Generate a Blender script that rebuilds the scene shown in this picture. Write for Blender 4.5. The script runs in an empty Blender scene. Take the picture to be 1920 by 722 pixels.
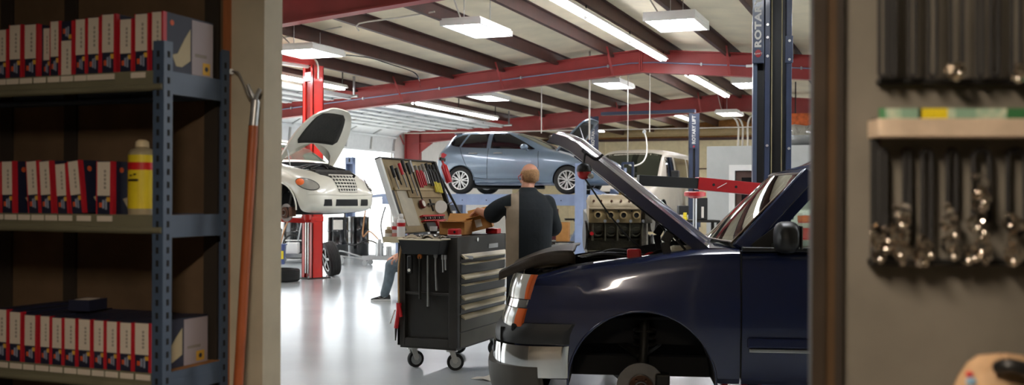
import bpy, bmesh, math, random
from mathutils import Vector as V, Matrix as M4, Euler
from mathutils.bvhtree import BVHTree
random.seed(7)
PI = math.pi
SC = bpy.context.scene
COL = SC.collection
# ------------------------------------------------------------------ camera model
FPX = 1880.0; CH = 1.5; HY = 372.0; YAW = math.radians(21.75); ROLL = math.radians(0.3)
CY, SY = math.cos(YAW), math.sin(YAW)
def W(r, d, z=0.0):
    """right / depth of the viewing direction -> world (x along the frames, y into the building)"""
    return V((r*CY - d*SY, r*SY + d*CY, z))
def pix(x, y, d):
    dx, dy = (x-960.0)/FPX*d, (HY-y)/FPX*d
    r = dx*math.cos(ROLL) - dy*math.sin(ROLL)
    u = dx*math.sin(ROLL) + dy*math.cos(ROLL)
    return W(r, d, CH+u)
def ray(x, y):
    return (pix(x, y, 1.0) - V((0, 0, CH)))
def atZ(x, y, z):
    r = ray(x, y); t = (z-CH)/r.z
    return V((0, 0, CH)) + r*t
def atY(x, y, Y):
    r = ray(x, y); return V((0, 0, CH)) + r*(Y/r.y)
def atX(x, y, X):
    r = ray(x, y); return V((0, 0, CH)) + r*(X/r.x)
# ------------------------------------------------------------------ materials
MATS = {}
def srgb(h):
    h = h.lstrip('#'); c = [int(h[i:i+2], 16)/255 for i in (0, 2, 4)]
    return tuple((x/12.92 if x <= 0.04045 else ((x+0.055)/1.055)**2.4) for x in c) + (1,)
def mat(name, col, rough=0.5, metal=0.0, var=0.12, scale=6.0, bump=0.0, bscale=40.0, coat=0.0, spec=0.5, emit=0.0, trans=0.0, alpha=1.0, dirt=None):
    if name in MATS: return MATS[name]
    m = bpy.data.materials.new(name); m.use_nodes = True
    nt = m.node_tree; N = nt.nodes; L = nt.links
    b = N['Principled BSDF']
    c = srgb(col) if isinstance(col, str) else tuple(col)+(1,)
    b.inputs['Roughness'].default_value = rough
    b.inputs['Metallic'].default_value = metal
    b.inputs['Specular IOR Level'].default_value = spec
    b.inputs['Coat Weight'].default_value = coat
    b.inputs['Coat Roughness'].default_value = 0.05
    b.inputs['Transmission Weight'].default_value = trans
    b.inputs['Alpha'].default_value = alpha
    if emit:
        b.inputs['Emission Color'].default_value = c
        b.inputs['Emission Strength'].default_value = emit
    tc = N.new('ShaderNodeTexCoord')
    if var or dirt:
        nz = N.new('ShaderNodeTexNoise'); nz.inputs['Scale'].default_value = scale; nz.inputs['Detail'].default_value = 5
        L.new(tc.outputs['Object'], nz.inputs['Vector'])
        rp = N.new('ShaderNodeValToRGB')
        rp.color_ramp.elements[0].position = 0.3; rp.color_ramp.elements[1].position = 0.7
        d = srgb(dirt) if dirt else tuple(x*(1-var) for x in c[:3])+(1,)
        rp.color_ramp.elements[0].color = d
        rp.color_ramp.elements[1].color = tuple(min(1, x*(1+var*0.5)) for x in c[:3])+(1,)
        L.new(nz.outputs['Fac'], rp.inputs['Fac']); L.new(rp.outputs['Color'], b.inputs['Base Color'])
    else:
        b.inputs['Base Color'].default_value = c
    if bump:
        n2 = N.new('ShaderNodeTexNoise'); n2.inputs['Scale'].default_value = bscale; n2.inputs['Detail'].default_value = 3
        L.new(tc.outputs['Object'], n2.inputs['Vector'])
        bp = N.new('ShaderNodeBump'); bp.inputs['Strength'].default_value = bump; bp.inputs['Distance'].default_value = 0.02
        L.new(n2.outputs['Fac'], bp.inputs['Height']); L.new(bp.outputs['Normal'], b.inputs['Normal'])
    MATS[name] = m
    return m
# ------------------------------------------------------------------ mesh builder
class MB:
    def __init__(s): s.bm = bmesh.new()
    def _mi(s, faces, m):
        for f in faces: f.material_index = m
    def box(s, lo, hi, m=0, T=None):
        x0, y0, z0 = lo; x1, y1, z1 = hi
        P = [V(p) for p in ((x0,y0,z0),(x1,y0,z0),(x1,y1,z0),(x0,y1,z0),(x0,y0,z1),(x1,y0,z1),(x1,y1,z1),(x0,y1,z1))]
        if T is not None: P = [T @ p for p in P]
        vs = [s.bm.verts.new(p) for p in P]
        fs = [s.bm.faces.new([vs[i] for i in q]) for q in ((0,3,2,1),(4,5,6,7),(0,1,5,4),(1,2,6,5),(2,3,7,6),(3,0,4,7))]
        s._mi(fs, m); return s
    def cbox(s, c, size, m=0, T=None):
        return s.box([c[i]-size[i]/2 for i in range(3)], [c[i]+size[i]/2 for i in range(3)], m, T)
    def bar(s, p0, p1, w, h, m=0, up=(0,0,1)):
        """rectangular bar from p0 to p1; w sideways, h along up"""
        p0, p1 = V(p0), V(p1); d = (p1-p0).normalized(); u = V(up)
        if abs(d.dot(u)) > 0.98: u = V((0,1,0)) if abs(d.y) < 0.9 else V((1,0,0))
        sd = d.cross(u).normalized(); u = sd.cross(d).normalized()
        vs = []
        for p in (p0, p1):
            for a, b in ((-1,-1),(1,-1),(1,1),(-1,1)): vs.append(s.bm.verts.new(p+sd*a*w/2+u*b*h/2))
        fs = [s.bm.faces.new([vs[i] for i in q]) for q in ((0,3,2,1),(4,5,6,7),(0,1,5,4),(1,2,6,5),(2,3,7,6),(3,0,4,7))]
        s._mi(fs, m); bmesh.ops.recalc_face_normals(s.bm, faces=fs); return s
    def loft(s, rings, m=0, closed=True, caps=(True, True)):
        R = [[s.bm.verts.new(V(p)) for p in r] for r in rings]; n = len(R[0]); fs = []
        for a, b in zip(R, R[1:]):
            for i in range(n if closed else n-1):
                j = (i+1) % n
                try: fs.append(s.bm.faces.new((a[i], a[j], b[j], b[i])))
                except ValueError: pass
        if closed:
            for c, r in ((caps[0], R[0][::-1]), (caps[1], R[-1])):
                if c:
                    try: fs.append(s.bm.faces.new(r))
                    except ValueError: pass
        s._mi(fs, m); bmesh.ops.recalc_face_normals(s.bm, faces=fs); return s
    def cyl(s, p0, p1, r0, r1=None, n=16, m=0, caps=True):
        p0, p1 = V(p0), V(p1); r1 = r0 if r1 is None else r1
        d = (p1-p0).normalized(); u = V((0,0,1)) if abs(d.z) < 0.9 else V((1,0,0))
        a = d.cross(u).normalized(); b = d.cross(a)
        ring = lambda p, r: [p+(a*math.cos(2*PI*i/n)+b*math.sin(2*PI*i/n))*r for i in range(n)]
        return s.loft([ring(p0, r0), ring(p1, r1)], m, caps=(caps, caps))
    def lathe(s, prof, o=(0,0,0), axis=(0,0,1), n=24, m=0, close=False):
        """prof: (radius, height) pairs along axis"""
        o = V(o); d = V(axis).normalized(); u = V((0,0,1)) if abs(d.z) < 0.9 else V((1,0,0))
        a = d.cross(u).normalized(); b = d.cross(a)
        pr = list(prof)+([prof[0]] if close else [])
        rings = [[o+d*h+(a*math.cos(2*PI*i/n)+b*math.sin(2*PI*i/n))*max(r, 1e-4) for i in range(n)] for r, h in pr]
        return s.loft(rings, m, caps=(not close, not close))
    def tube(s, pts, r, n=8, m=0, smooth=0, caps=True):
        pts = [V(p) for p in pts]
        if smooth: pts = cat(pts, smooth)
        rs = r if isinstance(r, (list, tuple)) else [r]*len(pts)
        rings = []; prev = None
        for i, p in enumerate(pts):
            d = (pts[min(i+1, len(pts)-1)]-pts[max(i-1, 0)]).normalized()
            if prev is None:
                u = V((0,0,1)) if abs(d.z) < 0.9 else V((1,0,0)); a = d.cross(u).normalized()
            else: a = (prev-d*prev.dot(d)).normalized()
            prev = a; b = d.cross(a)
            rr = rs[min(i, len(rs)-1)]
            rings.append([p+(a*math.cos(2*PI*k/n)+b*math.sin(2*PI*k/n))*rr for k in range(n)])
        return s.loft(rings, m, caps=(caps, caps))
    def torus(s, c, axis, R, r, n=28, k=10, m=0, sx=1.0):
        pr = [(R+r*math.cos(2*PI*i/k), r*sx*math.sin(2*PI*i/k)) for i in range(k)]
        return s.lathe(pr, c, axis, n, m, close=True)
    def ball(s, c, rad, n=16, m=0, T=None):
        rad = (rad,)*3 if not isinstance(rad, (tuple, list)) else rad
        k = n//2; c = V(c); rings = []
        for i in range(k+1):
            t = PI*i/k; rr = max(math.sin(t), 0.01)
            ring = [V((rad[0]*rr*math.cos(2*PI*j/n), rad[1]*rr*math.sin(2*PI*j/n), -rad[2]*math.cos(t))) for j in range(n)]
            rings.append([c+(T @ p if T is not None else p) for p in ring])
        return s.loft(rings, m)
    def prism(s, poly, o, ax, ay, depth, m=0):
        """2-D polygon in the plane (ax, ay) at o, extruded along ax x ay by depth"""
        o, ax, ay = V(o), V(ax).normalized(), V(ay).normalized(); n = ax.cross(ay)
        a = [s.bm.verts.new(o+ax*x+ay*y) for x, y in poly]; b = [s.bm.verts.new(o+ax*x+ay*y+n*depth) for x, y in poly]
        fs = [s.bm.faces.new(a[::-1]), s.bm.faces.new(b)]
        for i in range(len(a)): fs.append(s.bm.faces.new((a[i], a[(i+1) % len(a)], b[(i+1) % len(a)], b[i])))
        s._mi(fs, m); bmesh.ops.recalc_face_normals(s.bm, faces=fs); return s
    def fill(s, outline, mapf, step=0.1, m=0):
        """2-D outline filled with a fine triangle grid, every point placed by mapf(x, y)"""
        t = bmesh.new(); vs = [t.verts.new((x, y, 0)) for x, y in outline]; f = t.faces.new(vs)
        bmesh.ops.triangulate(t, faces=[f])
        for ax in (0, 1):
            lo = min(p[ax] for p in outline); hi = max(p[ax] for p in outline); n = int((hi-lo)/step)
            for i in range(1, n+1):
                co = [0, 0, 0]; co[ax] = lo+(hi-lo)*i/(n+1); no = [0, 0, 0]; no[ax] = 1
                bmesh.ops.bisect_plane(t, geom=t.verts[:]+t.edges[:]+t.faces[:], plane_co=co, plane_no=no, dist=1e-5)
        mp = {v: s.bm.verts.new(V(mapf(v.co.x, v.co.y))) for v in t.verts}
        fs = [s.bm.faces.new([mp[v] for v in f.verts]) for f in t.faces]
        s._mi(fs, m); t.free(); return s
    def xf(s, T):
        bmesh.ops.transform(s.bm, matrix=T, verts=s.bm.verts[:]); return s
    def build(s, name, mats, parent=None, smooth=None, bevel=0, seg=2, thick=0, sub=0, world=False, weld=False):
        if weld: bmesh.ops.remove_doubles(s.bm, verts=s.bm.verts[:], dist=1e-5)
        me = bpy.data.meshes.new(name); s.bm.to_mesh(me); s.bm.free()
        o = bpy.data.objects.new(name, me)
        for mm in (mats if isinstance(mats, (list, tuple)) else [mats]): me.materials.append(mm)
        COL.objects.link(o)
        if parent is not None:
            o.parent = parent
            if world:
                T = MW(parent).inverted(); me.transform(T)
        if thick:
            md = o.modifiers.new('t', 'SOLIDIFY'); md.thickness = thick; md.offset = 0
        if bevel:
            md = o.modifiers.new('b', 'BEVEL'); md.width = bevel; md.segments = seg; md.limit_method = 'ANGLE'; md.angle_limit = math.radians(40)
        if sub:
            md = o.modifiers.new('s', 'SUBSURF'); md.levels = sub; md.render_levels = sub
        if smooth is not None:
            sm(me, smooth)
        return o
def sm(me, ang=40):
    for p in me.polygons: p.use_smooth = True
    if ang < 180: me.set_sharp_from_angle(angle=math.radians(ang))
MWD = {}
def MW(o):
    if o.name in MWD: return MWD[o.name]
    return MW(o.parent) @ o.matrix_basis if o.parent else o.matrix_basis.copy()
def tag(o, label, cat_, group=None):
    o['label'] = label; o['category'] = cat_
    if group: o['group'] = group
    return o
def thing(name, label, cat_, loc=(0,0,0), rz=0.0, group=None, rot=None):
    o = bpy.data.objects.new(name, None); COL.objects.link(o); o.empty_display_size = 0.05
    o.location = loc
    e = Euler(rot if rot else (0, 0, rz)); o.rotation_euler = e
    MWD[o.name] = M4.Translation(V(loc)) @ e.to_matrix().to_4x4()
    return tag(o, label, cat_, group)
def struct(o):
    o['kind'] = 'structure'; return o
def apply_mods(o):
    dg = bpy.context.evaluated_depsgraph_get(); dg.update()
    me = bpy.data.meshes.new_from_object(o.evaluated_get(dg)); old = o.data
    o.modifiers.clear(); o.data = me; return o
def cut(o, mb):
    """subtract the builder's solid from o (in o's own coordinates)"""
    me = bpy.data.meshes.new('cutter'); bmesh.ops.recalc_face_normals(mb.bm, faces=mb.bm.faces[:]); mb.bm.to_mesh(me); mb.bm.free()
    c = bpy.data.objects.new('cutter', me); COL.objects.link(c)
    c.parent = o.parent
    md = o.modifiers.new('cut', 'BOOLEAN'); md.operation = 'DIFFERENCE'; md.object = c; md.solver = 'EXACT'
    apply_mods(o); bpy.data.objects.remove(c); return o
def bvh(o):
    return BVHTree.FromPolygons([v.co.copy() for v in o.data.vertices], [tuple(p.vertices) for p in o.data.polygons])
def dup(root, loc=None, rz=None, label=None, group=None):
    r = root.copy(); COL.objects.link(r)
    if loc is not None: r.location = loc
    if rz is not None: r.rotation_euler = (0, 0, rz)
    if label: r['label'] = label
    if group: r['group'] = group
    MWD[r.name] = M4.Translation(V(r.location)) @ r.rotation_euler.to_matrix().to_4x4()
    for ch in list(root.children):
        c = ch.copy(); COL.objects.link(c); c.parent = r
        for g in ch.children:
            d = g.copy(); COL.objects.link(d); d.parent = c
    return r
def cat(pts, n=6, closed=False):
    """Catmull-Rom through the points"""
    pts = [V(p) for p in pts]; out = []; N = len(pts)
    for i in range(N if closed else N-1):
        g = (lambda k: pts[k % N]) if closed else (lambda k: pts[max(0, min(N-1, k))])
        p0, p1, p2, p3 = g(i-1), g(i), g(i+1), g(i+2)
        for j in range(n):
            t = j/n
            out.append(0.5*((2*p1)+(p2-p0)*t+(2*p0-5*p1+4*p2-p3)*t*t+(3*p1-p0-3*p2+p3)*t**3))
    if not closed: out.append(pts[-1])
    return out
def lerp(a, b, t): return a+(b-a)*t
def interp(tab, x):
    if x <= tab[0][0]: return tab[0][1]
    for (x0, y0), (x1, y1) in zip(tab, tab[1:]):
        if x <= x1: return y0+(y1-y0)*(x-x0)/(x1-x0)
    return tab[-1][1]
def text_mesh(name, body, size, m, parent, T, ext=0.002, spacing=1.0, bold=0.0):
    """lettering as thin solid letters; T places its plane"""
    cu = bpy.data.curves.new(name, 'FONT'); cu.body = body; cu.size = size; cu.extrude = ext; cu.space_character = spacing; cu.offset = bold
    cu.align_x = 'CENTER'; cu.align_y = 'CENTER'; cu.resolution_u = 3
    t = bpy.data.objects.new(name, cu); COL.objects.link(t)
    dg = bpy.context.evaluated_depsgraph_get(); dg.update()
    me = bpy.data.meshes.new_from_object(t.evaluated_get(dg)); bpy.data.objects.remove(t)
    me.transform(T); me.materials.clear(); me.materials.append(m)
    o = bpy.data.objects.new(name, me); COL.objects.link(o); o.parent = parent
    return o
# ------------------------------------------------------------------ palette
m_floor = mat('epoxy_floor', '#bcc1c3', 0.2, var=0.10, scale=0.9, bump=0.02, bscale=3, spec=0.6)
m_parts_floor = mat('parts_floor', '#6b665e', 0.6, scale=2)
m_insul = mat('insulation', '#ebdfc3', 0.75, var=0.14, scale=1.5, bump=0.25, bscale=5)
m_red = mat('red_steel', '#933534', 0.45, var=0.16, scale=3)
m_purl = mat('purlin_steel', '#41211a', 0.55, var=0.3, scale=4)
m_redlift = mat('lift_red', '#c8281f', 0.28, var=0.1, scale=3, coat=0.3)
m_darkred = mat('lift_dark_red', '#7a1a16', 0.35)
m_white = mat('white_paint', '#e6e6e2', 0.45, var=0.05)
m_doorpan = mat('garage_door_white', '#e4e6e6', 0.4, var=0.06)
m_grey = mat('grey_paint', '#8d8a80', 0.6, var=0.1)
m_galv = mat('galvanised', '#b4b6b6', 0.38, 0.75, var=0.12)
m_steel = mat('steel', '#9a9a98', 0.28, 0.9, var=0.15)
m_chrome = mat('chrome', '#d9d9d6', 0.08, 1.0, var=0.02)
m_black = mat('black_plastic', '#141413', 0.45, var=0.1)
m_blackgloss = mat('black_gloss', '#0e0e0f', 0.2, var=0.05, coat=0.4)
m_rubber = mat('rubber', '#1c1b1a', 0.75, var=0.2, bump=0.1, bscale=60)
m_dark = mat('dark_metal', '#26241f', 0.5, 0.4, var=0.25)
m_blue = mat('lift_blue', '#36415a', 0.32, var=0.1, coat=0.2)
m_rackblue = mat('rack_blue', '#43546b', 0.45, var=0.12)
m_liftgrey = mat('runway_blue', '#8797b6', 0.4, var=0.1)
m_brown = mat('brown_panel', '#64503b', 0.7, var=0.3, scale=5)
m_jamb = mat('jamb_beige', '#bdb49e', 0.7, var=0.12)
m_wood = mat('wood', '#cdb8a0', 0.6, var=0.3, scale=9)
m_tube = mat('lit_tube', '#fbfaff', 0.4, var=0, emit=30.0)
m_diff = mat('lit_diffuser', '#f8faff', 0.4, var=0, emit=18.0)
m_cord = mat('pale_cord', '#cfcac0', 0.6)
m_card = mat('cardboard', '#b67f42', 0.75, var=0.15)
m_paper = mat('paper', '#e2ddd2', 0.7, var=0.05)
m_yel = mat('yellow', '#d8c21f', 0.5)
m_redp = mat('red_plastic', '#bf1f24', 0.35)
m_tan = mat('tan_wall', '#d6c8a2', 0.75, var=0.1, bump=0.1, bscale=8)
m_office = mat('office_wall', '#b4b7b4', 0.6, var=0.05)
# ------------------------------------------------------------------ shell
RX, RZ, SL = -5.3, 4.4, 1/12.0          # ridge line, middle of the rafters at the ridge, roof pitch
LX, RXW, BY = -15.95, 5.3, 40.0
D = (11.9, 20.6, 30.1)
WY0, WY1 = 3.53, 3.66                    # wall between the parts room and the shop
def roofz(x, off=0.44): return RZ+off-SL*abs(x-RX)
def slab(name, lo, hi, m): return struct(MB().box(lo, hi).build(name, m))
slab('floor', (LX-0.1, WY1, -0.2), (RXW+0.1, BY+0.1, 0), m_floor)
slab('floor_parts_room', (-5.4, -3.2, -0.2), (2.6, WY1, 0), m_parts_floor)
mb = MB()
for xa, xb in ((LX-0.2, RX), (RX, RXW+0.2)):
    n = 16; ys = [WY1-0.1+(BY+0.3-WY1)*i/60 for i in range(61)]
    za, zb = roofz(xa), roofz(xb)
    a = [mb.bm.verts.new((xa, y, za)) for y in ys]; b = [mb.bm.verts.new((xb, y, zb)) for y in ys]
    for i in range(60): mb.bm.faces.new((a[i], a[i+1], b[i+1], b[i]))
struct(mb.build('ceiling', m_insul, thick=0.12, weld=True))
# left wall with three bays of overhead doors
def wall_left():
    mb = MB(); x0, x1 = LX-0.18, LX; zt = 4.05
    bays = [(4.6, 11.2), (12.6, 19.8), (21.5, 29.2)]
    y = WY1-0.1
    for a, b in bays+[(BY, BY)]:
        mb.box((x0, y, 0), (x1, a, zt)); y = b
        if b > a: mb.box((x0, a, 3.66), (x1, b, zt))
    return struct(mb.build('wall_left', m_white))
wall_left()
mb = MB(); mb.box((RXW, WY1-0.1, 0), (RXW+0.18, 8.8, 4.1)); mb.box((RXW, 17.2, 0), (RXW+0.18, 27.0, 4.1)); mb.box((RXW, 8.8, 3.6), (RXW+0.18, 17.2, 4.1)); mb.box((RXW, 27.0, 3.6), (RXW+0.18, 38.0, 4.1)); mb.box((RXW, 38.0, 0), (RXW+0.18, BY, 4.1)); struct(mb.build('wall_right', m_tan))
slab('ground_exterior_right', (RXW+0.18, -10, -0.25), (RXW+30, 60, -0.02), mat('sunlit_concrete', '#d8d6d0', 0.8, var=0.08, scale=0.4))
mb = MB(); mb.box((LX-0.18, BY, 0), (RXW+0.18, BY+0.18, 3.92)); mb.box((LX-0.18, BY, 3.92), (RXW+0.18, BY+0.18, 5.2), 1)
for k in range(14):
    mb.box((LX+1+k*1.55, BY-0.03, 0), (LX+1.06+k*1.55, BY, 3.9))
m_osb = mat('osb_sheet', '#a8743a', 0.8, var=0.35, scale=9)
struct(mb.build('wall_back', [m_tan, m_osb]))
slab('trim_1', (LX, BY-0.12, 3.86), (RXW, BY-0.002, 3.96), m_purl)
slab('trim_2', (LX, BY-0.08, 2.7), (RXW, BY-0.002, 2.74), m_purl)
t = thing('wall_girt', 'tan horizontal barrel running along the top of the tan back wall', 'barrel', (-4, BY-0.3, 3.98))
MB().cyl((-8.5, 0, 0.2), (5.5, 0, 0.2), 0.17, n=16).build('barrel', mat('barrel_tan', '#9d8862', 0.6), t, smooth=50)
# wall to the parts room, opening between x=-2.51 and x=-0.29
DX0, DX1 = atY(494, 361, WY0).x, -0.25
mb = MB(); mb.box((LX, WY0, 0), (DX0, WY1, 4.6)); mb.box((DX1, WY0, 0), (RXW, WY1, 4.6)); mb.box((DX0, WY0, 2.75), (DX1, WY1, 4.9))
struct(mb.build('wall_front', m_jamb))
mb = MB(); mb.box((LX, WY1, 0), (DX0-0.02, WY1+0.02, 4.0)); mb.box((DX1+0.02, WY1, 0), (RXW, WY1+0.02, 4.0)); struct(mb.build('wall_front_dimmer', mat('dimmer_dark', '#3d362d', 0.8, var=0.2)))  # unseen dark sheet added to dim the wall's reflection in the pickup door
slab('wall_parts_room_back', (-5.4, -3.3, 0), (2.6, -3.2, 2.9), m_grey)
slab('wall_parts_room_left', (-5.5, -3.3, 0), (-5.4, WY0, 2.9), m_brown)
slab('wall_parts_room_right', (2.6, -3.3, 0), (2.7, WY0, 2.9), m_grey)
slab('ceiling_parts_room', (-5.5, -3.3, 2.9), (2.7, WY0, 3.0), m_grey)
# brown sheet behind the shelving, with darker battens
mb = MB(); xe = atY(421, 100, WY0-0.03).x
mb.box((-5.4, WY0-0.03, 0), (xe, WY0, 2.9))
for bx in (10, 130, 395):
    c = atY(bx, 50, WY0-0.05).x; mb.box((c-0.035, WY0-0.045, 0), (c+0.035, WY0-0.03, 2.9), 1)
mb.box((xe-0.004, WY0-0.036, 0), (xe+0.012, WY0, 2.9), 2)
struct(mb.build('trim_3', [m_brown, mat('batten', '#2c251e', 0.7), mat('edge_orange', '#a3623a', 0.6)]))
# exterior
ext = mat('sunlit_concrete', '#d8d6d0', 0.8, var=0.08, scale=0.4)
slab('ground_exterior', (LX-45, -20, -0.25), (LX-0.1, 70, -0.02), ext)
slab('wall_exterior', (LX-26, -10, -0.02), (LX-25.6, 70, 5.0), mat('pale_building', '#d9dad6', 0.8, var=0.05, scale=0.6))
# ------------------------------------------------------------------ rafters
def ibeam(mb, p0, p1, depth, fl=0.2, web=0.02):
    """sloping I section from p0 to p1 (its middle line)"""
    p0, p1 = V(p0), V(p1); u = V((0, 0, 1))
    mb.bar(p0, p1, web, depth); mb.bar(p0+u*depth/2, p1+u*depth/2, fl, 0.022); mb.bar(p0-u*depth/2, p1-u*depth/2, fl, 0.022)
PX = [RX-0.6-1.25*k for k in range(9)][::-1]+[RX+0.6+1.25*k for k in range(9)]
where = ('nearest the doorway', 'in the middle of the hall, carrying a blue pipe', 'farthest down the hall, over the silver car')
for k, y in enumerate(D):
    t = thing('steel_rafter', 'red steel gable rafter '+where[k], 'rafter', (RX, y, 0), group='red rafters of the hall')
    for sgn, xe_ in ((-1, LX+0.35), (1, RXW-0.35)):
        mb = MB(); ibeam(mb, (RX, y, RZ), (xe_, y, RZ-SL*abs(xe_-RX)), 0.46)
        mb.bar((RX+sgn*0.02, y, RZ-0.24), (RX+sgn*0.02, y, RZ+0.24), 0.03, 0.2, up=(0, 1, 0))
        mb.build('beam', m_red, t, world=True)
        zc = RZ-SL*abs(xe_-RX)
        mb = MB()
        for f in (-0.26, 0.26): mb.box((xe_+f-0.012, y-0.1, 0), (xe_+f+0.012, y+0.1, zc+0.23))
        mb.box((xe_-0.26, y-0.012, 0), (xe_+0.26, y+0.012, zc+0.23))
        mb.prism([(0, 0), (0.5, 0), (0, -0.35)] if sgn < 0 else [(0, 0), (-0.5, 0), (0, -0.35)], (xe_-sgn*0.26, y-0.012, zc-0.2), (1, 0, 0), (0, 0, 1), 0.024)
        mb.build('column', m_red, t, world=True)
    for i in range(0, len(PX), 2):                           # flange braces up to the purlins
        x = PX[i]; z = RZ-SL*abs(x-RX)
        MB().bar((x, y-0.1, z-0.22), (x+0.02, y-0.62, z+0.3), 0.045, 0.012).build('flange_brace', m_red, t, world=True)
# purlins: Z sections running into the depth of the hall
for i, x in enumerate(PX):
    if not (LX+0.1 < x < RXW-0.1): continue
    z = roofz(x)-0.06; side = -1 if x < RX else 1
    mb = MB()
    mb.box((x-0.006, WY1, z-0.22), (x+0.006, BY, z)); mb.box((x, WY1, z-0.012), (x+0.07, BY, z)); mb.box((x-0.075, WY1, z-0.22), (x, BY, z-0.208))
    mb.box((x-0.075, WY1, z-0.22), (x-0.068, BY, z-0.195), 1)
    o = struct(mb.build('purlin', [m_purl, m_red]))
    k = int(round((abs(x-RX)-0.6)/1.25))+1
    nth = {1: 'first', 2: 'second', 3: 'third', 4: 'fourth', 5: 'fifth', 6: 'sixth', 7: 'seventh', 8: 'eighth', 9: 'ninth'}[k]
    tag(o, 'dark red roof purlin, %s from the ridge on the %s slope' % (nth, 'garage door' if x < RX else 'office'), 'purlin', 'roof purlins')
# pipe clipped along the second rafter
y = D[1]-0.03; mb = MB(); pts = []
for k in range(41):
    x = LX+1+(RXW-LX-1.4)*k/40; pts.append((x, y-0.02, RZ-SL*abs(x-RX)-0.02))
mb.tube(pts, 0.014, 6); mb2 = MB()
tp = thing('conduit_pipe', 'blue grey pipe clipped along the middle red rafter', 'pipe', (RX, y, RZ))
mb.build('pipe', mat('pipe_blue', '#7f89a6', 0.35, 0.3), tp, world=True, smooth=60)
for k in range(2, 40, 4):
    p = V(pts[k]); MB().cbox(p, (0.03, 0.05, 0.06)).build('pipe_clip', m_galv, tp, world=True)
p = V(pts[24]); MB().cbox(p+V((0, -0.02, 0)), (0.16, 0.06, 0.05)).build('junction_box', m_white, tp, world=True)
# ------------------------------------------------------------------ overhead doors at the left
def overhead_door(y0, y1, zb, label):
    t = thing('overhead_door', label, 'garage door', (LX, (y0+y1)/2, 0), group='overhead doors of the bays')
    zt = 3.72; r = 0.45
    path = [(LX+0.12, zb), (LX+0.12, zt-r)]+[(LX+0.12+r-r*math.cos(a), zt-r+r*math.sin(a)) for a in (0.5, 1.05, PI/2)]+[(LX+4.3, zt+0.08)]
    # sections along the path
    def at(s):
        for (a, b) in zip(path, path[1:]):
            l = math.hypot(b[0]-a[0], b[1]-a[1])
            if s <= l: return V((a[0]+(b[0]-a[0])*s/l, 0, a[1]+(b[1]-a[1])*s/l))
            s -= l
        return V((path[-1][0], 0, path[-1][1]))
    tot = sum(math.hypot(b[0]-a[0], b[1]-a[1]) for a, b in zip(path, path[1:])); s = 0.0; k = 0
    while s < tot-0.3:
        e = min(s+0.56, tot); a, b = at(s+0.012), at(e-0.012); mb = MB()
        n = (b-a).normalized(); up = V((-n.z, 0, n.x))
        mb.bar(a+V((0, (y0+y1)/2, 0)), b+V((0, (y0+y1)/2, 0)), y1-y0, 0.045, up=up)
        inn = -up*0.05 if up.x < 0 or up.z > 0 else up*0.05
        for q in (0.08, 0.92):                                # stiffening rails across each section
            c = a.lerp(b, q); mb.bar(c+inn+V((0, y0, 0)), c+inn+V((0, y1, 0)), 0.05, 0.06, up=n)
        sec = mb.build('door_section', m_doorpan, t, world=True)
        mb = MB()
        for j in range(6):
            yy = y0+0.06+(y1-y0-0.12)*j/5; mb.bar(a+inn*0.7+V((0, yy, 0)), b+inn*0.7+V((0, yy, 0)), 0.07, 0.03, up=up)
        mb.build('stile', m_galv, sec, world=True)
        s = e; k += 1
    for yy in (y0-0.06, y1+0.06):
        pts = [V((x, yy, z)) for x, z in [(LX+0.12, 0.02)]+path]
        mb = MB(); mb.tube(pts, 0.035, 6); mb.bar(V((LX+4.2, yy, zt+0.1)), V((LX+4.2, yy, roofz(LX+4.2)-0.05)), 0.04, 0.04); mb.build('track', m_galv, t, world=True)
    MB().cyl((LX+0.35, y0, 3.8), (LX+0.35, y1, 3.8), 0.05, n=10).build('spring_shaft', m_steel, t, world=True)
overhead_door(12.7, 19.7, 3.1, 'white overhead garage door rolled open, near the red lift post')
overhead_door(21.6, 29.1, 2.95, 'white overhead garage door rolled open beside the far red column')
# ------------------------------------------------------------------ camera, world, sun
cam = bpy.data.cameras.new('camera'); co = bpy.data.objects.new('camera', cam); COL.objects.link(co)
cam.sensor_width = 36; cam.lens = 36*FPX/1920; cam.shift_y = (HY-361)/1920; cam.clip_end = 300
fw = W(0, 1, 0); rt = W(math.cos(ROLL), 0, math.sin(ROLL)); rt = V((CY*math.cos(ROLL), SY*math.cos(ROLL), math.sin(ROLL))); up = rt.cross(fw)
R3 = M4((rt, up, -fw)).transposed().to_4x4()
co.matrix_world = M4.Translation((0, 0, CH)) @ R3
cam.dof.use_dof = True; cam.dof.focus_distance = 9.5; cam.dof.aperture_fstop = 2.4
SC.camera = co
wd = bpy.data.worlds.new('sky'); SC.world = wd; wd.use_nodes = True
nt = wd.node_tree; sky = nt.nodes.new('ShaderNodeTexSky'); sky.sky_type = 'HOSEK_WILKIE'; sky.turbidity = 6
sky.sun_direction = V((-0.5, -0.5, 0.75)).normalized()
mx = nt.nodes.new('ShaderNodeMix'); mx.data_type = 'RGBA'; mx.inputs[0].default_value = 0.65
nt.links.new(sky.outputs['Color'], mx.inputs[6]); mx.inputs[7].default_value = (0.94, 0.98, 1.0, 1)
bg = nt.nodes['Background']; nt.links.new(mx.outputs[2], bg.inputs['Color']); bg.inputs['Strength'].default_value = 3.6
sl = bpy.data.lights.new('sun', 'SUN'); sl.energy = 3.5; sl.angle = 0.02; sl.color = (1, 0.95, 0.86)
so = bpy.data.objects.new('sun', sl); COL.objects.link(so); so.location = (-30, 5, 30)
so.rotation_euler = V((0.45, 0.62, -0.65)).to_track_quat('-Z', 'Y').to_euler()
SC.view_settings.view_transform = 'Standard'; SC.view_settings.look = 'None'; SC.view_settings.gamma = 1; SC.view_settings.exposure = 0.75
SC.view_settings.use_curve_mapping = False
SC.cycles.use_denoising = True; SC.cycles.max_bounces = 8; SC.cycles.sample_clamp_indirect = 6.0
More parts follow.
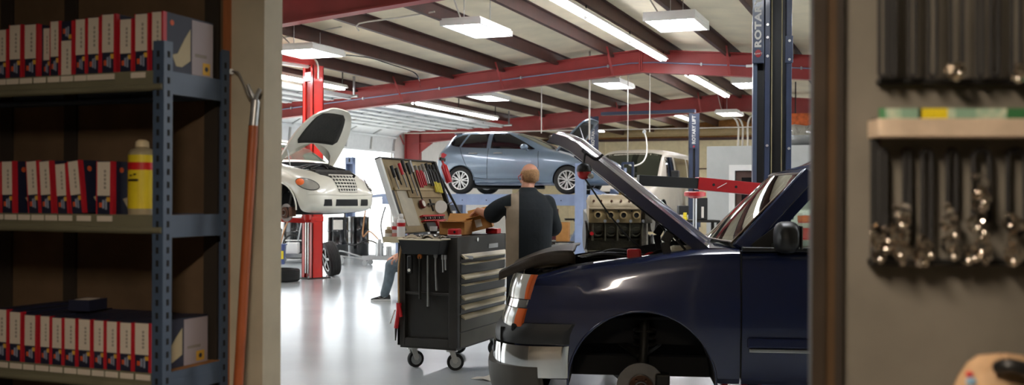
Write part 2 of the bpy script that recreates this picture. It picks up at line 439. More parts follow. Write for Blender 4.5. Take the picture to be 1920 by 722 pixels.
SC.cycles.caustics_reflective = False; SC.cycles.caustics_refractive = False
# ------------------------------------------------------------------ lamps
def cable(pts, r=0.008): return MB().tube(pts, r, 6, smooth=5)
def troffer(px, py, z, label, wx=0.61, ly=1.22, tubes=False, drop=0.18):
    p = atZ(px, py, z)
    t = thing('ceiling_light', label, 'ceiling light', (p.x, p.y, z), group='box lights under the roof')
    h = 0.05
    mb = MB(); mb.box((-wx/2, -ly/2, 0.012), (wx/2, ly/2, h+0.03))
    if tubes:
        for k in range(5): x = -wx/2+0.02+k*(wx-0.04)/4; mb.box((x-0.006, -ly/2, -0.05), (x+0.006, ly/2, 0.012))
        for e in (-1, 1): mb.box((-wx/2, e*ly/2-0.02, -0.05), (wx/2, e*ly/2+0.02, 0.03))
    else:
        for e in (-1, 1):
            mb.box((-wx/2-0.02, e*ly/2-0.015, -0.03), (wx/2+0.02, e*ly/2+0.015, h)); mb.box((e*wx/2-0.015, -ly/2, -0.03), (e*wx/2+0.015, ly/2, h))
        mb.box((-0.015, -ly/2, -0.018), (0.015, ly/2, 0.0))
    mb.build('housing', m_white, t)
    if tubes:
        for k in range(4):
            x = -wx/2+0.02+(k+0.5)*(wx-0.04)/4; MB().cyl((x, -ly/2+0.03, -0.02), (x, ly/2-0.03, -0.02), 0.022, n=10).build('lamp_tube', m_tube, t, smooth=50)
    else:
        MB().box((-wx/2+0.015, -ly/2+0.015, -0.012), (wx/2-0.015, ly/2-0.015, 0.01)).build('diffuser', m_diff, t)
    zz = roofz(p.x)-z-0.1
    for e in (-1, 1): MB().tube([(0, e*ly*0.4, h), (0, e*ly*0.4, zz)], 0.006, 5).build('hanger_wire', m_galv, t)
    mb = cable([(-wx*0.3, 0, h), (-wx*0.3-0.05, -0.1, h+0.12), (-wx*0.5, -0.25, zz*0.8), (-wx*0.5, -0.5, zz)], 0.012); mb.build('power_cord', m_cord, t, smooth=60)
    return t
troffer(576, 98, 3.98, 'white box light over the red lift post', 0.85, 1.0)
troffer(895, 55, 4.05, 'white box light between the two nearest red rafters')
troffer(1269, 42, 4.1, 'open light with four bare tubes near the ridge', 0.75, 1.05, True)
troffer(917, 183, 3.95, 'white box light above the silver car, behind the middle rafter')
troffer(1151, 159, 4.1, 'white box light right under the middle rafter near the ridge', 0.61, 1.3)
troffer(1368, 213, 4.05, 'white box light far down the hall near the tall blue post')
troffer(1399, 157, 4.15, 'small white light half hidden behind the tall blue post', 0.5, 1.2, True)
def fill_light_at(x, y, z, label):  # extra box lights added out of view to brighten the hall
    t = dup(first_light, (x, y, z), 0, label, 'box lights under the roof')
first_light = bpy.data.objects['ceiling_light']
for x, y, l in ((-9.0, 7.5, 'added unseen box light near the doorway on the garage door side'), (-5.6, 5.6, 'added unseen box light nearest the doorway'), (-1.2, 8.0, 'added unseen box light over the blue pickup'), (2.2, 8.5, 'added unseen box light by the office side wall'), (2.2, 15.5, 'added unseen box light in front of the office'), (-13.0, 8.0, 'added unseen box light beside the first garage door'), (0.5, 13.0, 'added unseen box light behind the blue pickup')):
    fill_light_at(x, y, roofz(x)-0.5, l)
def strip(x, y0, y1, z, label):
    t = thing('strip_light', label, 'strip light', (x, (y0+y1)/2, z), group='tube strip lights under the roof'); L = (y1-y0)/2
    mb = MB(); mb.prism([(-0.09, 0), (0.09, 0), (0.05, 0.07), (-0.05, 0.07)], (0, L, 0), (1, 0, 0), (0, 0, 1), 2*L); mb.build('housing', m_white, t)
    n = max(1, int(round((y1-y0)/2.44)))
    for k in range(n):
        for s in (-1, 1):
            a = -L+0.05+k*(2*L-0.1)/n; b = a+(2*L-0.1)/n-0.06
            MB().cyl((s*0.05, a, -0.03), (s*0.05, b, -0.03), 0.019, n=10).build('lamp_tube', m_tube, t, smooth=50)
    for k in range(n+1):
        y = -L+0.1+k*(2*L-0.2)/n; mb = MB(); mb.bar((0, y, 0.07), (0, y, roofz(x)-z-0.05), 0.02, 0.02); mb.box((-0.03, y-0.03, -0.06), (0.03, y+0.03, 0.0)); mb.build('hanger', m_dark, t)
strip(-4.72, 12.2, 20.2, 4.36, 'long strip light along the ridge in front of the middle rafter')
strip(-4.75, 22.6, 27.9, 4.36, 'strip light along the ridge behind the middle rafter')
strip(-11.1, 21.4, 26.6, 3.8, 'strip light above the open garage door beside the silver car')
strip(-11.1, 13.2, 18.3, 3.8, 'strip light over the cream car near the garage doors')
strip(-12.9, 13.2, 19.3, 4.0, 'strip light nearest the garage doors')
for x, z, l in ((-11.0, 4.1, 'added strip light hidden behind the farthest rafter, over the garage door side'), (-7.4, 4.36, 'added strip light hidden behind the farthest rafter, over the raised van'), (-2.6, 4.34, 'added strip light hidden behind the farthest rafter, over the office roof')): strip(x, 32.0, 37.0, z, l)  # strips added behind the rafter, out of sight, to brighten the back wall
# unseen lamp added behind the camera to light the parts room
t = thing('ceiling_light', 'added ceiling lamp of the parts room, unseen behind the viewer', 'ceiling light', (-0.6, 0.3, 2.84))
MB().box((-0.15, -0.6, 0), (0.15, 0.6, 0.06)).build('housing', m_white, t)
MB().box((-0.13, -0.58, -0.02), (0.13, 0.58, 0)).build('diffuser', mat('parts_fill_diffuser', '#ffecd6', 0.4, var=0, emit=70), t)
# ------------------------------------------------------------------ shelving of the parts room
RY = 3.10; RYB = 3.50
XC = atY(306, 300, RY).x
m_navy = mat('carton_navy', '#1b2036', 0.55, var=0.15)
m_cred = mat('carton_red', '#b5202e', 0.5)
m_clab = mat('carton_label', '#cfc6b8', 0.65, var=0.04)
m_print = mat('carton_print', '#8b857c', 0.7)
m_orange = mat('carton_orange', '#c9552c', 0.6)
m_cyel = mat('carton_yellow', '#d3a63c', 0.6)
m_pale = mat('carton_pale_blue', '#8f97ac', 0.6)
m_beige = mat('cone_beige', '#b5a888', 0.6)
m_lilac = mat('carton_lilac', '#a49aa0', 0.6, var=0.05)
m_deck = mat('chipboard_deck', '#9a6a3a', 0.7, var=0.2)
m_olive = mat('shelf_beam_olive', '#6f6d59', 0.5)
shelf_z = [atY(280, y, RY).z for y in (134, 405, 702)]
rack = thing('storage_rack', 'blue boltless steel shelving rack holding rows of cartons', 'shelving', (XC-0.75, (RY+RYB)/2, 0))
XL = XC-1.5
ztop = {0: atY(300, 76, RY).z, 1: atY(424, 96, RYB).z}
def angle_post(x, sx, y, sy, zt, holes=True):
    mb = MB()
    mb.box((min(x, x+sx*0.05), y-0.0015, 0), (max(x, x+sx*0.05), y+0.0015, zt))
    mb.box((x-0.0015, min(y, y+sy*0.05), 0), (x+0.0015, max(y, y+sy*0.05), zt))
    z = 0.06
    while holes and z < zt-0.03:                              # teardrop slots, two per pitch
        f = y-sy*0.002; g = x-sx*0.002
        mb.box((x+sx*0.025-0.006, f-0.0012, z), (x+sx*0.025+0.006, f+0.0012, z+0.024), 1)
        mb.box((g-0.0012, y+sy*0.027-0.006, z), (g+0.0012, y+sy*0.027+0.006, z+0.024), 1)
        z += 0.0508
    return mb
m_slot = mat('slot_dark', '#10100f', 0.8)
for i, (x, sx) in enumerate(((XC, -1), (XL, 1))):
    for j, (y, sy) in enumerate(((RY, 1), (RYB, -1))):
        angle_post(x, sx, y, sy, ztop[j]).build('upright', [m_rackblue, m_slot], rack, world=True)
for k, z in enumerate(shelf_z):
    mb = MB(); mb.box((XL+0.004, RY+0.004, z-0.016), (XC-0.004, RYB-0.004, z)); mb.build('shelf_deck', m_deck, rack, world=True)
    for y, m in ((RY+0.012, m_olive), (RYB-0.012, m_rackblue)):
        mb = MB(); h = 0.075 if k == 0 else 0.07
        mb.box((XL+0.004, y-0.012, z-h), (XC-0.004, y-0.008, z+0.004)) if y < 3.3 else mb.box((XL+0.004, y+0.008, z-h), (XC-0.004, y+0.012, z+0.004))
        mb.cyl((XL+0.004, y-0.008, z-h+0.014), (XC-0.004, y-0.008, z-h+0.014), 0.014, n=10)
        mb.build('shelf_beam', m, rack, world=True, smooth=40)
    for x in (XC-0.006, XL+0.006):
        mb = MB(); mb.box((x-0.003, RY+0.004, z-0.03), (x+0.003, RYB-0.004, z+0.004)); mb.box((x-0.004, RY+0.03, z-0.052), (x+0.004, RYB-0.03, z-0.03)); mb.box((x-0.003, RY+0.004, z-0.085), (x+0.004, RYB-0.004, z-0.052))
        mb.build('side_beam', m_rackblue, rack, world=True)
lab = {0: [(-12, 11), (13, 35), (38, 60), (64, 86), (90, 112), (115, 137), (140, 162), (164, 215), (246, 273)],
       1: [(-14, 8), (11, 33), (36, 58), (61, 84), (87, 109), (112, 137), (146, 172), (184, 212)],
       2: [(-5, 18), (22, 44), (47, 67), (70, 94), (97, 120), (124, 146), (149, 172), (176, 198), (201, 224), (229, 253), (258, 285)]}
for k, L in lab.items():
    for a, b in L:
        xa, xb = atY(a, 370, RY).x, atY(b, 370, RY).x; z = shelf_z[k]
        MB().box((xa, RY-0.006, z-0.024), (xb, RY-0.0035, z-0.002)).build('price_label', m_clab, rack, world=True)
# ---- cartons
def carton(w, h, flip=False, d=0.30, side_print=False):
    """local: front face at y=0, bottom at z=0, centred on x"""
    T = lambda z: (h-z) if flip else z
    t = thing('parts_carton', 'x', 'carton')
    mb = MB(); mb.box((-w/2, 0, 0), (w/2, d, h)); mb.box((w*0.36, -0.0006, 0), (w/2+0.0006, 0.02, h), 1); mb.box((-w/2-0.0004, -0.0005, 0), (-w*0.42, 0.006, h), 1)
    mb.build('box_body', [m_navy, m_cred], t)
    s = MB(); a, b = sorted((T(0.36*h), T(0.99*h))); s.box((-w*0.42, -0.0015, a), (w*0.36, 0.0, b))
    for q in range(5):
        z0 = a+(b-a)*(0.2+0.12*q); s.box((0.0, -0.0019, z0), (w*0.12, -0.001, z0+(b-a)*0.08), 1)
    s.build('end_label', [m_clab, m_print], t)
    pz = lambda f: T(f*h)
    s = MB()
    a, b = sorted((pz(0.02), pz(0.36))); s.box((-w*0.42, -0.001, a), (w*0.36, 0.0, b))
    for fx, fz, fw_, fh, m in ((0.16, 0.25, 0.2, 0.08, 2), (-0.3, 0.14, 0.18, 0.09, 1), (-0.1, 0.12, 0.12, 0.16, 3), (0.08, 0.1, 0.1, 0.2, 3)):
        za, zb = sorted((pz(fz), pz(fz+fh))); s.box((fx*w, -0.0018, za), ((fx+fw_)*w, -0.0008, zb), m)
    s.build('picture_patch', [m_navy, m_orange, m_cyel, m_pale], t)
    if side_print:                                            # long side: cone picture, orange dot, lilac rear half
        X = w/2+0.0008
        MB().fill([(0.06, 0.30), (0.10, 0.34), (0.15, 0.62), (0.19, 0.80), (0.19, 0.25), (0.13, 0.12), (0.09, 0.12)], lambda y, z: (X, y*d/0.36, z*h), 0.2).build('printed_cone', m_beige, t, thick=0.001)
        MB().cyl((X-0.001, 0.05, h*0.84), (X+0.0005, 0.05, h*0.84), 0.011, n=14).build('orange_dot', m_orange, t)
        mb = MB(); mb.box((w/2-0.0005, d*0.56, h*0.004), (X+0.0003, d-0.002, h*0.97)); mb.box((X, d*0.62, h*0.34), (X+0.0008, d*0.86, h*0.40), 1); mb.box((X, d*0.78, h*0.05), (X+0.001, d*0.93, h*0.26), 2); mb.cyl((X, d*0.855, h*0.155), (X+0.0018, d*0.855, h*0.155), 0.010, n=14, m=3)
        mb.build('side_label', [m_lilac, m_print, m_cyel, m_navy], t)
    return t
def place_carton(x0, x1, yt, yb, k, label, group, lean=0.0, back=0.0, flip=False, dd=0.30, sp=False):
    Y = RY+0.012+back; z0 = shelf_z[k]
    a, b = atY(x0, 370, Y), atY(x1, 370, Y); top = atY((x0+x1)/2, yt, Y).z
    t = carton((b.x-a.x)*0.97, top-z0, flip, dd, sp)
    t.location = ((a.x+b.x)/2, Y, z0+0.001+abs(math.sin(lean))*((b.x-a.x)*0.97/2+0.001)); t.rotation_euler = (0, lean, 0)
    tag(t, label, 'carton', group); return t
nth = ['first', 'second', 'third', 'fourth', 'fifth', 'sixth', 'seventh', 'eighth', 'ninth', 'tenth', 'eleventh', 'twelfth', 'thirteenth']
G1, G2, G3 = 'cartons on the top shelf', 'cartons on the middle shelf', 'cartons on the bottom shelf'
row = [(-9, 13, 56), (15, 40, 47), (43, 70, 46), (79, 94, 53), (92, 111, 40), (112, 136, 40), (139, 161, 36), (162, 187, 33), (188, 216, 27), (222, 248, 36), (250, 279, 26), (282, 304.5, 22)]
n = len(row)
for i, (a, b, yt) in enumerate(row):
    c = n-i
    l = 'red and navy carton standing upside down, white label at its foot' if i == 5 else ('short red and navy carton set back on the top shelf' if i == 3 else 'red, white and navy carton on the top shelf, %s from the blue upright' % nth[c-1])
    place_carton(a, b, yt, 0, 0, l, G1, flip=(i == 5), back=0.03 if i == 3 else (-0.006 if i == 5 else 0), dd=0.30, sp=i in (8, 11))
row = [(-22, 3, 305, 0), (3, 27, 303, -0.02), (53, 76, 303, -0.075), (77, 100, 303, -0.07), (107, 130, 308, -0.075), (134, 158, 303, -0.12), (180, 211, 303, 0)]
n = len(row)
for i, (a, b, yt, ln) in enumerate(row):
    l = ('leaning' if ln < -0.05 else 'upright')+' red, white and navy carton on the middle shelf, %s from the yellow bottle' % nth[n-1-i]
    place_carton(a, b, yt, 0, 1, l, G2, lean=ln, dd=0.34, sp=i in (1, 3, 5, 6))
RB = 0
row = [(-9, 17, 580), (18, 43, 585), (46, 71, 591), (76, 97, 593), (98, 120, 596), (121, 146, 597), (147, 174, 599), (176, 199, 601), (200, 224, 603), (225, 251, 605), (252, 285, 606)]
n = len(row)
for i, (a, b, yt) in enumerate(row):
    place_carton(a, b, yt, 0, 2, 'red, white and navy carton on the bottom shelf, %s from the blue upright' % nth[n-1-i], G3, dd=0.34, sp=i == 10)
t = thing('parts_carton', 'dark carton lying flat on top of the bottom row', 'carton', (atY(165, 560, RY+0.2).x, RY+0.2, atY(135, 597, RY+0.012).z+0.012), 0.15, G3)
MB().box((-0.05, -0.06, 0), (0.05, 0.06, 0.045)).build('box_body', m_navy, t)
MB().box((-0.035, -0.04, 0.0445), (0.03, 0.04, 0.046)).build('top_label', m_clab, t)
# yellow-labelled spray bottle
Y = RY+0.07; a, b = atY(246, 350, Y).x, atY(287, 350, Y).x; zt = atY(266, 262, Y).z-shelf_z[1]; r = (b-a)/2
zl = lambda y: atY(266, y, Y).z-shelf_z[1]
t = thing('trigger_bottle', 'yellow labelled bottle with a red band and pale cap on the middle shelf', 'bottle', ((a+b)/2, Y, shelf_z[1]))
MB().lathe([(0.0, 0), (r*0.96, 0.002), (r*0.97, zl(392)), (r*0.97, zl(288)), (r*0.8, zl(281)), (r*0.42, zl(277)), (r*0.4, zl(276))], n=28).build('bottle_body', mat('bottle_beige', '#9a8f74', 0.3), t, smooth=50)
mb = MB(); mb.lathe([(r*0.985, zl(391)), (r*0.985, zl(291))], n=28)
mb.lathe([(r*0.995, zl(319)), (r*0.995, zl(305))], n=28, m=1)
for q, (xx, yy, w_, h_) in enumerate(((-0.02, 340, 0.045, 0.008), (-0.012, 331, 0.012, 0.006), (0.006, 329, 0.01, 0.006))):
    mb.box((xx, -r*1.0-0.001, zl(yy)), (xx+w_, -r*0.9, zl(yy)+h_), 2)
mb.build('yellow_label', [m_yel, m_redp, m_dark], t, smooth=40)
MB().lathe([(r*0.44, zl(277)), (r*0.5, zl(276)), (r*0.46, zl(266)), (r*0.25, zl(262)), (0, zl(262))], n=20).build('bottle_cap', mat('cap_pale', '#c9b996', 0.5), t, smooth=50)
# leaning broom handle with its fork and wire hook
Y = WY0-0.045
top, bot, mid = atY(479, 190, Y), atY(452, 640, Y-0.08), atY(475, 236, Y-0.01)
d = (bot-top).normalized(); foot = top+d*((top.z-0.01)/-d.z)
t = thing('pole_handle', 'orange brown pole leaning on the beige wall beside the doorway', 'pole', (foot.x, foot.y, 0))
MB().cyl(mid, foot, 0.020, n=14).build('wooden_shaft', mat('pole_orange', '#a8562a', 0.5, var=0.15), t, world=True, smooth=50)
MB().cyl(top, mid, 0.018, n=14).build('metal_ferrule', m_galv, t, world=True, smooth=50)
mb = MB(); mb.tube([top, top+V((-0.012, -0.01, 0.03)), top+V((-0.03, -0.012, 0.07))], 0.008, 8, smooth=4); mb.tube([top, top+V((0.012, -0.01, 0.02)), top+V((0.03, -0.01, 0.05))], 0.009, 8, smooth=4); mb.ball(top, 0.016, 10)
mb.build('fork_end', m_galv, t, world=True, smooth=60)
t = thing('wire_hook', 'bent wire hook on the beige wall holding the pole', 'hook', atY(434, 134, WY0-0.01))
mb = MB(); mb.tube([atY(434, 134, WY0-0.012), atY(446, 136, WY0-0.03), atY(456, 155, WY0-0.04), atY(466, 178, WY0-0.05), atY(476, 188, WY0-0.05)], 0.004, 6, smooth=5); mb.cyl(atY(434, 134, WY0), atY(434, 134, WY0-0.016), 0.012)
mb.build('wire', m_galv, t, world=True, smooth=60)
# ------------------------------------------------------------------ partition at the right with the hanging board
PD = 2.12
q = lambda x, y, d=PD: pix(x, y, d)
def pbox(mb, x0, y0, x1, y1, d0, d1, m=0):
    """box with edges along the viewing axes of the partition: front face at depth d0 covers the given frame"""
    A = [q(x, y, d0) for x, y in ((x0, y0), (x1, y0), (x1, y1), (x0, y1))]; n = W(0, d1-d0, 0)
    vs = [mb.bm.verts.new(p) for p in A]+[mb.bm.verts.new(p+n) for p in A]
    fs = [mb.bm.faces.new([vs[i] for i in f]) for f in ((0,1,2,3),(7,6,5,4),(4,5,1,0),(5,6,2,1),(6,7,3,2),(7,4,0,3))]
    for f in fs: f.material_index = m
    bmesh.ops.recalc_face_normals(mb.bm, faces=fs); return mb
m_part = mat('partition_grey', '#716b60', 0.75, var=0.22, scale=4, bump=0.05, bscale=12)
def vslab(x0, x1, d0, d1, z0=0.0, z1=2.9):
    mb = MB(); r0, r1 = (x0-960)/FPX*d0, (x1-960)/FPX*d0
    P = [W(r0, d0), W(r1, d0), W(r1, d1), W((x0-960)/FPX*d1, d1)]
    mb.loft([[p+V((0, 0, z0)) for p in P], [p+V((0, 0, z1)) for p in P]]); return mb
struct(vslab(1580, 2500, PD, PD+0.1).build('wall_right_partition', m_part))
mb = vslab(1567, 1581, PD-0.02, PD+0.1); struct(mb.build('trim_4', mat('casing_dark', '#2b241d', 0.6)))
mb = vslab(1549, 1567, PD-0.012, PD+0.1); struct(mb.build('trim_5', mat('casing_brown', '#49351f', 0.55, var=0.2)))
mb = vslab(1523, 1549, PD-0.02, PD+0.1); struct(mb.build('trim_6', mat('casing_brown_dark', '#33291f', 0.5, var=0.3)))
# black rails, wooden ledge, label strip
def flat(name, label, cat_, x0, y0, x1, y1, d0, d1, m, bevel=0.0):
    t = thing(name, label, cat_, q((x0+x1)/2, y1, d0)); pbox(MB(), x0, y0, x1, y1, d0, d1).build('board' if m is m_wood else 'bar', m, t, world=True, bevel=bevel); return t
flat('hanging_rail', 'black steel rail across the grey partition above the wooden ledge', 'rail', 1648, 146, 2060, 157, PD-0.022, PD-0.003, m_black, 0.002)
flat('hanging_rail', 'black bar under the shiny clamps on the grey partition', 'rail', 1636, 486, 2060, 498, PD-0.035, PD-0.003, m_black, 0.002)
led = flat('wooden_ledge', 'unpainted pine ledge board screwed to the grey partition', 'ledge', 1648, 222, 2060, 257, PD-0.07, PD-0.002, m_wood, 0.003)
t = thing('label_strip', 'green and yellow label strip standing on the pine ledge', 'label strip', q(1850, 221, PD-0.05))
cols = [(1651, 1660, 1), (1660, 1690, 2), (1690, 1722, 0), (1722, 1728, 3), (1728, 1777, 4), (1777, 1792, 2), (1792, 1830, 0), (1830, 1888, 2), (1888, 1925, 5), (1925, 2060, 0)]
mb = MB()
for a, b, m in cols: pbox(mb, a, 203, b, 221.5, PD-0.055, PD-0.045, m)
mb.build('strip', [mat('label_green_grey', '#7d9c86', 0.6), mat('label_green', '#4f8a5e', 0.6), mat('label_mint', '#b9bfa6', 0.6, dirt='#7fa08a', scale=60), m_dark, m_yel, mat('label_deep_green', '#2e6a3c', 0.6)], t, world=True)
# belts hanging in loops: upper row runs down to the black rail, lower row hangs from pegs
def belt(cx, wpx, y0, y1, dep, label, group, r=0.0045):
    t = thing('drive_belt', label, 'belt', q(cx, y0, dep), group=group); h = wpx/2
    pts = []
    for k in range(9): a = PI*k/8; pts.append(q(cx-h*math.cos(a), y0+h-h*math.sin(a), dep))
    for k in range(9): a = PI*k/8; pts.append(q(cx+h*math.cos(a), y1-h+h*math.sin(a), dep))
    pts.append(pts[0])
    MB().tube(pts, r, 8).build('loop', m_rubber, t, world=True, smooth=60)
    pbox(MB(), cx-3, y0+1, cx+3, y0+8, dep-0.004, PD).build('peg', m_dark, t, world=True)
up = [(1655, 12), (1674, 9), (1711, 12), (1749, 14), (1794, 22), (1838, 10), (1865, 14), (1905, 16)]
for i, (cx, w_) in enumerate(up):
    belt(cx, w_, -60-7*i % 30, 143 if i != 4 else 140, PD-0.045-0.008*(i % 2), 'thin black belt loop hung above the black rail, %s from the door casing' % nth[i], 'belts above the rail')
lo = [(1641, 9, 226, 486), (1656, 9, 282, 470), (1701, 10, 281, 445), (1738, 16, 281, 470), (1785, 16, 281, 400), (1840, 30, 281, 420), (1906, 32, 281, 440), (1958, 16, 281, 440)]
for i, (cx, w_, a, b) in enumerate(lo):
    belt(cx, w_, a, b, PD-0.02-0.006*(i % 2), 'black belt loop hung below the pine ledge, %s from the door casing' % nth[i], 'belts below the ledge', 0.0055)
# chrome hose clamps bunched on the pegs
m_clamp = mat('clamp_chrome', '#efe6da', 0.06, 1.0, var=0)
bun = [(1786, [(-6, 136), (5, 138), (12, 134)], 'above the black rail in the middle'), (1908, [(-6, 138), (4, 132), (6, 141)], 'above the black rail at its far end'), (1647, [(0, 440), (-4, 452), (10, 462), (2, 478), (18, 445)], 'below the first long belt'), (1690, [(-6, 405), (6, 400), (2, 415), (-4, 424), (2, 448), (-2, 470), (4, 482)], 'below the third lower belt'),
       (1735, [(-2, 458), (-6, 468), (6, 472), (-8, 486)], 'below the fourth lower belt'), (1783, [(0, 400), (-6, 418), (4, 436), (-3, 462), (3, 474)], 'below the fifth lower belt'),
       (1838, [(0, 345), (-3, 362), (4, 372), (0, 385), (-10, 424), (4, 432), (-24, 482), (-14, 478), (4, 466), (8, 482)], 'below the wide looped belt'), (1902, [(-8, 418), (8, 420), (-4, 448), (-6, 468), (8, 468), (-2, 482)], 'at the far end of the black bar')]
for bi, (cx, L, lab_) in enumerate(bun):
    for k, (dx, y) in enumerate(L):
        p = q(cx+dx, y, PD-0.045-0.012*(k % 3))
        t = thing('hose_clamp', 'shiny metal hose clamp in the bunch '+lab_, 'hose clamp', p, group='hose clamps '+lab_, rot=(random.uniform(-0.5, 0.5), random.uniform(-0.6, 0.6), random.uniform(0, 3)))
        R = random.uniform(0.011, 0.016)
        MB().lathe([(R, -0.006), (R+0.0015, -0.006), (R+0.0015, 0.006), (R, 0.006)], n=20, axis=(0, 1, 0), close=True).build('band', m_clamp, t, smooth=40)
        mb = MB(); mb.box((-0.006, -0.006, R), (0.008, 0.006, R+0.008)); mb.cyl((0.008, 0, R+0.004), (0.013, 0, R+0.004), 0.005, n=8); mb.build('screw_housing', m_clamp, t, bevel=0.001); MB().ball((0.0, -0.004, -R*0.7), 0.0085, 14).build('glint_ball', m_clamp, t, smooth=80)  # ball added to each clamp to catch a bright lamp highlight
# blurred tan bag at the lower edge
t = thing('canvas_bag', 'tan canvas bag with a red and a blue patch and black strap', 'bag', q(1880, 700, 1.9))
mb = MB(); rings = []
c = q(1880, 820, 1.86)
for k in range(9):
    f = k/8; z = -0.10+0.245*math.sin(f*PI/2); s = math.cos(f*PI/2)**0.55 if f < 1 else 0.02
    rings.append([c+W(0.115*s*math.cos(a)*(1 if math.cos(a) > 0 else 1), 0.06*s*math.sin(a), z+0.012*math.sin(3*a)*f) for a in [2*PI*j/28 for j in range(28)]])
mb.loft(rings); bag = mb.build('bag_body', mat('canvas_tan', '#b08f6c', 0.8, var=0.25, scale=14, bump=0.1), t, world=True, smooth=70)
def patch(x, y, w_, h_, m, n):
    mb = MB(); mb.ball((0, 0, 0), (w_, 0.004, h_), 12); mb.xf(M4.Translation(q(x, y, 1.807)) @ M4.Rotation(YAW, 4, 'Z')); mb.build(n, m, t, world=True, smooth=60)
patch(1818, 702, 0.008, 0.006, m_redp, 'red_patch'); patch(1821, 716, 0.010, 0.008, mat('patch_blue', '#7fa3c0', 0.6), 'blue_patch')
mb = MB(); mb.tube([q(1872, 690, 1.82), q(1892, 686, 1.80), q(1930, 696, 1.80), q(1970, 730, 1.82)], 0.014, 10, smooth=5); mb.build('strap', m_black, t, world=True, smooth=60)

t = thing('side_table', 'small table below the partition carrying the tan bag', 'table', (c.x, c.y, 0), YAW)
MB().box((-0.16, -0.14, c.z-0.135), (0.3, 0.16, c.z-0.101)).build('table_top', m_wood, t)
for x in (-0.14, 0.28):
    for y in (-0.12, 0.14): MB().box((x-0.015, y-0.015, 0), (x+0.015, y+0.015, c.z-0.135)).build('leg', m_dark, t)
# ------------------------------------------------------------------ shared vehicle tools
def glass_mat(name, tint, k=0.06, rough=0.02):
    m = bpy.data.materials.new(name); m.use_nodes = True; nt = m.node_tree; N, L = nt.nodes, nt.links
    out = N['Material Output']; N.remove(N['Principled BSDF'])
    tr = N.new('ShaderNodeBsdfTransparent'); tr.inputs[0].default_value = tuple(tint)+(1,)
    gl = N.new('ShaderNodeBsdfGlossy'); gl.inputs['Roughness'].default_value = rough; gl.inputs['Color'].default_value = (0.9, 0.92, 0.9, 1)
    fr = N.new('ShaderNodeFresnel'); fr.inputs[0].default_value = 1.55
    ad = N.new('ShaderNodeMath'); ad.operation = 'ADD'; ad.inputs[1].default_value = k; ad.use_clamp = True
    mx = N.new('ShaderNodeMixShader'); L.new(fr.outputs[0], ad.inputs[0]); L.new(ad.outputs[0], mx.inputs[0]); L.new(tr.outputs[0], mx.inputs[1]); L.new(gl.outputs[0], mx.inputs[2]); L.new(mx.outputs[0], out.inputs[0])
    return m
m_glass = glass_mat('windshield_glass', (0.5, 0.54, 0.42), 0.22)
m_sglass = glass_mat('side_glass', (0.86, 0.9, 0.86), 0.03)
m_tint = mat('tinted_glass', '#17171a', 0.04, var=0, spec=0.8)
m_lens = mat('lamp_lens', '#b3b0a6', 0.1, var=0.05, coat=1.0)
m_amber = mat('amber_lens', '#d8622a', 0.25, var=0.1, coat=0.8)
m_redlens = mat('red_lens', '#b3202a', 0.2, var=0.1, coat=0.8)
m_rust = mat('rusty_iron', '#5a3a28', 0.7, 0.4, var=0.35, scale=30)
m_iron = mat('brake_iron', '#6f6a64', 0.35, 0.8, var=0.2)
m_grime = mat('engine_grime', '#2d2a25', 0.55, 0.2, var=0.5, scale=14, bump=0.2)
m_rib = mat('mixed_engine_metal', '#6e675a', 0.45, 0.6, var=0.4, scale=20)
def half_ring(pts, x, full=True):
    """half profile (y, z) from the bottom middle to the top middle -> closed ring at station x"""
    return [(x, y, z) for y, z in pts]+[(x, -y, z) for y, z in pts[-2:0:-1]]
def raycast_panel(tree, outline, o, ax, ay, dirn, off, step, name, m, parent, thick=0.0, mbx=None, smooth=60):
    """panel with the given 2-D outline in the plane (o, ax, ay), laid onto the body along dirn"""
    o, ax, ay, dirn = V(o), V(ax), V(ay), V(dirn).normalized()
    last = [None]
    def f(x, y):
        p = o+ax*x+ay*y; h = tree.ray_cast(p, dirn)
        if h[0] is None:
            d = last[0] if last[0] is not None else 1.0
            return p+dirn*(d-off)
        last[0] = (h[0]-p).dot(dirn); return h[0]-dirn*off
    mb = mbx or MB(); mb.fill(outline, f, step)
    if mbx: return mb
    return mb.build(name, m, parent, smooth=smooth, thick=thick)
def raycast_line(tree, pts, o, ax, ay, dirn, r, off=0.0, dens=0.05):
    o, ax, ay, dirn = V(o), V(ax), V(ay), V(dirn).normalized(); out = []
    for (x0, y0), (x1, y1) in zip(pts, pts[1:]):
        n = max(1, int(math.hypot(x1-x0, y1-y0)/dens))
        for k in range(n+(1 if (x1, y1) == pts[-1] else 0)):
            p = o+ax*lerp(x0, x1, k/n)+ay*lerp(y0, y1, k/n); h = tree.ray_cast(p, dirn)
            if h[0] is not None: out.append(h[0]-dirn*off)
    return MB().tube(out, r, 6) if len(out) > 1 else MB()
def tyre(mb, R, w, m=0):
    """tyre around the y axis, centred"""
    h = w/2
    prof = [(R*0.66, -h*0.82), (R*0.72, -h*0.98), (R*0.86, -h), (R*0.955, -h*0.88), (R*0.985, -h*0.72)]
    for k in range(-2, 3):                                   # ribs and grooves of the tread
        c = k*h*0.29; prof += [(R, c-h*0.115), (R, c+h*0.115)]
        if k < 2: prof += [(R*0.975, c+h*0.125), (R*0.975, c+h*0.165)]
    prof += [(R*0.985, h*0.72), (R*0.955, h*0.88), (R*0.86, h), (R*0.72, h*0.98), (R*0.66, h*0.82)]
    return mb.lathe(prof, (0, 0, 0), (0, 1, 0), 40, m, close=True)
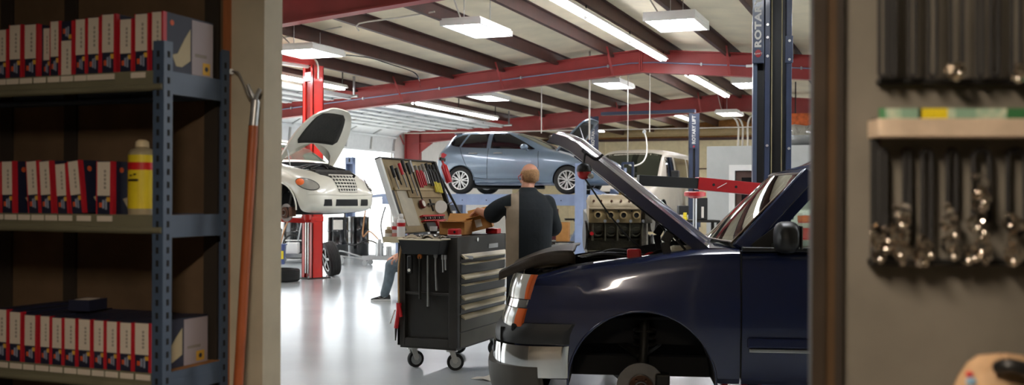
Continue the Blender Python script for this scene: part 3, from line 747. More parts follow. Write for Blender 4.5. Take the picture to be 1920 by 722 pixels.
def rim(mb, R, w, spokes, m=0, md=1, face=-1, pair=True):
    """alloy rim whose face looks along face*y"""
    h = w/2*face
    mb.lathe([(R*0.66, -h*0.7), (R*0.66, h*0.8), (R*0.69, h*0.9), (R*0.62, h*0.86), (R*0.60, h*0.5), (R*0.6, -h*0.7)], (0, 0, 0), (0, 1, 0), 36, m, close=True)
    mb.cyl((0, h*0.1, 0), (0, h*0.2, 0), R*0.6, n=30, m=md)
    mb.lathe([(0, h*0.9), (R*0.09, h*0.88), (R*0.16, h*0.78), (R*0.17, h*0.3), (0, h*0.3)], (0, 0, 0), (0, 1, 0), 20, m)
    for k in range(spokes):
        a = 2*PI*k/spokes+0.1
        for s in ((-1, 1) if pair else (0,)):
            a0, a1 = a+s*0.10, a+s*(0.17 if pair else 0)
            mb.bar((R*0.12*math.cos(a0), h*0.72, R*0.12*math.sin(a0)), (R*0.63*math.cos(a1), h*0.74, R*0.63*math.sin(a1)), R*(0.075 if pair else 0.14), 0.03, m, up=(0, 1, 0))
    for k in range(5):
        a = 2*PI*k/5; mb.cyl((R*0.115*math.cos(a), h*0.7, R*0.115*math.sin(a)), (R*0.115*math.cos(a), h*0.92, R*0.115*math.sin(a)), R*0.025, n=6, m=md)
    return mb
# ------------------------------------------------------------------ blue pickup, bonnet up, front wheel off
m_tblue = mat('pickup_blue', '#1a2448', 0.22, 0.1, var=0.06, coat=0.8)
m_tdark = mat('pickup_under', '#0a0a0a', 0.8, var=0.3)
TA = math.radians(6.0); TD = 6.8; TR = (1205-960)/FPX*TD
tw = W(TR+0.97*math.sin(TA), TD+0.97*math.cos(TA))
truck = thing('pickup_truck', 'dark blue pickup truck with its bonnet up and front wheel off', 'pickup truck', (tw.x, tw.y, 0), YAW-TA)
ZT = [(-0.80, 0.93), (-0.74, 0.955), (-0.525, 1.02), (-0.27, 1.06), (0, 1.09), (0.2, 1.125), (0.38, 1.15), (0.6, 1.16), (6, 1.16)]
HW = [(-0.80, 0.915), (-0.74, 0.935), (-0.6, 0.95), (-0.3, 0.965), (0, 0.972), (3, 0.972), (5, 0.95)]
def tring(a, top=None, flat=False):
    hw, zt = interp(HW, a), interp(ZT, a) if top is None else top
    pts = [(0, 0.3), (hw-0.14, 0.26), (hw-0.06, 0.25), (hw-0.03, 0.29), (hw-0.012, 0.46), (hw-0.004, 0.6), (hw, 0.74), (hw-0.004, 0.84), (hw-0.012, 0.9), (hw-0.022, zt-0.13), (hw-0.03, zt-0.07), (hw-0.05, zt-0.025), (hw-0.09, zt), (hw*0.7, zt+0.012), (hw*0.35, zt+0.02), (0, zt+0.022)]
    return half_ring(pts, a)
def tloft(a0, a1, n=16):
    mb = MB(); mb.loft([[(x-(0.26*max(0, 1.0-z)*max(0, 1-k/4.0) if a0 < -0.7 else 0), y, z) for x, y, z in tring(lerp(a0, a1, k/n))] for k in range(n+1)]); return mb
fender = tloft(-0.74, 0.655, 24).build('front_fender', m_tblue, truck)
c = MB(); c.cyl((0, -1.2, 0.235), (0, -0.42, 0.235), 0.505, n=56); cut(fender, c)
c = MB(); c.cyl((0, 0.42, 0.235), (0, 1.2, 0.235), 0.505, n=56); cut(fender, c)
c = MB(); c.box((-0.70, -0.74, 0.62), (0.42, 0.74, 1.5)); cut(fender, c)
c = MB(); c.box((-0.9, -0.6, 0.1), (0.7, 0.6, 0.44)); cut(fender, c)
fender.data.materials.append(m_tdark)
for p in fender.data.polygons:
    ctr = p.center
    if abs(ctr.y) < 0.86 and ctr.z < 1.05 and not (ctr.x < -0.72): p.material_index = 1
    r = math.hypot(ctr.x, ctr.z-0.235)
    if r < 0.507 and abs(ctr.y) < 0.962 and abs(p.normal.y) < 0.5: p.material_index = 1
sm(fender.data, 30)
# the other panels: door, rear of the cab, bed
door = tloft(0.667, 1.78, 8).build('cab_door', m_tblue, truck, smooth=40)
tloft(1.79, 2.5, 6).build('cab_rear', m_tblue, truck, smooth=40)
bed = tloft(2.53, 4.75, 12).build('cargo_bed', m_tblue, truck)
c = MB(); c.box((2.6, -0.8, 0.75), (4.7, 0.8, 1.6)); cut(bed, c)
c = MB(); c.cyl((3.62, -1.2, 0.235), (3.62, -0.4, 0.235), 0.5, n=40); cut(bed, c)
c = MB(); c.cyl((3.62, 0.4, 0.235), (3.62, 1.2, 0.235), 0.5, n=40); cut(bed, c); sm(bed.data, 30)
# wheel-arch lip
mb = MB(); mb.tube([(0.503*math.cos(a), -0.966+0.02*math.cos(a)**2, 0.235+0.503*math.sin(a)) for a in [lerp(-0.15, PI+0.15, k/30) for k in range(31)]], 0.009, 8)
mb.build('arch_lip', m_tblue, truck, smooth=60)
# inner wheel-house liner, hub, suspension
mb = MB(); ring = lambda y: [(0.495*math.cos(a), y, 0.235+0.495*math.sin(a)) for a in [lerp(0, PI, k/24) for k in range(25)]]
mb.loft([ring(-0.93), ring(-0.50)], closed=False); mb.build('wheel_liner', m_tdark, truck, thick=0.006, smooth=60)
mb = MB(); zc = 0.18; mb.lathe([(0.0, -0.80), (0.05, -0.80), (0.055, -0.77), (0.09, -0.765), (0.092, -0.74), (0.17, -0.738), (0.17, -0.708), (0.06, -0.70), (0.06, -0.62), (0, -0.62)], (0.0, 0, zc), (0, 1, 0), 36)
hub = mb.build('brake_rotor', m_iron, truck, smooth=35)
mb = MB(); mb.lathe([(0.0, -0.815), (0.035, -0.812), (0.045, -0.79), (0.088, -0.77), (0.088, -0.766), (0, -0.766)], (0, 0, zc), (0, 1, 0), 24)
for k in range(6): a = PI/3*k; mb.cyl((0.066*math.cos(a), -0.766, zc+0.066*math.sin(a)), (0.066*math.cos(a), -0.82, zc+0.066*math.sin(a)), 0.009, n=8)
mb.build('hub', m_rust, hub, smooth=35)
mb = MB(); mb.box((0.10, -0.79, zc-0.08), (0.2, -0.66, zc+0.10)); mb.build('brake_caliper', m_dark, hub, bevel=0.015)
mb = MB(); mb.tube([(0, -0.62, zc+0.02), (0.02, -0.6, 0.4), (0.03, -0.52, 0.62)], 0.035, 10, smooth=4); mb.build('shock_absorber', m_dark, truck, smooth=50)
mb = MB(); mb.bar((-0.18, -0.3, 0.22), (0, -0.66, zc-0.04), 0.07, 0.05); mb.bar((0.18, -0.3, 0.22), (0, -0.66, zc-0.04), 0.07, 0.05); mb.build('lower_arm', m_dark, truck, bevel=0.01)
mb = MB(); mb.bar((-0.14, -0.35, 0.44), (0, -0.62, 0.38), 0.05, 0.04); mb.bar((0.14, -0.35, 0.44), (0, -0.62, 0.38), 0.05, 0.04); mb.build('upper_arm', m_dark, truck, bevel=0.01)
mb = MB(); mb.torus((0.03, -0.5, 0.45), (0, 0, 1), 0.07, 0.013); mb.torus((0.03, -0.5, 0.5), (0, 0.05, 1), 0.07, 0.013); mb.torus((0.03, -0.5, 0.55), (0, 0, 1), 0.07, 0.013); mb.build('coil_spring', m_dark, truck, smooth=60)
for s in (-1, 1):
    mb = MB(); mb.box((-0.85, s*0.45-0.05, 0.22), (4.6, s*0.45+0.05, 0.36)); mb.build('frame_rail', m_tdark, truck)
# front: headlamps, grille, bumper
def plan_band(pts, z0, z1, lean, mb, m=0, th=0.02, nz=5, bulge=0.0, base=False):
    """vertical band along a plan curve (x, y), leaning back with height"""
    rings = []
    zr = 0.615 if base else z0
    for k in range(nz+1):
        z = lerp(z0, z1, k/nz); b = bulge*math.sin(PI*k/nz)
        rings.append([(x+lean*(z-zr)-b*0.7, y+(-b if y < 0 else b)*0.3, z) for x, y in pts])
    inner = [[(x+th, y*(1-th), z) for x, y, z in r] for r in rings]
    mb.loft([o+i[::-1] for o, i in zip(rings, inner)], m); return mb
def corner(s):
    full = cat([V((-1.005, s*0.50, 0)), V((-0.995, s*0.64, 0)), V((-0.965, s*0.78, 0)), V((-0.91, s*0.88, 0)), V((-0.845, s*0.937, 0)), V((-0.825, s*0.945, 0))], 5)
    return [(p.x, p.y) for p in full]
for s in (-1, 1):
    P = corner(s); h = truck
    k1 = 20
    mb = MB(); plan_band(P[:k1], 0.805, 0.975, 0.26, mb, bulge=0.012, base=True); lamp = mb.build('headlamp', m_lens, truck, smooth=50)
    mb = MB(); plan_band(P[k1-1:], 0.805, 0.975, 0.26, mb, bulge=0.012, base=True); mb.build('amber_marker', m_amber, lamp, smooth=50)
    mb = MB(); plan_band(P[:k1+3], 0.745, 0.80, 0.26, mb, base=True); mb.build('chrome_bar', m_chrome, lamp, smooth=50)
    mb = MB(); plan_band(P[:k1-2], 0.615, 0.74, 0.26, mb, bulge=0.008, base=True); low = mb.build('turn_lamp', m_lens, truck, smooth=50)
    mb = MB(); plan_band(P[k1-3:], 0.615, 0.74, 0.26, mb, bulge=0.008, base=True); mb.build('amber_marker', m_amber, low, smooth=50)
mb = MB(); plan_band([(-0.90, -0.5), (-0.91, 0), (-0.90, 0.5)], 0.6, 0.97, 0.15, mb); gr = mb.build('grille', m_black, truck)
mb = MB(); plan_band([(-0.93, -0.62), (-0.945, 0), (-0.93, 0.62)], 0.75, 0.81, 0.1, mb); mb.build('chrome_bar', m_chrome, gr)
mb = MB(); mb.box((-0.84, -0.86, 0.55), (-0.73, 0.86, 0.93)); mb.build('nose_panel', m_tdark, truck)
def bump(z0, z1, off, name, m, lean=0.0, end=-0.52, bulge=0.01, parent=truck):
    P = [(-1.02-off, 0), (-1.015-off, -0.4), (-0.985-off, -0.68), (-0.93-off*0.8, -0.84), (-0.84, -0.93-off*0.5), (-0.7, -0.965-off*0.3), (end, -0.972)]
    P = [(p.x, p.y) for p in cat([V((x, y, 0)) for x, y in P], 5)]
    P = [(x, -y) for x, y in P[:0:-1]]+P
    mb = MB(); plan_band(P, z0, z1, lean, mb, th=0.03, bulge=bulge, nz=6); return mb.build(name, m, parent, smooth=45)
bump(0.27, 0.488, 0.055, 'chrome_bumper', m_chrome, bulge=0.012)
bump(0.50, 0.64, 0.045, 'bumper_pad', mat('pad_black', '#232322', 0.5), lean=0.35, bulge=0.03)
bump(0.16, 0.345, 0.075, 'lower_valance', mat('valance_grey', '#4b4842', 0.6), lean=-0.12, end=-0.69)
mb = MB(); mb.box((-0.98, -0.85, 0.3), (-0.6, 0.85, 0.6)); mb.build('bumper_core', m_tdark, truck)
mb = MB(); mb.box((-0.9, -0.93, 0.575), (-0.5, -0.80, 0.635)); mb.build('filler_panel', m_tdark, truck, bevel=0.02)
# mouldings on the door
mb = MB(); mb.box((0.70, -0.995, 0.505), (1.74, -0.96, 0.575)); mol = mb.build('door_moulding', m_tblue, truck, bevel=0.012)
MB().box((0.71, -1.001, 0.478), (1.73, -0.965, 0.505)).build('chrome_strip', m_chrome, mol, bevel=0.006)
MB().box((1.4, -1.0, 0.98), (1.62, -0.965, 1.02)).build('door_handle', m_black, truck, bevel=0.012)
MB().box((0.657, -0.955, 0.3), (0.665, 0.955, 1.15)).build('door_gap', m_tdark, truck)
mb = MB(); mb.box((0.67, -0.955, 1.15), (1.8, -0.86, 1.178)); mb.build('window_seal', m_black, truck, bevel=0.008)
# cab: roof, pillars, glass
yb, yt = 0.83, 0.64
def aP(s, t): return V((lerp(0.62, 1.115, t), s*lerp(yb, yt+0.02, t), lerp(1.165, 1.685, t)))
roof = MB(); rings = []
for k in range(13):
    a = lerp(1.06, 2.42, k/12); lift = 0.15*min(1, k/3)*math.sin(min(1, k/5)*PI/2)-0.03*max(0, (k-9)/3)
    hw = 0.72-0.05*max(0, 1-k/3); zl = lerp(1.678, 1.60, min(1, k/2))
    bow = lambda P: [(x-0.115*max(0, 1-(y/0.68)**2)*max(0, 1-k/4), y, z) for x, y, z in P]
    rings.append(bow(half_ring([(0, zl+lift*0.3), (hw-0.1, zl+lift*0.3), (hw, max(zl, 1.625)+lift*0.4), (hw+0.005, max(zl, 1.655)+lift*0.5), (hw-0.05, 1.685+lift*0.8), (hw*0.55, 1.70+lift), (0, 1.705+lift)], a+(0.06 if k == 0 else 0))))
roof.loft(rings); roof.build('roof', m_tblue, truck, smooth=60)
for s in (-1, 1):
    mb = MB(); A = [aP(s, t/8) for t in range(9)]
    rr = []
    for i, p in enumerate(A):
        rr.append([p+V((-0.012, -s*0.012, 0.018)), p+V((0.015, s*0.028, 0.042)), p+V((0.095, s*0.055, -0.02)), p+V((0.095, s*0.0, -0.045))])
    mb.loft(rr); mb.build('windshield_pillar', m_tblue, truck, smooth=60, bevel=0.01)
    mb = MB(); rr = []
    for i, p in enumerate(A):
        q_ = p+V((0.09, 0, -0.045)); rr.append([q_+V((0, s*0.01, 0.0)), q_+V((0.0, s*0.05, 0.02)), q_+V((0.045, s*0.05, -0.03)), q_+V((0.045, s*0.01, -0.03))])
    mb.loft(rr); mb.bar((1.26, s*0.68, 1.63), (1.78, s*0.68, 1.65), 0.05, 0.06); mb.bar((1.78, s*0.68, 1.66), (1.80, s*0.86, 1.16), 0.06, 0.1); mb.build('door_frame', m_tblue, truck)
    mb = MB(); mb.bar((1.86, s*0.66, 1.68), (1.88, s*0.85, 1.15), 0.05, 0.1); mb.bar((2.4, s*0.66, 1.68), (2.46, s*0.84, 1.15), 0.06, 0.14); mb.build('rear_pillar', m_tblue, truck)
    MB().fill([(0.74, 1.17), (1.24, 1.64), (1.76, 1.65), (1.77, 1.17)], lambda a, z: (a, s*lerp(0.85, 0.69, (z-1.17)/0.46), z), 0.2).build('side_window', m_sglass, truck, thick=0.004)
    mb = MB(); mb.prism([(0.70, 1.165), (0.90, 1.165), (0.90, 1.32)], (0, s*0.85, 0), (1, 0, 0), (0, 0, 1), 0.02); mb.build('sail_panel', m_black, truck)
ws = MB(); ws.fill([(-1, 0.02), (-1, 1), (1, 1), (1, 0.02)], lambda u, t: (aP(0, t)+V((-0.10*(1-u*u)-0.012, u*lerp(yb, yt+0.02, t)*0.99, 0.03*(1-t*t))))[:], 0.12)
ws.build('windshield', m_glass, truck, smooth=180)
ws = MB(); pts = [aP(0, t)+V((-0.10*(1-u*u)-0.014, u*lerp(yb, yt+0.02, t)*0.99, 0.033*(1-t*t)+0.002)) for u, t in [(-1, k/6) for k in range(7)]+[(-1+2*k/8, 1) for k in range(9)]+[(1, 1-k/6) for k in range(7)]+[(1-2*k/8, 0.02) for k in range(9)]]
ws.tube(pts, 0.006, 6); ws.build('windshield_trim', mat('trim_bronze', '#6b5138', 0.4), truck, smooth=60)
mb = MB(); mb.loft([half_ring([(0, 1.05), (0.8, 1.05), (0.82, 1.16), (0.5, 1.20), (0, 1.21)], a) for a in (0.62, 0.8, 0.92)]); mb.build('dashboard', mat('dash_tan', '#6b5f4a', 0.6), truck, smooth=40)
sw = MB(); sw.torus((1.05, -0.4, 1.18), (0.9, 0, 0.45), 0.19, 0.015); sw.bar((1.05, -0.59, 1.18), (1.05, -0.21, 1.18), 0.03, 0.02); sw.cyl((0.9, -0.4, 1.12), (1.05, -0.4, 1.18), 0.03); sw.build('steering_wheel', m_black, truck, smooth=60)
for s in (-1, 1):
    mb = MB(); mb.box((1.66, s*0.4-0.24, 0.9), (1.82, s*0.4+0.24, 1.36)); mb.build('seat_back', mat('seat_grey', '#57534c', 0.8), truck, bevel=0.05)
mb = MB(); mb.box((1.70, -0.6, 1.165), (2.40, 0.6, 1.17)); mb.build('rear_shelf', m_black, truck)
# door mirror
mir = MB(); rings = []
for k in range(9):
    f = k/8; y = lerp(-1.02, -1.24, f); s = math.sin(PI*(0.12+0.76*f))**0.5
    rings.append([(0.93+0.085*s*math.cos(a)*abs(math.cos(a))**-0.35 if abs(math.cos(a)) > 1e-3 else 0.93, y, 1.255+0.105*s*math.sin(a)*(abs(math.sin(a))+1e-3)**-0.35) for a in [2*PI*j/24 for j in range(24)]])
mir.loft(rings); mirror = mir.build('door_mirror', m_black, truck, smooth=60)
MB().bar((0.90, -0.86, 1.18), (0.92, -1.05, 1.2), 0.06, 0.05).build('mirror_arm', m_black, mirror, bevel=0.01)
MB().box((1.012, -1.21, 1.18), (1.018, -1.05, 1.33)).build('mirror_glass', m_chrome, mirror)
# bonnet: hinge at the scuttle, raised about 38 degrees
HA = math.radians(38.5); hx, hz, HL = 0.46, 1.165, 1.34
hd = V((-math.cos(HA), 0, math.sin(HA))); hn = V((math.sin(HA), 0, math.cos(HA)))
def hood(u, v, dn=0.0):
    """u 0 hinge .. 1 nose, v -1..1"""
    w = lerp(0.80, 0.77, u); crown = 0.055*(1-abs(v)**2.4)*(1-0.5*max(0, u-0.85)/0.15); ridge = 0.022*math.exp(-((abs(v)-0.62)/0.10)**2)
    droop = -0.05*max(0, (u-0.86)/0.14)**2
    return V((hx, 0, hz))+hd*(u*HL)+hn*(crown+ridge+droop-dn)+V((0, v*w, 0))
mb = MB(); vs = [-1+2*k/24 for k in range(25)]; rings = []
for k in range(17):
    u = k/16
    top = [hood(u, v) for v in vs]; rt_ = [hood(u, 1, 0.03), hood(u, 1, 0.075), hood(u, 0.955, 0.085)]; und = [hood(u, v, 0.075 if abs(v) > 0.8 else 0.055) for v in vs[::-1][2:-2]]; lf = [hood(u, -0.955, 0.085), hood(u, -1, 0.075), hood(u, -1, 0.03)]
    rings.append(top+rt_+und+lf)
mb.loft(rings); bon = mb.build('bonnet', m_tblue, truck, smooth=50)
mb = MB(); mb.loft([[hood(u, v, 0.082) for v in (-0.8, -0.4, 0, 0.4, 0.8)] for u in [0.06+0.84*k/8 for k in range(9)]], closed=False); mb.build('bonnet_liner', m_tdark, bon, thick=0.01)
for v0, v1 in ((-0.75, 0.0), (0.75, 0.0), (-0.75, -0.75), (0.75, 0.75)):
    mb = MB(); mb.tube([hood(lerp(0.08, 0.9, k/8), lerp(v0, v1, k/8), 0.09) for k in range(9)], 0.018, 6); mb.build('bonnet_brace', m_tblue, bon)
mb = MB(); mb.tube([hood(1.0, v, 0.035)+hd*0.004 for v in vs], 0.012, 6); mb.build('nose_trim', mat('bonnet_edge', '#8d8a86', 0.3, 0.5), bon, smooth=60)
for s in (-1, 1):
    mb = MB(); b = V((0.2, s*0.74, 1.02)); mb.bar(b, V((0.16, s*0.74, 1.2)), 0.03, 0.06); mb.bar(V((0.16, s*0.74, 1.2)), hood(0.2, s*0.93, 0.09), 0.03, 0.07); mb.box((0.1, s*0.74-0.03, 0.96), (0.32, s*0.74+0.03, 1.05)); mb.build('bonnet_hinge', m_black, truck, bevel=0.006)
    MB().cyl((0.36, s*0.7, 1.08), hood(0.22, s*0.86, 0.09), 0.009).build('bonnet_strut', m_dark, truck)
# engine bay
mb = MB(); mb.box((-0.695, -0.72, 0.62), (-0.63, 0.72, 1.0)); mb.build('radiator_support', m_black, truck, bevel=0.01)
mb = MB(); mb.box((-0.62, -0.5, 0.66), (-0.54, 0.5, 0.98)); mb.build('fan_shroud', m_black, truck, bevel=0.02)
mb = MB(); mb.box((-0.42, -0.26, 0.62), (0.30, 0.26, 0.92)); mb.box((-0.36, -0.18, 0.92), (0.22, 0.18, 1.04)); mb.build('engine', m_grime, truck, bevel=0.03)
for k in range(4):
    MB().tube([(-0.28+0.14*k, -0.16, 0.98), (-0.28+0.14*k, -0.27, 0.99), (-0.28+0.14*k, -0.31, 0.90)], 0.03, 8, smooth=3).build('intake_runner', m_grime, truck, smooth=60)
mb = MB(); mb.tube([(-0.6, -0.30, 0.96), (-0.50, -0.45, 1.03), (-0.33, -0.52, 1.075), (-0.12, -0.50, 1.075), (0.05, -0.38, 1.04)], 0.035, 12, smooth=6); mb.build('air_duct', m_blackgloss, truck, smooth=60)
mb = MB(); mb.box((-0.11, -0.68, 0.80), (0.12, -0.50, 1.065)); bat = mb.build('battery', m_black, truck, bevel=0.01)
mb = MB(); mb.box((-0.10, -0.67, 1.06), (0.0, -0.58, 1.145)); mb.build('terminal_cover', m_redp, bat, bevel=0.015)
mb = MB(); mb.box((0.2, -0.70, 0.86), (0.38, -0.52, 1.17)); mb.build('washer_tank', mat('tank_cream', '#c9c0a6', 0.5), truck, bevel=0.03)
mb = MB(); mb.box((-0.56, -0.70, 0.80), (-0.34, -0.50, 0.99)); mb.build('air_filter_box', m_black, truck, bevel=0.03)
mb = MB(); mb.cyl((0.28, 0.05, 0.9), (0.28, 0.05, 1.08), 0.09); mb.cyl((0.28, -0.25, 0.95), (0.28, -0.25, 1.12), 0.05); mb.build('brake_booster', m_dark, truck, smooth=40)
for k, (a, b, c_) in enumerate((((-0.6, -0.1, 0.93), (-0.3, -0.35, 1.05), (0.1, -0.45, 1.0)), ((0.05, -0.58, 1.08), (0.15, -0.4, 1.12), (0.3, -0.1, 1.04)), ((-0.05, -0.6, 1.07), (-0.3, -0.58, 1.10), (-0.55, -0.4, 1.0)), ((-0.5, 0.3, 0.95), (-0.2, 0.45, 1.08), (0.2, 0.3, 1.0)))):
    MB().tube([a, b, c_], 0.014, 8, smooth=6).build('engine_hose', [m_black, m_dark, m_rubber, m_black][k], truck, smooth=60)
mb = MB(); mb.tube([(0.0, -0.6, 1.08), (0.08, -0.52, 1.11), (0.16, -0.4, 1.06)], 0.010, 8, smooth=4); mb.build('positive_cable', m_redp, truck, smooth=60)
mb = MB(); mb.loft([half_ring([(0, 1.12), (0.76, 1.12), (0.8, 1.165), (0, 1.185)], a) for a in (0.44, 0.62)]); mb.build('scuttle', m_black, truck)
# stands that carry the truck (under the frame rails)
for i, a in enumerate((0.75, 3.0)):
    for s in (-1, 1):
        p = truck.matrix_basis if False else None
wheelp = MB(); tyre(wheelp, 0.385, 0.25); 
wt = wheelp.build('wheel', m_rubber, truck, smooth=35); wt.location = (3.62, -0.82, 0.385)
rm = rim(MB(), 0.385, 0.25, 5, 0, 1, -1, False).build('rim', [m_steel, m_black], wt, smooth=35)
w2 = wt.copy(); COL.objects.link(w2); w2.parent = truck; w2.location = (3.62, 0.82, 0.385); w2.rotation_euler = (0, 0, PI)
r2 = rm.copy(); COL.objects.link(r2); r2.parent = w2
TM = MW(truck)
def axle_stand(a, s, h, label):
    p = TM @ V((a, s*0.45, 0)); t = thing('axle_stand', label, 'axle stand', (p.x, p.y, 0), YAW-TA, group='axle stands under the blue pickup')
    mb = MB(); 
    for dx in (-1, 1):
        for dy in (-1, 1): mb.bar((dx*0.11, dy*0.09, 0), (dx*0.035, dy*0.035, h-0.03), 0.03, 0.03)
    mb.build('legs_frame', m_redlift, t); MB().box((-0.05, -0.055, h-0.05), (0.05, 0.055, h-0.003)).build('saddle', m_dark, t)
axle_stand(0.80, -1, 0.22, 'low axle stand under the blue pickup, on its near frame rail'); axle_stand(0.80, 1, 0.22, 'low axle stand under the blue pickup, on its far frame rail')
# cover draped over the nose and the roll lying on it
def cover(x, y):
    a = -1.0+0.52*x; z = 0.975+0.155*math.sin(min(1, x*1.02)*PI/2)+0.010*math.sin(9*y+3*x)
    return (a, -0.80+1.5*y, z-0.02*y*(1-y))
mb = MB(); mb.fill([(0, 0.02), (0.12, 0), (1, 0), (1.0, 1), (0.1, 1), (0, 0.97)], cover, 0.06); mb.loft([[cover(x, 0.0)]+[V(cover(x, 0.0))+V((0.02*x, 0.01*math.sin(14*x), -0.03*k*(0.6+0.4*x))) for k in (1, 2, 3)] for x in [k/12 for k in range(13)]], closed=False)
t = thing('fender_cover', 'brown cover sheet draped across the nose of the blue pickup', 'cover', TM @ V((-0.75, 0, 1.1)), YAW-TA)
mb.xf(M4.Translation(V((0.75, 0, -1.1)))); mb.build('sheet', mat('cover_brown', '#3b3229', 0.6, var=0.35, scale=7, bump=0.2, bscale=20), t, thick=0.008, smooth=70)
t = thing('cloth_roll', 'pale rolled cloth lying on the nose of the blue pickup', 'cloth', TM @ V((-0.62, -0.7, 1.0)), YAW-TA)
MB().cyl((-0.14, -0.02, 0.035), (0.10, 0.0, 0.06), 0.035, n=16).build('roll', mat('cloth_pale', '#a79c85', 0.85, var=0.15), t, smooth=60)
# work light hooked on the bonnet, with its cord
hk = TM @ hood(0.80, -1.0, 0.03); 
t = thing('work_light', 'red and black work light hanging from the edge of the raised bonnet', 'work light', hk)
mb = MB(); mb.tube([V((0, 0, 0.03)), V((0.01, -0.03, 0.02)), V((0.0, -0.03, -0.05)), V((0, -0.02, -0.09))], 0.006, 8, smooth=4); mb.build('hook', m_black, t, smooth=60)
mb = MB(); mb.ball((0, -0.02, -0.13), (0.05, 0.04, 0.045), 16); mb.build('lamp_head', m_redp, t, smooth=60)
mb = MB(); mb.lathe([(0.052, -0.09), (0.055, -0.08), (0.048, -0.05), (0.02, -0.03)], (0, -0.02, -0.03), (0, 0, 1), 18); mb.build('lamp_guard', m_black, t, smooth=60)
mb = MB(); mb.ball((0.05, -0.03, -0.15), (0.025, 0.02, 0.02), 12); mb.build('lens', m_lens, t, smooth=60)
e = TM @ V((0.02, -0.72, 1.12)) - hk
mb = MB(); mb.tube([V((0.0, -0.02, -0.16)), V((0.06, -0.03, -0.24)), e*0.45+V((0, -0.03, -0.12)), e*0.75+V((0, -0.03, -0.06)), e+V((0, 0, 0.02))], 0.006, 6, smooth=8); mb.build('cord', m_black, t, smooth=60)
mb = MB(); mb.tube([V((-0.02, 0, 0.03)), V((0.03, -0.02, 0.0)), V((0.09, -0.015, -0.03)), V((0.13, 0.0, 0.0))], 0.010, 8, smooth=4); mb.build('bungee_strap', m_black, t, smooth=60)
# ------------------------------------------------------------------ lofted car bodies
def car_ring(x, hw, zb, zbelt, zroof, rw):
    gz = zroof-zbelt; mid = zb+(zbelt-zb)*0.5
    k = min(1, gz/0.30)
    pts = [(0, zb), (hw-0.16, zb), (hw-0.05, zb+0.05), (hw-0.012, zb+0.20*(zbelt-zb)+0.03), (hw, mid), (hw-0.012, zbelt-0.16*(zbelt-zb)),
           (hw-0.045, zbelt), (lerp(hw-0.045, rw, 0.5)+0.02*k, zbelt+gz*0.45), (rw, zroof-max(0.02, gz*0.14)), (rw-0.10, zroof-max(0.006, gz*0.03)), (rw*0.45, zroof+0.004), (0, zroof+0.008)]
    return half_ring(pts, x)
def car_body(st, name, m, parent, arches, ar, az, inner=0.40):
    mb = MB(); mb.loft([car_ring(*s) for s in st]); o = mb.build(name, [m, m_tdark], parent, sub=2); apply_mods(o)
    full = bvh(o)
    for ax in arches:
        for s in (-1, 1):
            c = MB(); c.cyl((ax, s*1.3, az), (ax, s*inner, az), ar, n=48); cut(o, c)
    for p in o.data.polygons:
        for ax in arches:
            rx, rz_ = p.center.x-ax, p.center.z-az; r = math.hypot(rx, rz_)
            if r < ar+0.01 and (abs(p.center.y) < inner+0.02 or (r > 1e-6 and (p.normal.x*rx+p.normal.z*rz_)/r < -0.6)): p.material_index = 1
    sm(o.data, 35)
    return o, full
def add_wheel(car, x, y, z, R, w, spokes, face, rimm, name='wheel', pair=True, src=[None]):
    t = tyre(MB(), R, w).build(name, m_rubber, car, smooth=35); t.location = (x, y, z)
    r = rim(MB(), R, w, spokes, 0, 1, face, pair).build('rim', [rimm, m_dark], t, smooth=35); return t
def copy_wheel(w, car, x, y, z, flip):
    t = w.copy(); COL.objects.link(t); t.parent = car; t.location = (x, y, z); t.rotation_euler = (0, 0, PI if flip else 0)
    for c in w.children:
        d = c.copy(); COL.objects.link(d); d.parent = t
    return t
m_alloy = mat('alloy', '#d2d2d0', 0.3, 0.6, var=0.04)
# ---- silver blue hatchback on the four-post lift
m_sub = mat('hatch_silver_blue', '#728394', 0.28, 0.35, var=0.05, coat=0.7)
HX, HYc, HZ = -10.62, 22.05, 1.60
hat = thing('hatchback_car', 'silver blue hatchback with open bonnet up on the four-post lift', 'car', (HX, HYc, HZ))
st = [(0.0, 0.66, 0.42, 0.70, 0.77, 0.58), (0.05, 0.80, 0.33, 0.86, 0.93, 0.66), (0.20, 0.855, 0.26, 0.99, 1.12, 0.62), (0.42, 0.865, 0.23, 1.02, 1.36, 0.57), (0.52, 0.868, 0.22, 1.02, 1.435, 0.55), (0.9, 0.87, 0.2, 1.0, 1.46, 0.565),
      (1.5, 0.87, 0.2, 0.98, 1.475, 0.58), (2.05, 0.87, 0.2, 0.965, 1.455, 0.57), (2.45, 0.87, 0.2, 0.95, 1.29, 0.61), (2.95, 0.87, 0.2, 0.94, 1.03, 0.70), (3.15, 0.87, 0.2, 0.92, 0.985, 0.74), (3.6, 0.87, 0.2, 0.86, 0.93, 0.74), (4.0, 0.85, 0.2, 0.78, 0.86, 0.70),
      (4.28, 0.78, 0.22, 0.66, 0.74, 0.60), (4.40, 0.66, 0.28, 0.56, 0.62, 0.48), (4.415, 0.5, 0.34, 0.5, 0.56, 0.4)]
kx = lambda x: x if x > 0.865 else 0.865-(0.865-x)*0.78
st = [(kx(s_[0]),)+s_[1:] for s_ in st]
sub, tr = car_body(st, 'body', m_sub, hat, (0.865, 3.485), 0.355, 0.315)
bay = MB(); bay.prism([(3.1, -0.62), (3.6, -0.62), (4.1, -0.54), (4.1, 0.54), (3.6, 0.62), (3.1, 0.62)], (0, 0, 0.62), (1, 0, 0), (0, 1, 0), 0.6); cut(sub, bay)
for p in sub.data.polygons:
    if 3.08 < p.center.x < 4.12 and abs(p.center.y) < 0.63 and 0.6 < p.center.z < 1.0 and p.normal.dot(p.center-V((3.6, 0, 0.9))) < 0: p.material_index = 1
sm(sub.data, 35)
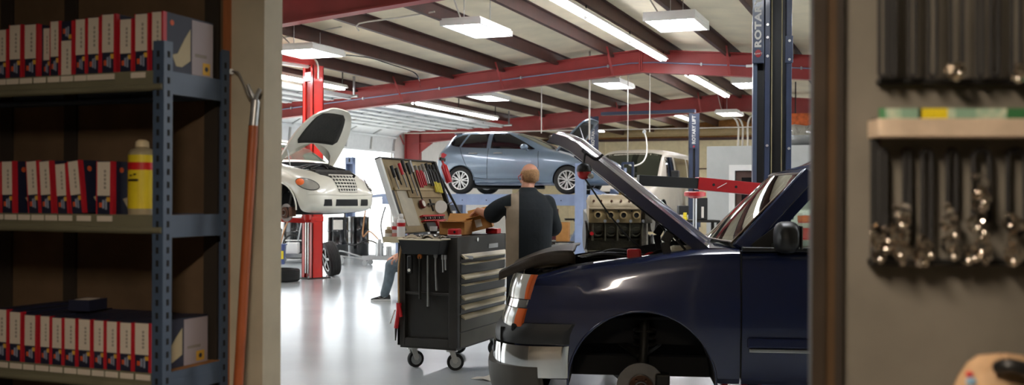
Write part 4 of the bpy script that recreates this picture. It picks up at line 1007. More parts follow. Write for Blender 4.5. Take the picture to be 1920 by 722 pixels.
for s in (-1, 1):
    O, dn = (0, s*2, 0), (0, -s, 0)
    raycast_panel(tr, [(0.56, 1.20), (0.64, 1.31), (0.79, 1.375), (0.94, 1.39), (0.80, 1.09), (0.68, 1.11), (0.59, 1.14)], O, (1, 0, 0), (0, 0, 1), dn, 0.004, 0.06, 'quarter_window', m_tint, hat)
    raycast_panel(tr, [(0.85, 1.085), (1.00, 1.395), (1.48, 1.41), (1.50, 1.055)], O, (1, 0, 0), (0, 0, 1), dn, 0.004, 0.06, 'rear_door_window', m_tint, hat)
    raycast_panel(tr, [(1.60, 1.05), (1.59, 1.41), (1.95, 1.40), (2.28, 1.25), (2.68, 1.03), (2.66, 1.015)], O, (1, 0, 0), (0, 0, 1), dn, 0.004, 0.06, 'front_door_window', m_tint, hat)
    for nm, L in (('rear_door_seam', [(0.82, 1.08), (0.98, 0.72), (1.18, 0.38), (1.54, 0.34), (1.55, 1.05)]), ('front_door_seam', [(1.55, 0.34), (2.72, 0.34), (2.80, 0.62), (2.78, 0.97)])):
        raycast_line(tr, L, O, (1, 0, 0), (0, 0, 1), dn, 0.006).build(nm, m_tdark, hat)
    for x in (1.08, 1.70):
        mb = MB(); h = tr.ray_cast(V((x+0.1, s*2, 0.93)), V(dn)); y = h[0].y; mb.tube([(x, y, 0.93), (x+0.03, y+s*0.035, 0.935), (x+0.17, y+s*0.035, 0.935), (x+0.2, y, 0.93)], 0.016, 8, smooth=3); mb.build('door_handle', m_steel, hat, smooth=60)
    raycast_panel(tr, [(0.275, 0.82), (0.315, 0.93), (0.42, 0.96), (0.52, 0.91), (0.44, 0.82)], (0, s*2, 0), (1, 0, 0), (0, 0, 1), dn, 0.006, 0.06, 'tail_lamp', m_redlens, hat)
    raycast_panel(tr, [(0.28, 0.83), (0.315, 0.92), (0.36, 0.935), (0.36, 0.83)], (0, s*2, 0), (1, 0, 0), (0, 0, 1), dn, 0.009, 0.06, 'reverse_lamp', m_lens, hat)
    raycast_panel(tr, [(3.95, 0.62), (4.0, 0.72), (4.25, 0.70), (4.36, 0.60), (4.2, 0.58)], O, (1, 0, 0), (0, 0, 1), dn, 0.006, 0.06, 'headlamp', m_lens, hat)
    mb = MB(); mb.ball((2.50, s*0.98, 1.06), (0.09, 0.09, 0.07), 14); mb.bar((2.52, s*0.84, 0.99), (2.52, s*0.95, 1.03), 0.05, 0.03); mb.build('door_mirror', m_sub, hat, smooth=60)
    raycast_line(tr, [(1.23, 0.27), (3.1, 0.27)], O, (1, 0, 0), (0, 0, 1), dn, 0.022).build('sill_skirt', m_sub, hat, smooth=60)
    mb = MB(); mb.tube([(0.865+0.352*math.cos(a), s*0.862, 0.315+0.352*math.sin(a)) for a in [lerp(0, PI, k/20) for k in range(21)]], 0.012, 6); mb.build('arch_lip', m_sub, hat, smooth=60)
    mb = MB(); mb.tube([(3.485+0.352*math.cos(a), s*0.862, 0.315+0.352*math.sin(a)) for a in [lerp(0, PI, k/20) for k in range(21)]], 0.012, 6); mb.build('arch_lip', m_sub, hat, smooth=60)
raycast_panel(tr, [(-0.60, 0.05), (-0.52, 0.95), (0.52, 0.95), (0.60, 0.05)], (3.06, 0, 2.2), (0, 1, 0), (-0.95, 0, 0), (0, 0, -1), 0.005, 0.08, 'windshield', mat('car_windshield', '#454c44', 0.06, var=0, spec=0.8), hat)
raycast_panel(tr, [(-0.52, 0.0), (-0.46, 0.20), (0.46, 0.20), (0.52, 0.0)], (0.36, 0, 2.2), (0, 1, 0), (1, 0, 0), (0, 0, -1), 0.005, 0.06, 'rear_window', m_tint, hat)
mb = MB(); mb.loft([half_ring([(0, 1.42), (0.5, 1.41), (0.52, 1.43), (0, 1.45)], x) for x in (0.55, 0.62, 0.76)]); mb.build('roof_spoiler', m_sub, hat, smooth=50)
w = add_wheel(hat, 0.865, -0.775, 0.315, 0.318, 0.21, 7, -1, m_alloy)
for x, s in ((3.485, -1), (0.865, 1), (3.485, 1)): copy_wheel(w, hat, x, s*0.775, 0.315, s > 0)
# open bonnet, hinged at the windscreen
def lid(car, x0, z0, L, ang, wf, crown, m, mu, name='bonnet', th=0.03, liner=(0.1, 0.86, 0.8), arch=0.0):
    d = V((math.cos(ang), 0, math.sin(ang))); n = V((-math.sin(ang), 0, math.cos(ang)))
    P = lambda u, v, o=0: V((x0, 0, z0))+d*(u*L)+n*(crown*(1-v*v)*(1-0.3*u)-0.05*max(0, (u-0.8)/0.2)**2-o)+V((0, v*wf(u), 0))
    vs = [-1+k/8 for k in range(17)]; rings = []
    for k in range(17):
        U = lambda v: (lambda a: a+(1-a)*k/16)(arch*math.sqrt(max(0, 1-(abs(v)/0.86)**2)) if abs(v) < 0.86 else 0)
        rings.append([P(U(v), v) for v in vs]+[P(U(v), v, th) for v in vs[::-1]])
    mb = MB(); mb.loft(rings); o = mb.build(name, m, car, smooth=50)
    u0, u1, f = liner; mb = MB(); mb.loft([[P(lerp(u0, u1, k/8), v*f*(1 if 0 < k < 8 else 0.86), th+0.006) for v in [-1+j/5 for j in range(11)]] for k in range(9)], closed=False); mb.build('bonnet_liner', mu, o, thick=0.006, smooth=60)
    return o, P
m_liner = mat('bonnet_liner_dark', '#1d1c17', 0.9, var=0.3, bump=0.3, bscale=30)
bon2, P2 = lid(hat, 3.16, 0.99, 0.98, math.radians(50), lambda u: 0.70*(1-0.42*max(0, u-0.35)**1.6/0.5) if u < 0.97 else 0.36, 0.05, m_sub, m_liner)
MB().cyl((3.9, -0.5, 0.82), P2(0.72, -0.7, 0.03), 0.012).build('prop_rod', m_galv, hat)
mb = MB(); mb.box((3.2, -0.45, 0.64), (3.95, 0.45, 0.80)); mb.box((3.25, -0.6, 0.64), (3.5, -0.4, 0.86)); mb.build('engine', m_grime, hat, bevel=0.03)
mb = MB(); mb.tube([(0.3, 0.3, 0.2), (1.2, 0.25, 0.16), (2.6, 0.1, 0.16)], 0.04, 8); mb.build('exhaust_pipe', m_dark, hat, smooth=60)
# ---- four-post lift under it
lift4 = thing('four_post_lift', 'grey blue four-post lift with long runways carrying the silver hatchback', 'car lift', (HX+2.2, HYc, 0))
RZ4 = HZ-0.005
for s in (-1, 1):
    yy = s*0.77
    mb = MB(); mb.box((-3.3, yy-0.25, RZ4-0.045), (2.15, yy+0.25, RZ4)); mb.box((-3.3, yy-0.25, RZ4-0.25), (2.15, yy-0.235, RZ4-0.045)); mb.box((-3.3, yy+0.235, RZ4-0.25), (2.15, yy+0.25, RZ4-0.045)); mb.box((2.13, yy-0.25, RZ4-0.25), (2.15, yy+0.25, RZ4-0.045))
    ry = mb.build('runway', m_liftgrey, lift4)
    mb = MB()
    for k in range(9): x = -3.0+0.6*k; mb.cyl((x, yy-0.256, RZ4-0.14), (x, yy-0.249, RZ4-0.14), 0.014, n=8)
    mb.build('bolt_heads', m_dark, ry)
    mb = MB(); mb.prism([(0, 0), (0.3, 0), (0.02, 0.14)], (1.85, yy+0.2, RZ4), (1, 0, 0), (0, 0, 1), 0.4); mb.build('wheel_stop', m_liftgrey, lift4)
    mb = MB(); mb.prism([(0, 0), (-0.9, -0.10), (-0.9, -0.13), (0, -0.06)], (-3.3, yy+0.22, RZ4), (1, 0, 0), (0, 0, 1), 0.44); mb.build('drive_on_ramp', m_liftgrey, lift4)
for x in (-2.45, 1.85):
    mb = MB(); mb.box((x-0.08, -1.6, RZ4-0.42), (x+0.08, 1.6, RZ4-0.25)); mb.build('cross_beam', m_blue, lift4)
    for s in (-1, 1):
        mb = MB(); y = s*1.62
        mb.box((x-0.10, y-0.09, 0), (x-0.085, y+0.09, 2.25)); mb.box((x+0.085, y-0.09, 0), (x+0.10, y+0.09, 2.25)); mb.box((x-0.10, y+s*0.09-0.008, 0), (x+0.10, y+s*0.09+0.008, 2.25)); mb.box((x-0.2, y-0.2, 0), (x+0.2, y+0.2, 0.015)); mb.box((x-0.1, y-0.09, 2.24), (x+0.1, y+0.09, 2.255))
        mb.build('lift_post', m_liftgrey, lift4)
# ---- cream retro car on the red lift
m_pt = mat('cream_paint', '#cdcabb', 0.3, var=0.04, coat=0.6)
PA = math.radians(-15); PD_ = 16.4; PRr = (526-960)/FPX*PD_; PZ = 0.985
o_ = W(PRr, PD_); fx = V((math.cos(PA), math.sin(PA), 0)); fy = V((-math.sin(PA), math.cos(PA), 0))
pto = o_ - fx*3.42 + fy*0.78
pt = thing('retro_car', 'cream retro hatchback with open bonnet and missing front wheel on the red lift', 'car', (pto.x, pto.y, PZ), PA)
st = [(0.0, 0.6, 0.40, 0.8, 0.86, 0.5), (0.1, 0.76, 0.28, 1.0, 1.1, 0.6), (0.35, 0.82, 0.25, 1.1, 1.36, 0.56), (0.7, 0.84, 0.22, 1.1, 1.56, 0.57), (1.5, 0.85, 0.22, 1.08, 1.6, 0.58), (2.3, 0.85, 0.22, 1.05, 1.57, 0.57), (2.75, 0.85, 0.22, 1.03, 1.34, 0.62),
      (3.1, 0.85, 0.22, 0.99, 1.09, 0.60), (3.4, 0.85, 0.22, 0.93, 1.05, 0.56), (3.75, 0.83, 0.24, 0.84, 0.99, 0.46), (3.97, 0.77, 0.27, 0.74, 0.92, 0.38), (4.09, 0.68, 0.29, 0.64, 0.82, 0.32), (4.17, 0.54, 0.32, 0.54, 0.68, 0.27), (4.20, 0.38, 0.36, 0.48, 0.56, 0.22)]
ptb, trp = car_body(st, 'body', m_pt, pt, (0.82, 3.42), 0.45, 0.31)
bay = MB(); bay.prism([(3.12, -0.56), (3.6, -0.52), (3.95, -0.40), (4.1, -0.2), (4.1, 0.2), (3.95, 0.40), (3.6, 0.52), (3.12, 0.56)], (0, 0, 0.66), (1, 0, 0), (0, 1, 0), 0.7); cut(ptb, bay)
for p in ptb.data.polygons:
    if 3.1 < p.center.x < 4.12 and abs(p.center.y) < 0.57 and 0.6 < p.center.z < 1.08 and p.normal.dot(p.center-V((3.6, 0, 0.95))) < 0: p.material_index = 1
sm(ptb.data, 35)
for s in (-1, 1):
    O, dn = (0, s*2, 0), (0, -s, 0)
    raycast_panel(trp, [(1.75, 1.11), (1.72, 1.5), (2.2, 1.47), (2.62, 1.26), (2.78, 1.08)], O, (1, 0, 0), (0, 0, 1), dn, 0.004, 0.07, 'front_door_window', m_tint, pt)
    raycast_panel(trp, [(0.9, 1.14), (0.95, 1.50), (1.62, 1.51), (1.66, 1.11)], O, (1, 0, 0), (0, 0, 1), dn, 0.004, 0.07, 'rear_door_window', m_tint, pt)
    raycast_line(trp, [(1.70, 1.08), (1.70, 0.4), (2.85, 0.4), (2.9, 1.0)], O, (1, 0, 0), (0, 0, 1), dn, 0.006).build('door_seam', m_tdark, pt)
    # headlamp seen from the corner
    dd = V((-0.72, -s*0.69, 0)); ax = V((-s*(-0.69), -0.72*s*0+0, 0)); ax = V((0.69, -s*0.72, 0))
    oo = V((3.92, s*0.66, 0.73))-dd*1.2
    E = [(0.20*math.cos(a)*(1.0 if math.cos(a) > 0 else 0.9), 0.085*math.sin(a)+0.05*(-math.cos(a))*0.9) for a in [2*PI*k/20 for k in range(20)]]
    hl = raycast_panel(trp, E, oo, ax, (0, 0, 1), dd, 0.010, 0.04, 'headlamp', mat('retro_lens', '#8d8b83', 0.12, coat=1.0), pt)
    raycast_line(trp, E+E[:1], oo, ax, (0, 0, 1), dd, 0.008, 0.006).build('lamp_rim', m_dark, hl, smooth=60)
    E2 = [(-0.11+0.07*math.cos(a), 0.055*math.sin(a)+0.035) for a in [2*PI*k/14 for k in range(14)]]
    raycast_panel(trp, E2, oo, ax, (0, 0, 1), dd, 0.016, 0.03, 'amber_lens', m_amber, hl)
    mb = MB(); mb.tube([(3.42+0.447*math.cos(a), s*0.836, 0.31+0.447*math.sin(a)) for a in [lerp(0.0, PI, k/20) for k in range(21)]], 0.014, 6); mb.build('arch_lip', m_pt, pt, smooth=60)
# grille of stacked bars, openings in the bumper
O, dn = (6, 0, 0), (-1, 0, 0)
raycast_panel(trp, [(-0.20, 0.60), (-0.27, 0.90), (0.27, 0.90), (0.20, 0.60)], O, (0, 1, 0), (0, 0, 1), dn, 0.004, 0.05, 'grille_opening', m_tdark, pt)
for k in range(6):
    z = 0.615+0.054*k; h = lerp(0.205, 0.27, k/5); raycast_line(trp, [(-h, z), (h, z)], O, (0, 1, 0), (0, 0, 1), dn, 0.013, 0.010).build('grille_bar', m_pt, pt, smooth=60)
for k in range(-3, 4):
    raycast_line(trp, [(k*0.056, 0.61), (k*0.074, 0.89)], O, (0, 1, 0), (0, 0, 1), dn, 0.008, 0.008).build('grille_post', m_pt, pt, smooth=60)
for a, b in ((-0.29, 0.21), (-0.52, -0.36), (0.27, 0.46)):
    raycast_panel(trp, [(a, 0.375), (a+0.01, 0.485), (b-0.01, 0.485), (b, 0.375)], O, (0, 1, 0), (0, 0, 1), dn, 0.006, 0.05, 'bumper_opening', m_tdark, pt)
raycast_line(trp, [(-0.72, 0.57), (-0.4, 0.565), (0, 0.56), (0.4, 0.565), (0.72, 0.57)], O, (0, 1, 0), (0, 0, 1), dn, 0.022, -0.004).build('bumper_crease', m_pt, pt, smooth=60)
raycast_panel(trp, [(-0.58, 0.05), (-0.52, 0.8), (0.52, 0.8), (0.58, 0.05)], (3.08, 0, 2.4), (0, 1, 0), (-0.78, 0, 0), (0, 0, -1), 0.005, 0.08, 'windshield', m_glass and mat('car_windshield', '#454c44', 0.06), pt)
wfp = lambda u: 0.63*math.sqrt(max(0.0, 1-(max(0, u-0.25)/0.80)**2.2))
bon3, P3 = lid(pt, 3.12, 1.08, 1.20, math.radians(50), wfp, 0.10, m_pt, m_liner, th=0.035, liner=(0.36, 0.90, 0.72), arch=0.34)
MB().cyl((3.35, -0.50, 0.95), P3(0.26, -0.9, 0.04), 0.010).build('prop_rod', m_galv, pt)
mb = MB(); mb.box((3.25, -0.42, 0.70), (3.85, 0.42, 0.98)); mb.box((3.3, -0.5, 0.7), (3.5, -0.3, 1.03)); mb.build('engine', m_grime, pt, bevel=0.04)
for k in range(3): MB().tube([(3.3+0.2*k, -0.4, 0.98), (3.45+0.1*k, -0.1, 1.06), (3.8, 0.3-0.2*k, 0.98)], 0.02, 8, smooth=5).build('engine_hose', m_black, pt, smooth=60)
mb = MB(); mb.lathe([(0, -0.72), (0.05, -0.72), (0.06, -0.69), (0.10, -0.685), (0.10, -0.665), (0.15, -0.66), (0.15, -0.635), (0, -0.63)], (3.42, 0, 0.26), (0, 1, 0), 30); rot_ = mb.build('brake_rotor', m_iron, pt, smooth=35)
mb = MB(); mb.lathe([(0, -0.76), (0.03, -0.76), (0.04, -0.72), (0.095, -0.70), (0.095, -0.68), (0, -0.68)], (3.42, 0, 0.26), (0, 1, 0), 20); mb.build('hub', m_rust, rot_, smooth=35)
mb = MB(); mb.box((3.52, -0.70, 0.2), (3.60, -0.60, 0.36)); mb.build('brake_caliper', m_rust, rot_, bevel=0.01)
mb = MB(); mb.cyl((3.42, -0.58, 0.3), (3.40, -0.48, 0.78), 0.035); mb.torus((3.40, -0.5, 0.66), (0, 0.2, 1), 0.07, 0.012); mb.torus((3.40, -0.5, 0.60), (0, 0.2, 1), 0.07, 0.012); mb.build('suspension_strut', m_dark, pt, smooth=50)
w = add_wheel(pt, 0.82, -0.75, 0.31, 0.315, 0.2, 5, -1, m_alloy, pair=False); copy_wheel(w, pt, 0.82, 0.75, 0.31, True)
# ---- beige van at the far end
m_van = mat('van_beige', '#b9b1a2', 0.4, var=0.06, coat=0.3)
vc = W((1198-960)/FPX*26.6, 26.6); VZ = 0.74
van = thing('passenger_van', 'beige full-size van raised between the far blue lift posts', 'van', (vc.x, vc.y-0.9, VZ), -PI/2)
st = [(-4.3, 0.9, 0.5, 1.2, 1.9, 0.8), (-4.25, 0.97, 0.4, 1.22, 1.98, 0.84), (-4.0, 1.0, 0.36, 1.22, 2.06, 0.86), (-2, 1.0, 0.34, 1.22, 2.08, 0.86), (-0.7, 1.0, 0.34, 1.20, 2.07, 0.85), (-0.35, 1.0, 0.34, 1.18, 2.0, 0.84), (0.0, 1.0, 0.34, 1.16, 1.72, 0.86), (0.35, 0.99, 0.34, 1.13, 1.33, 0.88), (0.55, 0.98, 0.36, 1.08, 1.2, 0.86), (0.95, 0.95, 0.38, 1.0, 1.1, 0.8), (1.12, 0.88, 0.42, 0.9, 1.0, 0.74), (1.16, 0.75, 0.5, 0.8, 0.86, 0.6)]
vb, trv = car_body(st, 'body', m_van, van, (0.45, -3.1), 0.40, 0.36)
raycast_panel(trv, [(-0.80, 1.30), (-0.76, 1.90), (-0.5, 1.95), (0.5, 1.95), (0.76, 1.90), (0.80, 1.30)], (5, 0, 0), (0, 1, 0), (0, 0, 1), (-1, 0, 0), 0.006, 0.1, 'windshield', mat('van_windshield', '#20241c', 0.05, var=0.3, scale=2, spec=0.8), van)
for s in (-1, 1):
    O, dn = (0, s*2, 0), (0, -s, 0)
    for nm, L, m_ in (('front_door_window', [(-0.05, 1.28), (-0.28, 1.84), (-0.95, 1.86), (-0.98, 1.28)], m_tint), ('side_window', [(-1.15, 1.28), (-1.15, 1.86), (-2.5, 1.86), (-2.5, 1.28)], mat('tan_glass', '#685c44', 0.15)), ('rear_side_window', [(-2.65, 1.28), (-2.65, 1.86), (-3.9, 1.84), (-3.9, 1.28)], mat('tan_glass', '#685c44', 0.15))):
        raycast_panel(trv, L, O, (1, 0, 0), (0, 0, 1), dn, 0.006, 0.12, nm, m_, van)
    mb = MB(); mb.box((-0.20, s*1.06-0.05, 1.24), (-0.08, s*1.06+0.17*(1 if s > 0 else 0)+0.05, 1.52)) if False else mb.cbox((-0.02, s*1.17, 1.36), (0.14, 0.20, 0.26)); mb.bar((-0.02, s*0.95, 1.3), (-0.02, s*1.1, 1.32), 0.05, 0.05); mb.build('door_mirror', m_black, van, bevel=0.03)
    raycast_panel(trv, [(s*0.55, 0.72), (s*0.55, 0.92), (s*0.80, 0.92), (s*0.80, 0.72)], (5, 0, 0), (0, 1, 0), (0, 0, 1), (-1, 0, 0), 0.006, 0.08, 'headlamp', m_lens, van)
raycast_panel(trv, [(-0.5, 0.70), (-0.5, 0.94), (0.5, 0.94), (0.5, 0.70)], (5, 0, 0), (0, 1, 0), (0, 0, 1), (-1, 0, 0), 0.006, 0.08, 'grille', m_dark, van)
mb = MB(); mb.box((1.05, -0.97, 0.42), (1.22, 0.97, 0.62)); mb.build('front_bumper', m_black, van, bevel=0.04)
mb = MB(); mb.tube([(0.36, -0.3, 1.36), (0.30, 0.25, 1.42)], 0.012, 6); mb.build('wiper', m_black, van)
w = add_wheel(van, 0.45, -0.84, 0.36, 0.36, 0.23, 5, -1, m_steel, pair=False)
for x, s in ((0.45, 1), (-3.1, -1), (-3.1, 1)): copy_wheel(w, van, x, s*0.84, 0.36, s > 0)
# ---- white pickup behind the blue one, its tail lamp in view
m_wp = mat('pickup_white', '#d9dad6', 0.3, coat=0.5, var=0.04)
wpp = W((1512-960)/FPX*15, 15)
wp = thing('pickup_truck', 'white pickup parked behind the blue pickup, tail lamp seen through its cab', 'pickup truck', (wpp.x-0.42, wpp.y+0.75, 0), math.radians(25))
def wbox(st_, n, m=m_wp, **k):
    mb = MB(); mb.loft([half_ring([(0, zb), (hw-0.1, zb), (hw-0.02, zb+0.06), (hw, (zb+zt)/2), (hw-0.02, zt-0.06), (hw-0.05, zt), (0, zt)], x) for x, hw, zb, zt in st_]); return mb.build(n, m, wp, smooth=45, **k)
b = wbox([(0, 0.90, 0.55, 1.30), (0.04, 0.94, 0.5, 1.34), (0.2, 0.96, 0.5, 1.35), (2.0, 0.96, 0.5, 1.35)], 'cargo_bed')
c = MB(); c.box((0.08, -0.78, 0.8), (1.95, 0.78, 1.6)); cut(b, c); c = MB(); c.cyl((1.05, -1.2, 0.42), (1.05, -0.5, 0.42), 0.46, n=32); cut(b, c); c = MB(); c.cyl((1.05, 1.2, 0.42), (1.05, 0.5, 0.42), 0.46, n=32); cut(b, c); sm(b.data, 35)
mb = MB(); mb.loft([half_ring([(0, 0.5), (0.9, 0.5), (0.97, 0.6), (0.97, 1.1), (0.93, 1.3), (0.75, zt-0.1), (0.6, zt), (0, zt+0.02)], x) for x, zt in ((2.03, 1.35), (2.15, 1.80), (2.6, 1.88), (3.4, 1.86), (3.7, 1.80), (4.35, 1.36), (4.4, 1.34))]); mb.build('cab', m_wp, wp, smooth=40)
wbox([(4.38, 0.97, 0.5, 1.3), (5.0, 0.96, 0.5, 1.24), (5.5, 0.93, 0.52, 1.18), (5.62, 0.8, 0.6, 1.05)], 'front_end')
for s in (-1, 1):
    mb = MB(); mb.prism([(2.35, 1.34), (2.4, 1.70), (3.3, 1.72), (3.95, 1.34)], (0, s*0.9-0.01, 0), (1, 0, 0), (0, 0, 1), 0.06*(-1 if s > 0 else 1)) ; mb.build('side_window', m_tint, wp)
    mb = MB(); mb.box((-0.03, s*0.86-0.11, 0.90), (0.16, s*0.86+0.11, 1.27)); tl = mb.build('tail_lamp', m_redlens, wp, bevel=0.015)
    MB().box((-0.036, s*0.86-0.115, 1.17), (0.165, s*0.86+0.115, 1.265)).build('amber_lens', m_amber, tl, bevel=0.012)
    MB().box((-0.036, s*0.86-0.115, 1.08), (0.165, s*0.86+0.115, 1.16)).build('reverse_lens', m_lens, tl, bevel=0.012)
mb = MB(); mb.box((-0.14, -0.9, 0.5), (0.0, 0.9, 0.68)); mb.build('rear_bumper', m_chrome, wp, bevel=0.03)
w = add_wheel(wp, 1.05, -0.82, 0.38, 0.38, 0.25, 5, -1, m_steel, pair=False)
for x, s in ((1.05, 1), (4.75, -1), (4.75, 1)): copy_wheel(w, wp, x, s*0.82, 0.38, s > 0)
# ------------------------------------------------------------------ two-post lifts
def text_T(o, ax, ay):
    ax, ay = V(ax).normalized(), V(ay).normalized(); n = ax.cross(ay)
    M = M4((ax, ay, n)).transposed().to_4x4(); M.translation = V(o); return M
m_lett = mat('lettering_white', '#d8d8d4', 0.5, var=0)
m_logo = mat('logo_red', '#a3242b', 0.5, var=0)
m_bolt = mat('bolt_bright', '#d8d8d6', 0.3, 0.6)
# the big blue post next to the blue pickup
BD = 10.2; bp = W((1447-960)/FPX*BD, BD)
post = thing('lift_post', 'tall dark blue two-post lift column behind the blue pickup, sign cover on top', 'lift column', (bp.x, bp.y, 0), YAW-0.2)
mb = MB()
mb.box((-0.19, 0.0, 0), (-0.150, 0.30, 3.75)); mb.build('side_plate', mat('lift_blue_pale', '#566379', 0.32, 0.3), post)
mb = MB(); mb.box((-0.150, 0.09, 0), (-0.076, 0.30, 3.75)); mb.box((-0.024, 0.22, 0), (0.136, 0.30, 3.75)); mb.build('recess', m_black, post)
mb = MB(); mb.box((-0.076, -0.01, 0), (-0.024, 0.30, 3.75)); mb.box((0.136, -0.01, 0), (0.19, 0.30, 3.75)); mb.box((-0.19, 0.30, 0), (0.19, 0.31, 3.75)); mb.build('channel', m_blue, post, bevel=0.006)
for x in (-0.005, 0.095): MB().cyl((x, 0.03, 0.05), (x, 0.03, 3.7), 0.006, n=8).build('lift_cable', mat('cable_yellow', '#b0a47c', 0.5), post)
bm_ = lambda x, z: MB().cyl((x, -0.032, z), (x, -0.008, z), 0.014, n=10).build('bolt', m_bolt, post)
for x, z in ((-0.05, 2.96), (-0.05, 3.15), (-0.05, 3.28), (0.165, 2.92), (0.165, 3.11), (-0.05, 2.05), (-0.05, 1.62), (0.165, 2.02)): bm_(x, z)
mb = MB(); mb.box((-0.20, -0.045, 2.885), (-0.085, -0.012, 3.72)); cov = mb.build('sign_cover', m_blue, post, bevel=0.006)
mb = MB(); mb.box((0.122, -0.03, 2.885), (0.20, -0.011, 3.16)); mb.build('bracket_plate', m_blue, post, bevel=0.004)
text_mesh('sign_lettering', 'ROTARY', 0.088, m_lett, cov, text_T((-0.143, -0.047, 3.30), (0, 0, 1), (-1, 0, 0)) @ M4.Diagonal((1.42, 1, 1, 1)), 0.001, 1.08, 0.0035)
mb = MB(); mb.ball((-0.143, -0.046, 2.985), (0.032, 0.003, 0.040), 18); mb.build('sign_logo', m_logo, cov, smooth=60)
text_mesh('logo_lettering', 'Rotary', 0.03, m_lett, cov, text_T((-0.143, -0.0505, 2.985), (1, 0, 0.15), (-0.15, 0, 1)), 0.0008)
mb = MB(); mb.box((-0.3, -0.2, 0), (0.3, 0.4, 0.02)); mb.build('base_plate', m_blue, post)
mb = MB(); mb.box((-0.215, -0.05, 1.30), (0.215, 0.32, 1.56)); car_ = mb.build('carriage', m_blue, post, bevel=0.01)
# its swing arm: red outer half, black inner half
A0, A1, A2 = pix(1432, 356, 10.12), pix(1306, 344, 10.0), pix(1196, 338, 9.9)
mb = MB(); mb.bar(A0, A1, 0.12, 0.125); arm = mb.build('swing_arm', mat('arm_red', '#a3171c', 0.35, var=0.1), post, world=True, bevel=0.006)
MB().bar(A1+(A1-A0)*-0.02, A2, 0.09, 0.105).build('arm_extension', m_black, arm, bevel=0.004).data.transform(MW(post).inverted())
d_ = (A0-A1).normalized(); up_ = V((0, 0, 1)); sd_ = d_.cross(up_).normalized()
for f in (0.22, 0.55): c = A1.lerp(A0, f)-sd_*0.0; mb = MB(); mb.cyl(c+sd_*0.064, c-sd_*0.064, 0.014, n=12); o = mb.build('arm_hole', m_tdark, arm); o.data.transform(MW(post).inverted())
mb = MB(); c = A1.lerp(A0, 0.34); mb.bar(c-sd_*0.062+V((0, 0, -0.03))-d_*0.05, c-sd_*0.062+V((0, 0, 0.03))+d_*0.05, 0.012, 0.006); mb.bar(c+sd_*0.062+V((0, 0, -0.03))-d_*0.05, c+sd_*0.062+V((0, 0, 0.03))+d_*0.05, 0.012, 0.006); o = mb.build('arm_mark', m_lett, arm); o.data.transform(MW(post).inverted())
# far lift around the van
for i, (px, d, lab_) in enumerate(((1112, 28.2, 'dark blue lift column at the near side of the raised van, behind the raised bonnet'), (1301, 27.0, 'dark blue lift column with a vertical name sign beside the raised van'))):
    c = W((px-960)/FPX*d, d); t = thing('lift_post', lab_, 'lift column', (c.x, c.y, 0), YAW*0.7, group='columns of the van lift')
    H = 3.82; mb = MB(); mb.box((-0.14, 0, 0), (-0.125, 0.26, H)); mb.box((0.125, 0, 0), (0.14, 0.26, H)); mb.box((-0.14, 0.25, 0), (0.14, 0.265, H)); mb.box((-0.14, 0, 0), (-0.03, 0.012, H)); mb.box((0.03, 0, 0), (0.14, 0.012, H)); mb.build('channel', m_blue, t)
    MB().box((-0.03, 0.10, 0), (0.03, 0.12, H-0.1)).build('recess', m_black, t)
    cv = MB(); cv.box((-0.13, -0.035, H-0.95), (0.10, -0.005, H-0.02)); cvo = cv.build('sign_cover', m_blue, t)
    text_mesh('sign_lettering', 'ROTARY LIFT', 0.125, m_lett, cvo, text_T((-0.01, -0.037, H-0.45), (0, 0, 1), (-1, 0, 0)), 0.001, 1.02, 0.005)
    MB().ball((-0.01, -0.036, H-0.90), (0.03, 0.003, 0.03), 12).build('sign_logo', m_logo, cvo)
    MB().box((-0.3, -0.2, 0), (0.3, 0.4, 0.02)).build('base_plate', m_blue, t)
    MB().box((-0.18, -0.05, 0.75), (0.18, 0.3, 1.15)).build('carriage', m_blue, t)
a, b = W((1112-960)/FPX*28.2, 28.2, 3.84), W((1301-960)/FPX*27.0, 27.0, 3.84)
t = thing('lift_crossbar', 'blue beam joining the tops of the far lift columns', 'beam', a.lerp(b, 0.5)); MB().bar(a+V((0.2, 0.13, 0.05)), b+V((-0.0, 0.13, 0.05)), 0.16, 0.09).build('crossbar', m_blue, t, world=True)
# red lift under the cream car
rp = W((586-960)/FPX*18.6, 18.6)
RA = PA+math.radians(62)
rl = thing('lift_post', 'bright red lift column behind the cream car', 'lift column', (rp.x, rp.y, 0), math.radians(70), group='columns of the red lift')
H = 3.93
def red_col(t):
    mb = MB(); w_, dp = 0.12, 0.16
    mb.box((-w_, -dp, 0), (-w_+0.02, dp, H)) if False else None
    mb.box((w_-0.02, -dp, 0), (w_, dp, H)); mb.box((-w_, -dp, 0), (w_, -dp+0.02, H)); mb.box((-w_, dp-0.02, 0), (w_, dp, H)); mb.box((-w_, -dp, 0), (-w_+0.02, -dp+0.08, H)); mb.box((-w_, dp-0.08, 0), (-w_+0.02, dp, H)); mb.build('channel', m_redlift, t)
    MB().box((-w_+0.03, -dp+0.08, 0), (-w_+0.05, dp-0.08, H-0.25)).build('slide_track', m_darkred, t)
    for y in (-0.035, 0.04): MB().cyl((-w_+0.01, y, 0.1), (-w_+0.01, y, 2.2), 0.018, n=8).build('slide_bar', m_chrome, t, smooth=50)
    MB().box((-w_+0.0, -dp+0.06, H-0.28), (-w_+0.03, dp-0.06, H-0.12)).build('pulley_cover', m_galv, t)
    MB().box((-0.26, -0.22, 0), (0.26, 0.22, 0.02)).build('base_plate', m_dark, t)
    for x in (-0.21, 0.21):
        for y in (-0.17, 0.17): MB().cyl((x, y, 0.02), (x, y, 0.055), 0.016, n=8).build('anchor_bolt', m_galv, t)
    MB().box((-w_-0.01, -dp-0.01, 1.05), (w_+0.01, dp+0.01, 1.15)).build('carriage', m_redlift, t, bevel=0.01)
red_col(rl)
nr = rp + (W(-0.59, -0.81)-W(0, 0)).normalized()*3.15
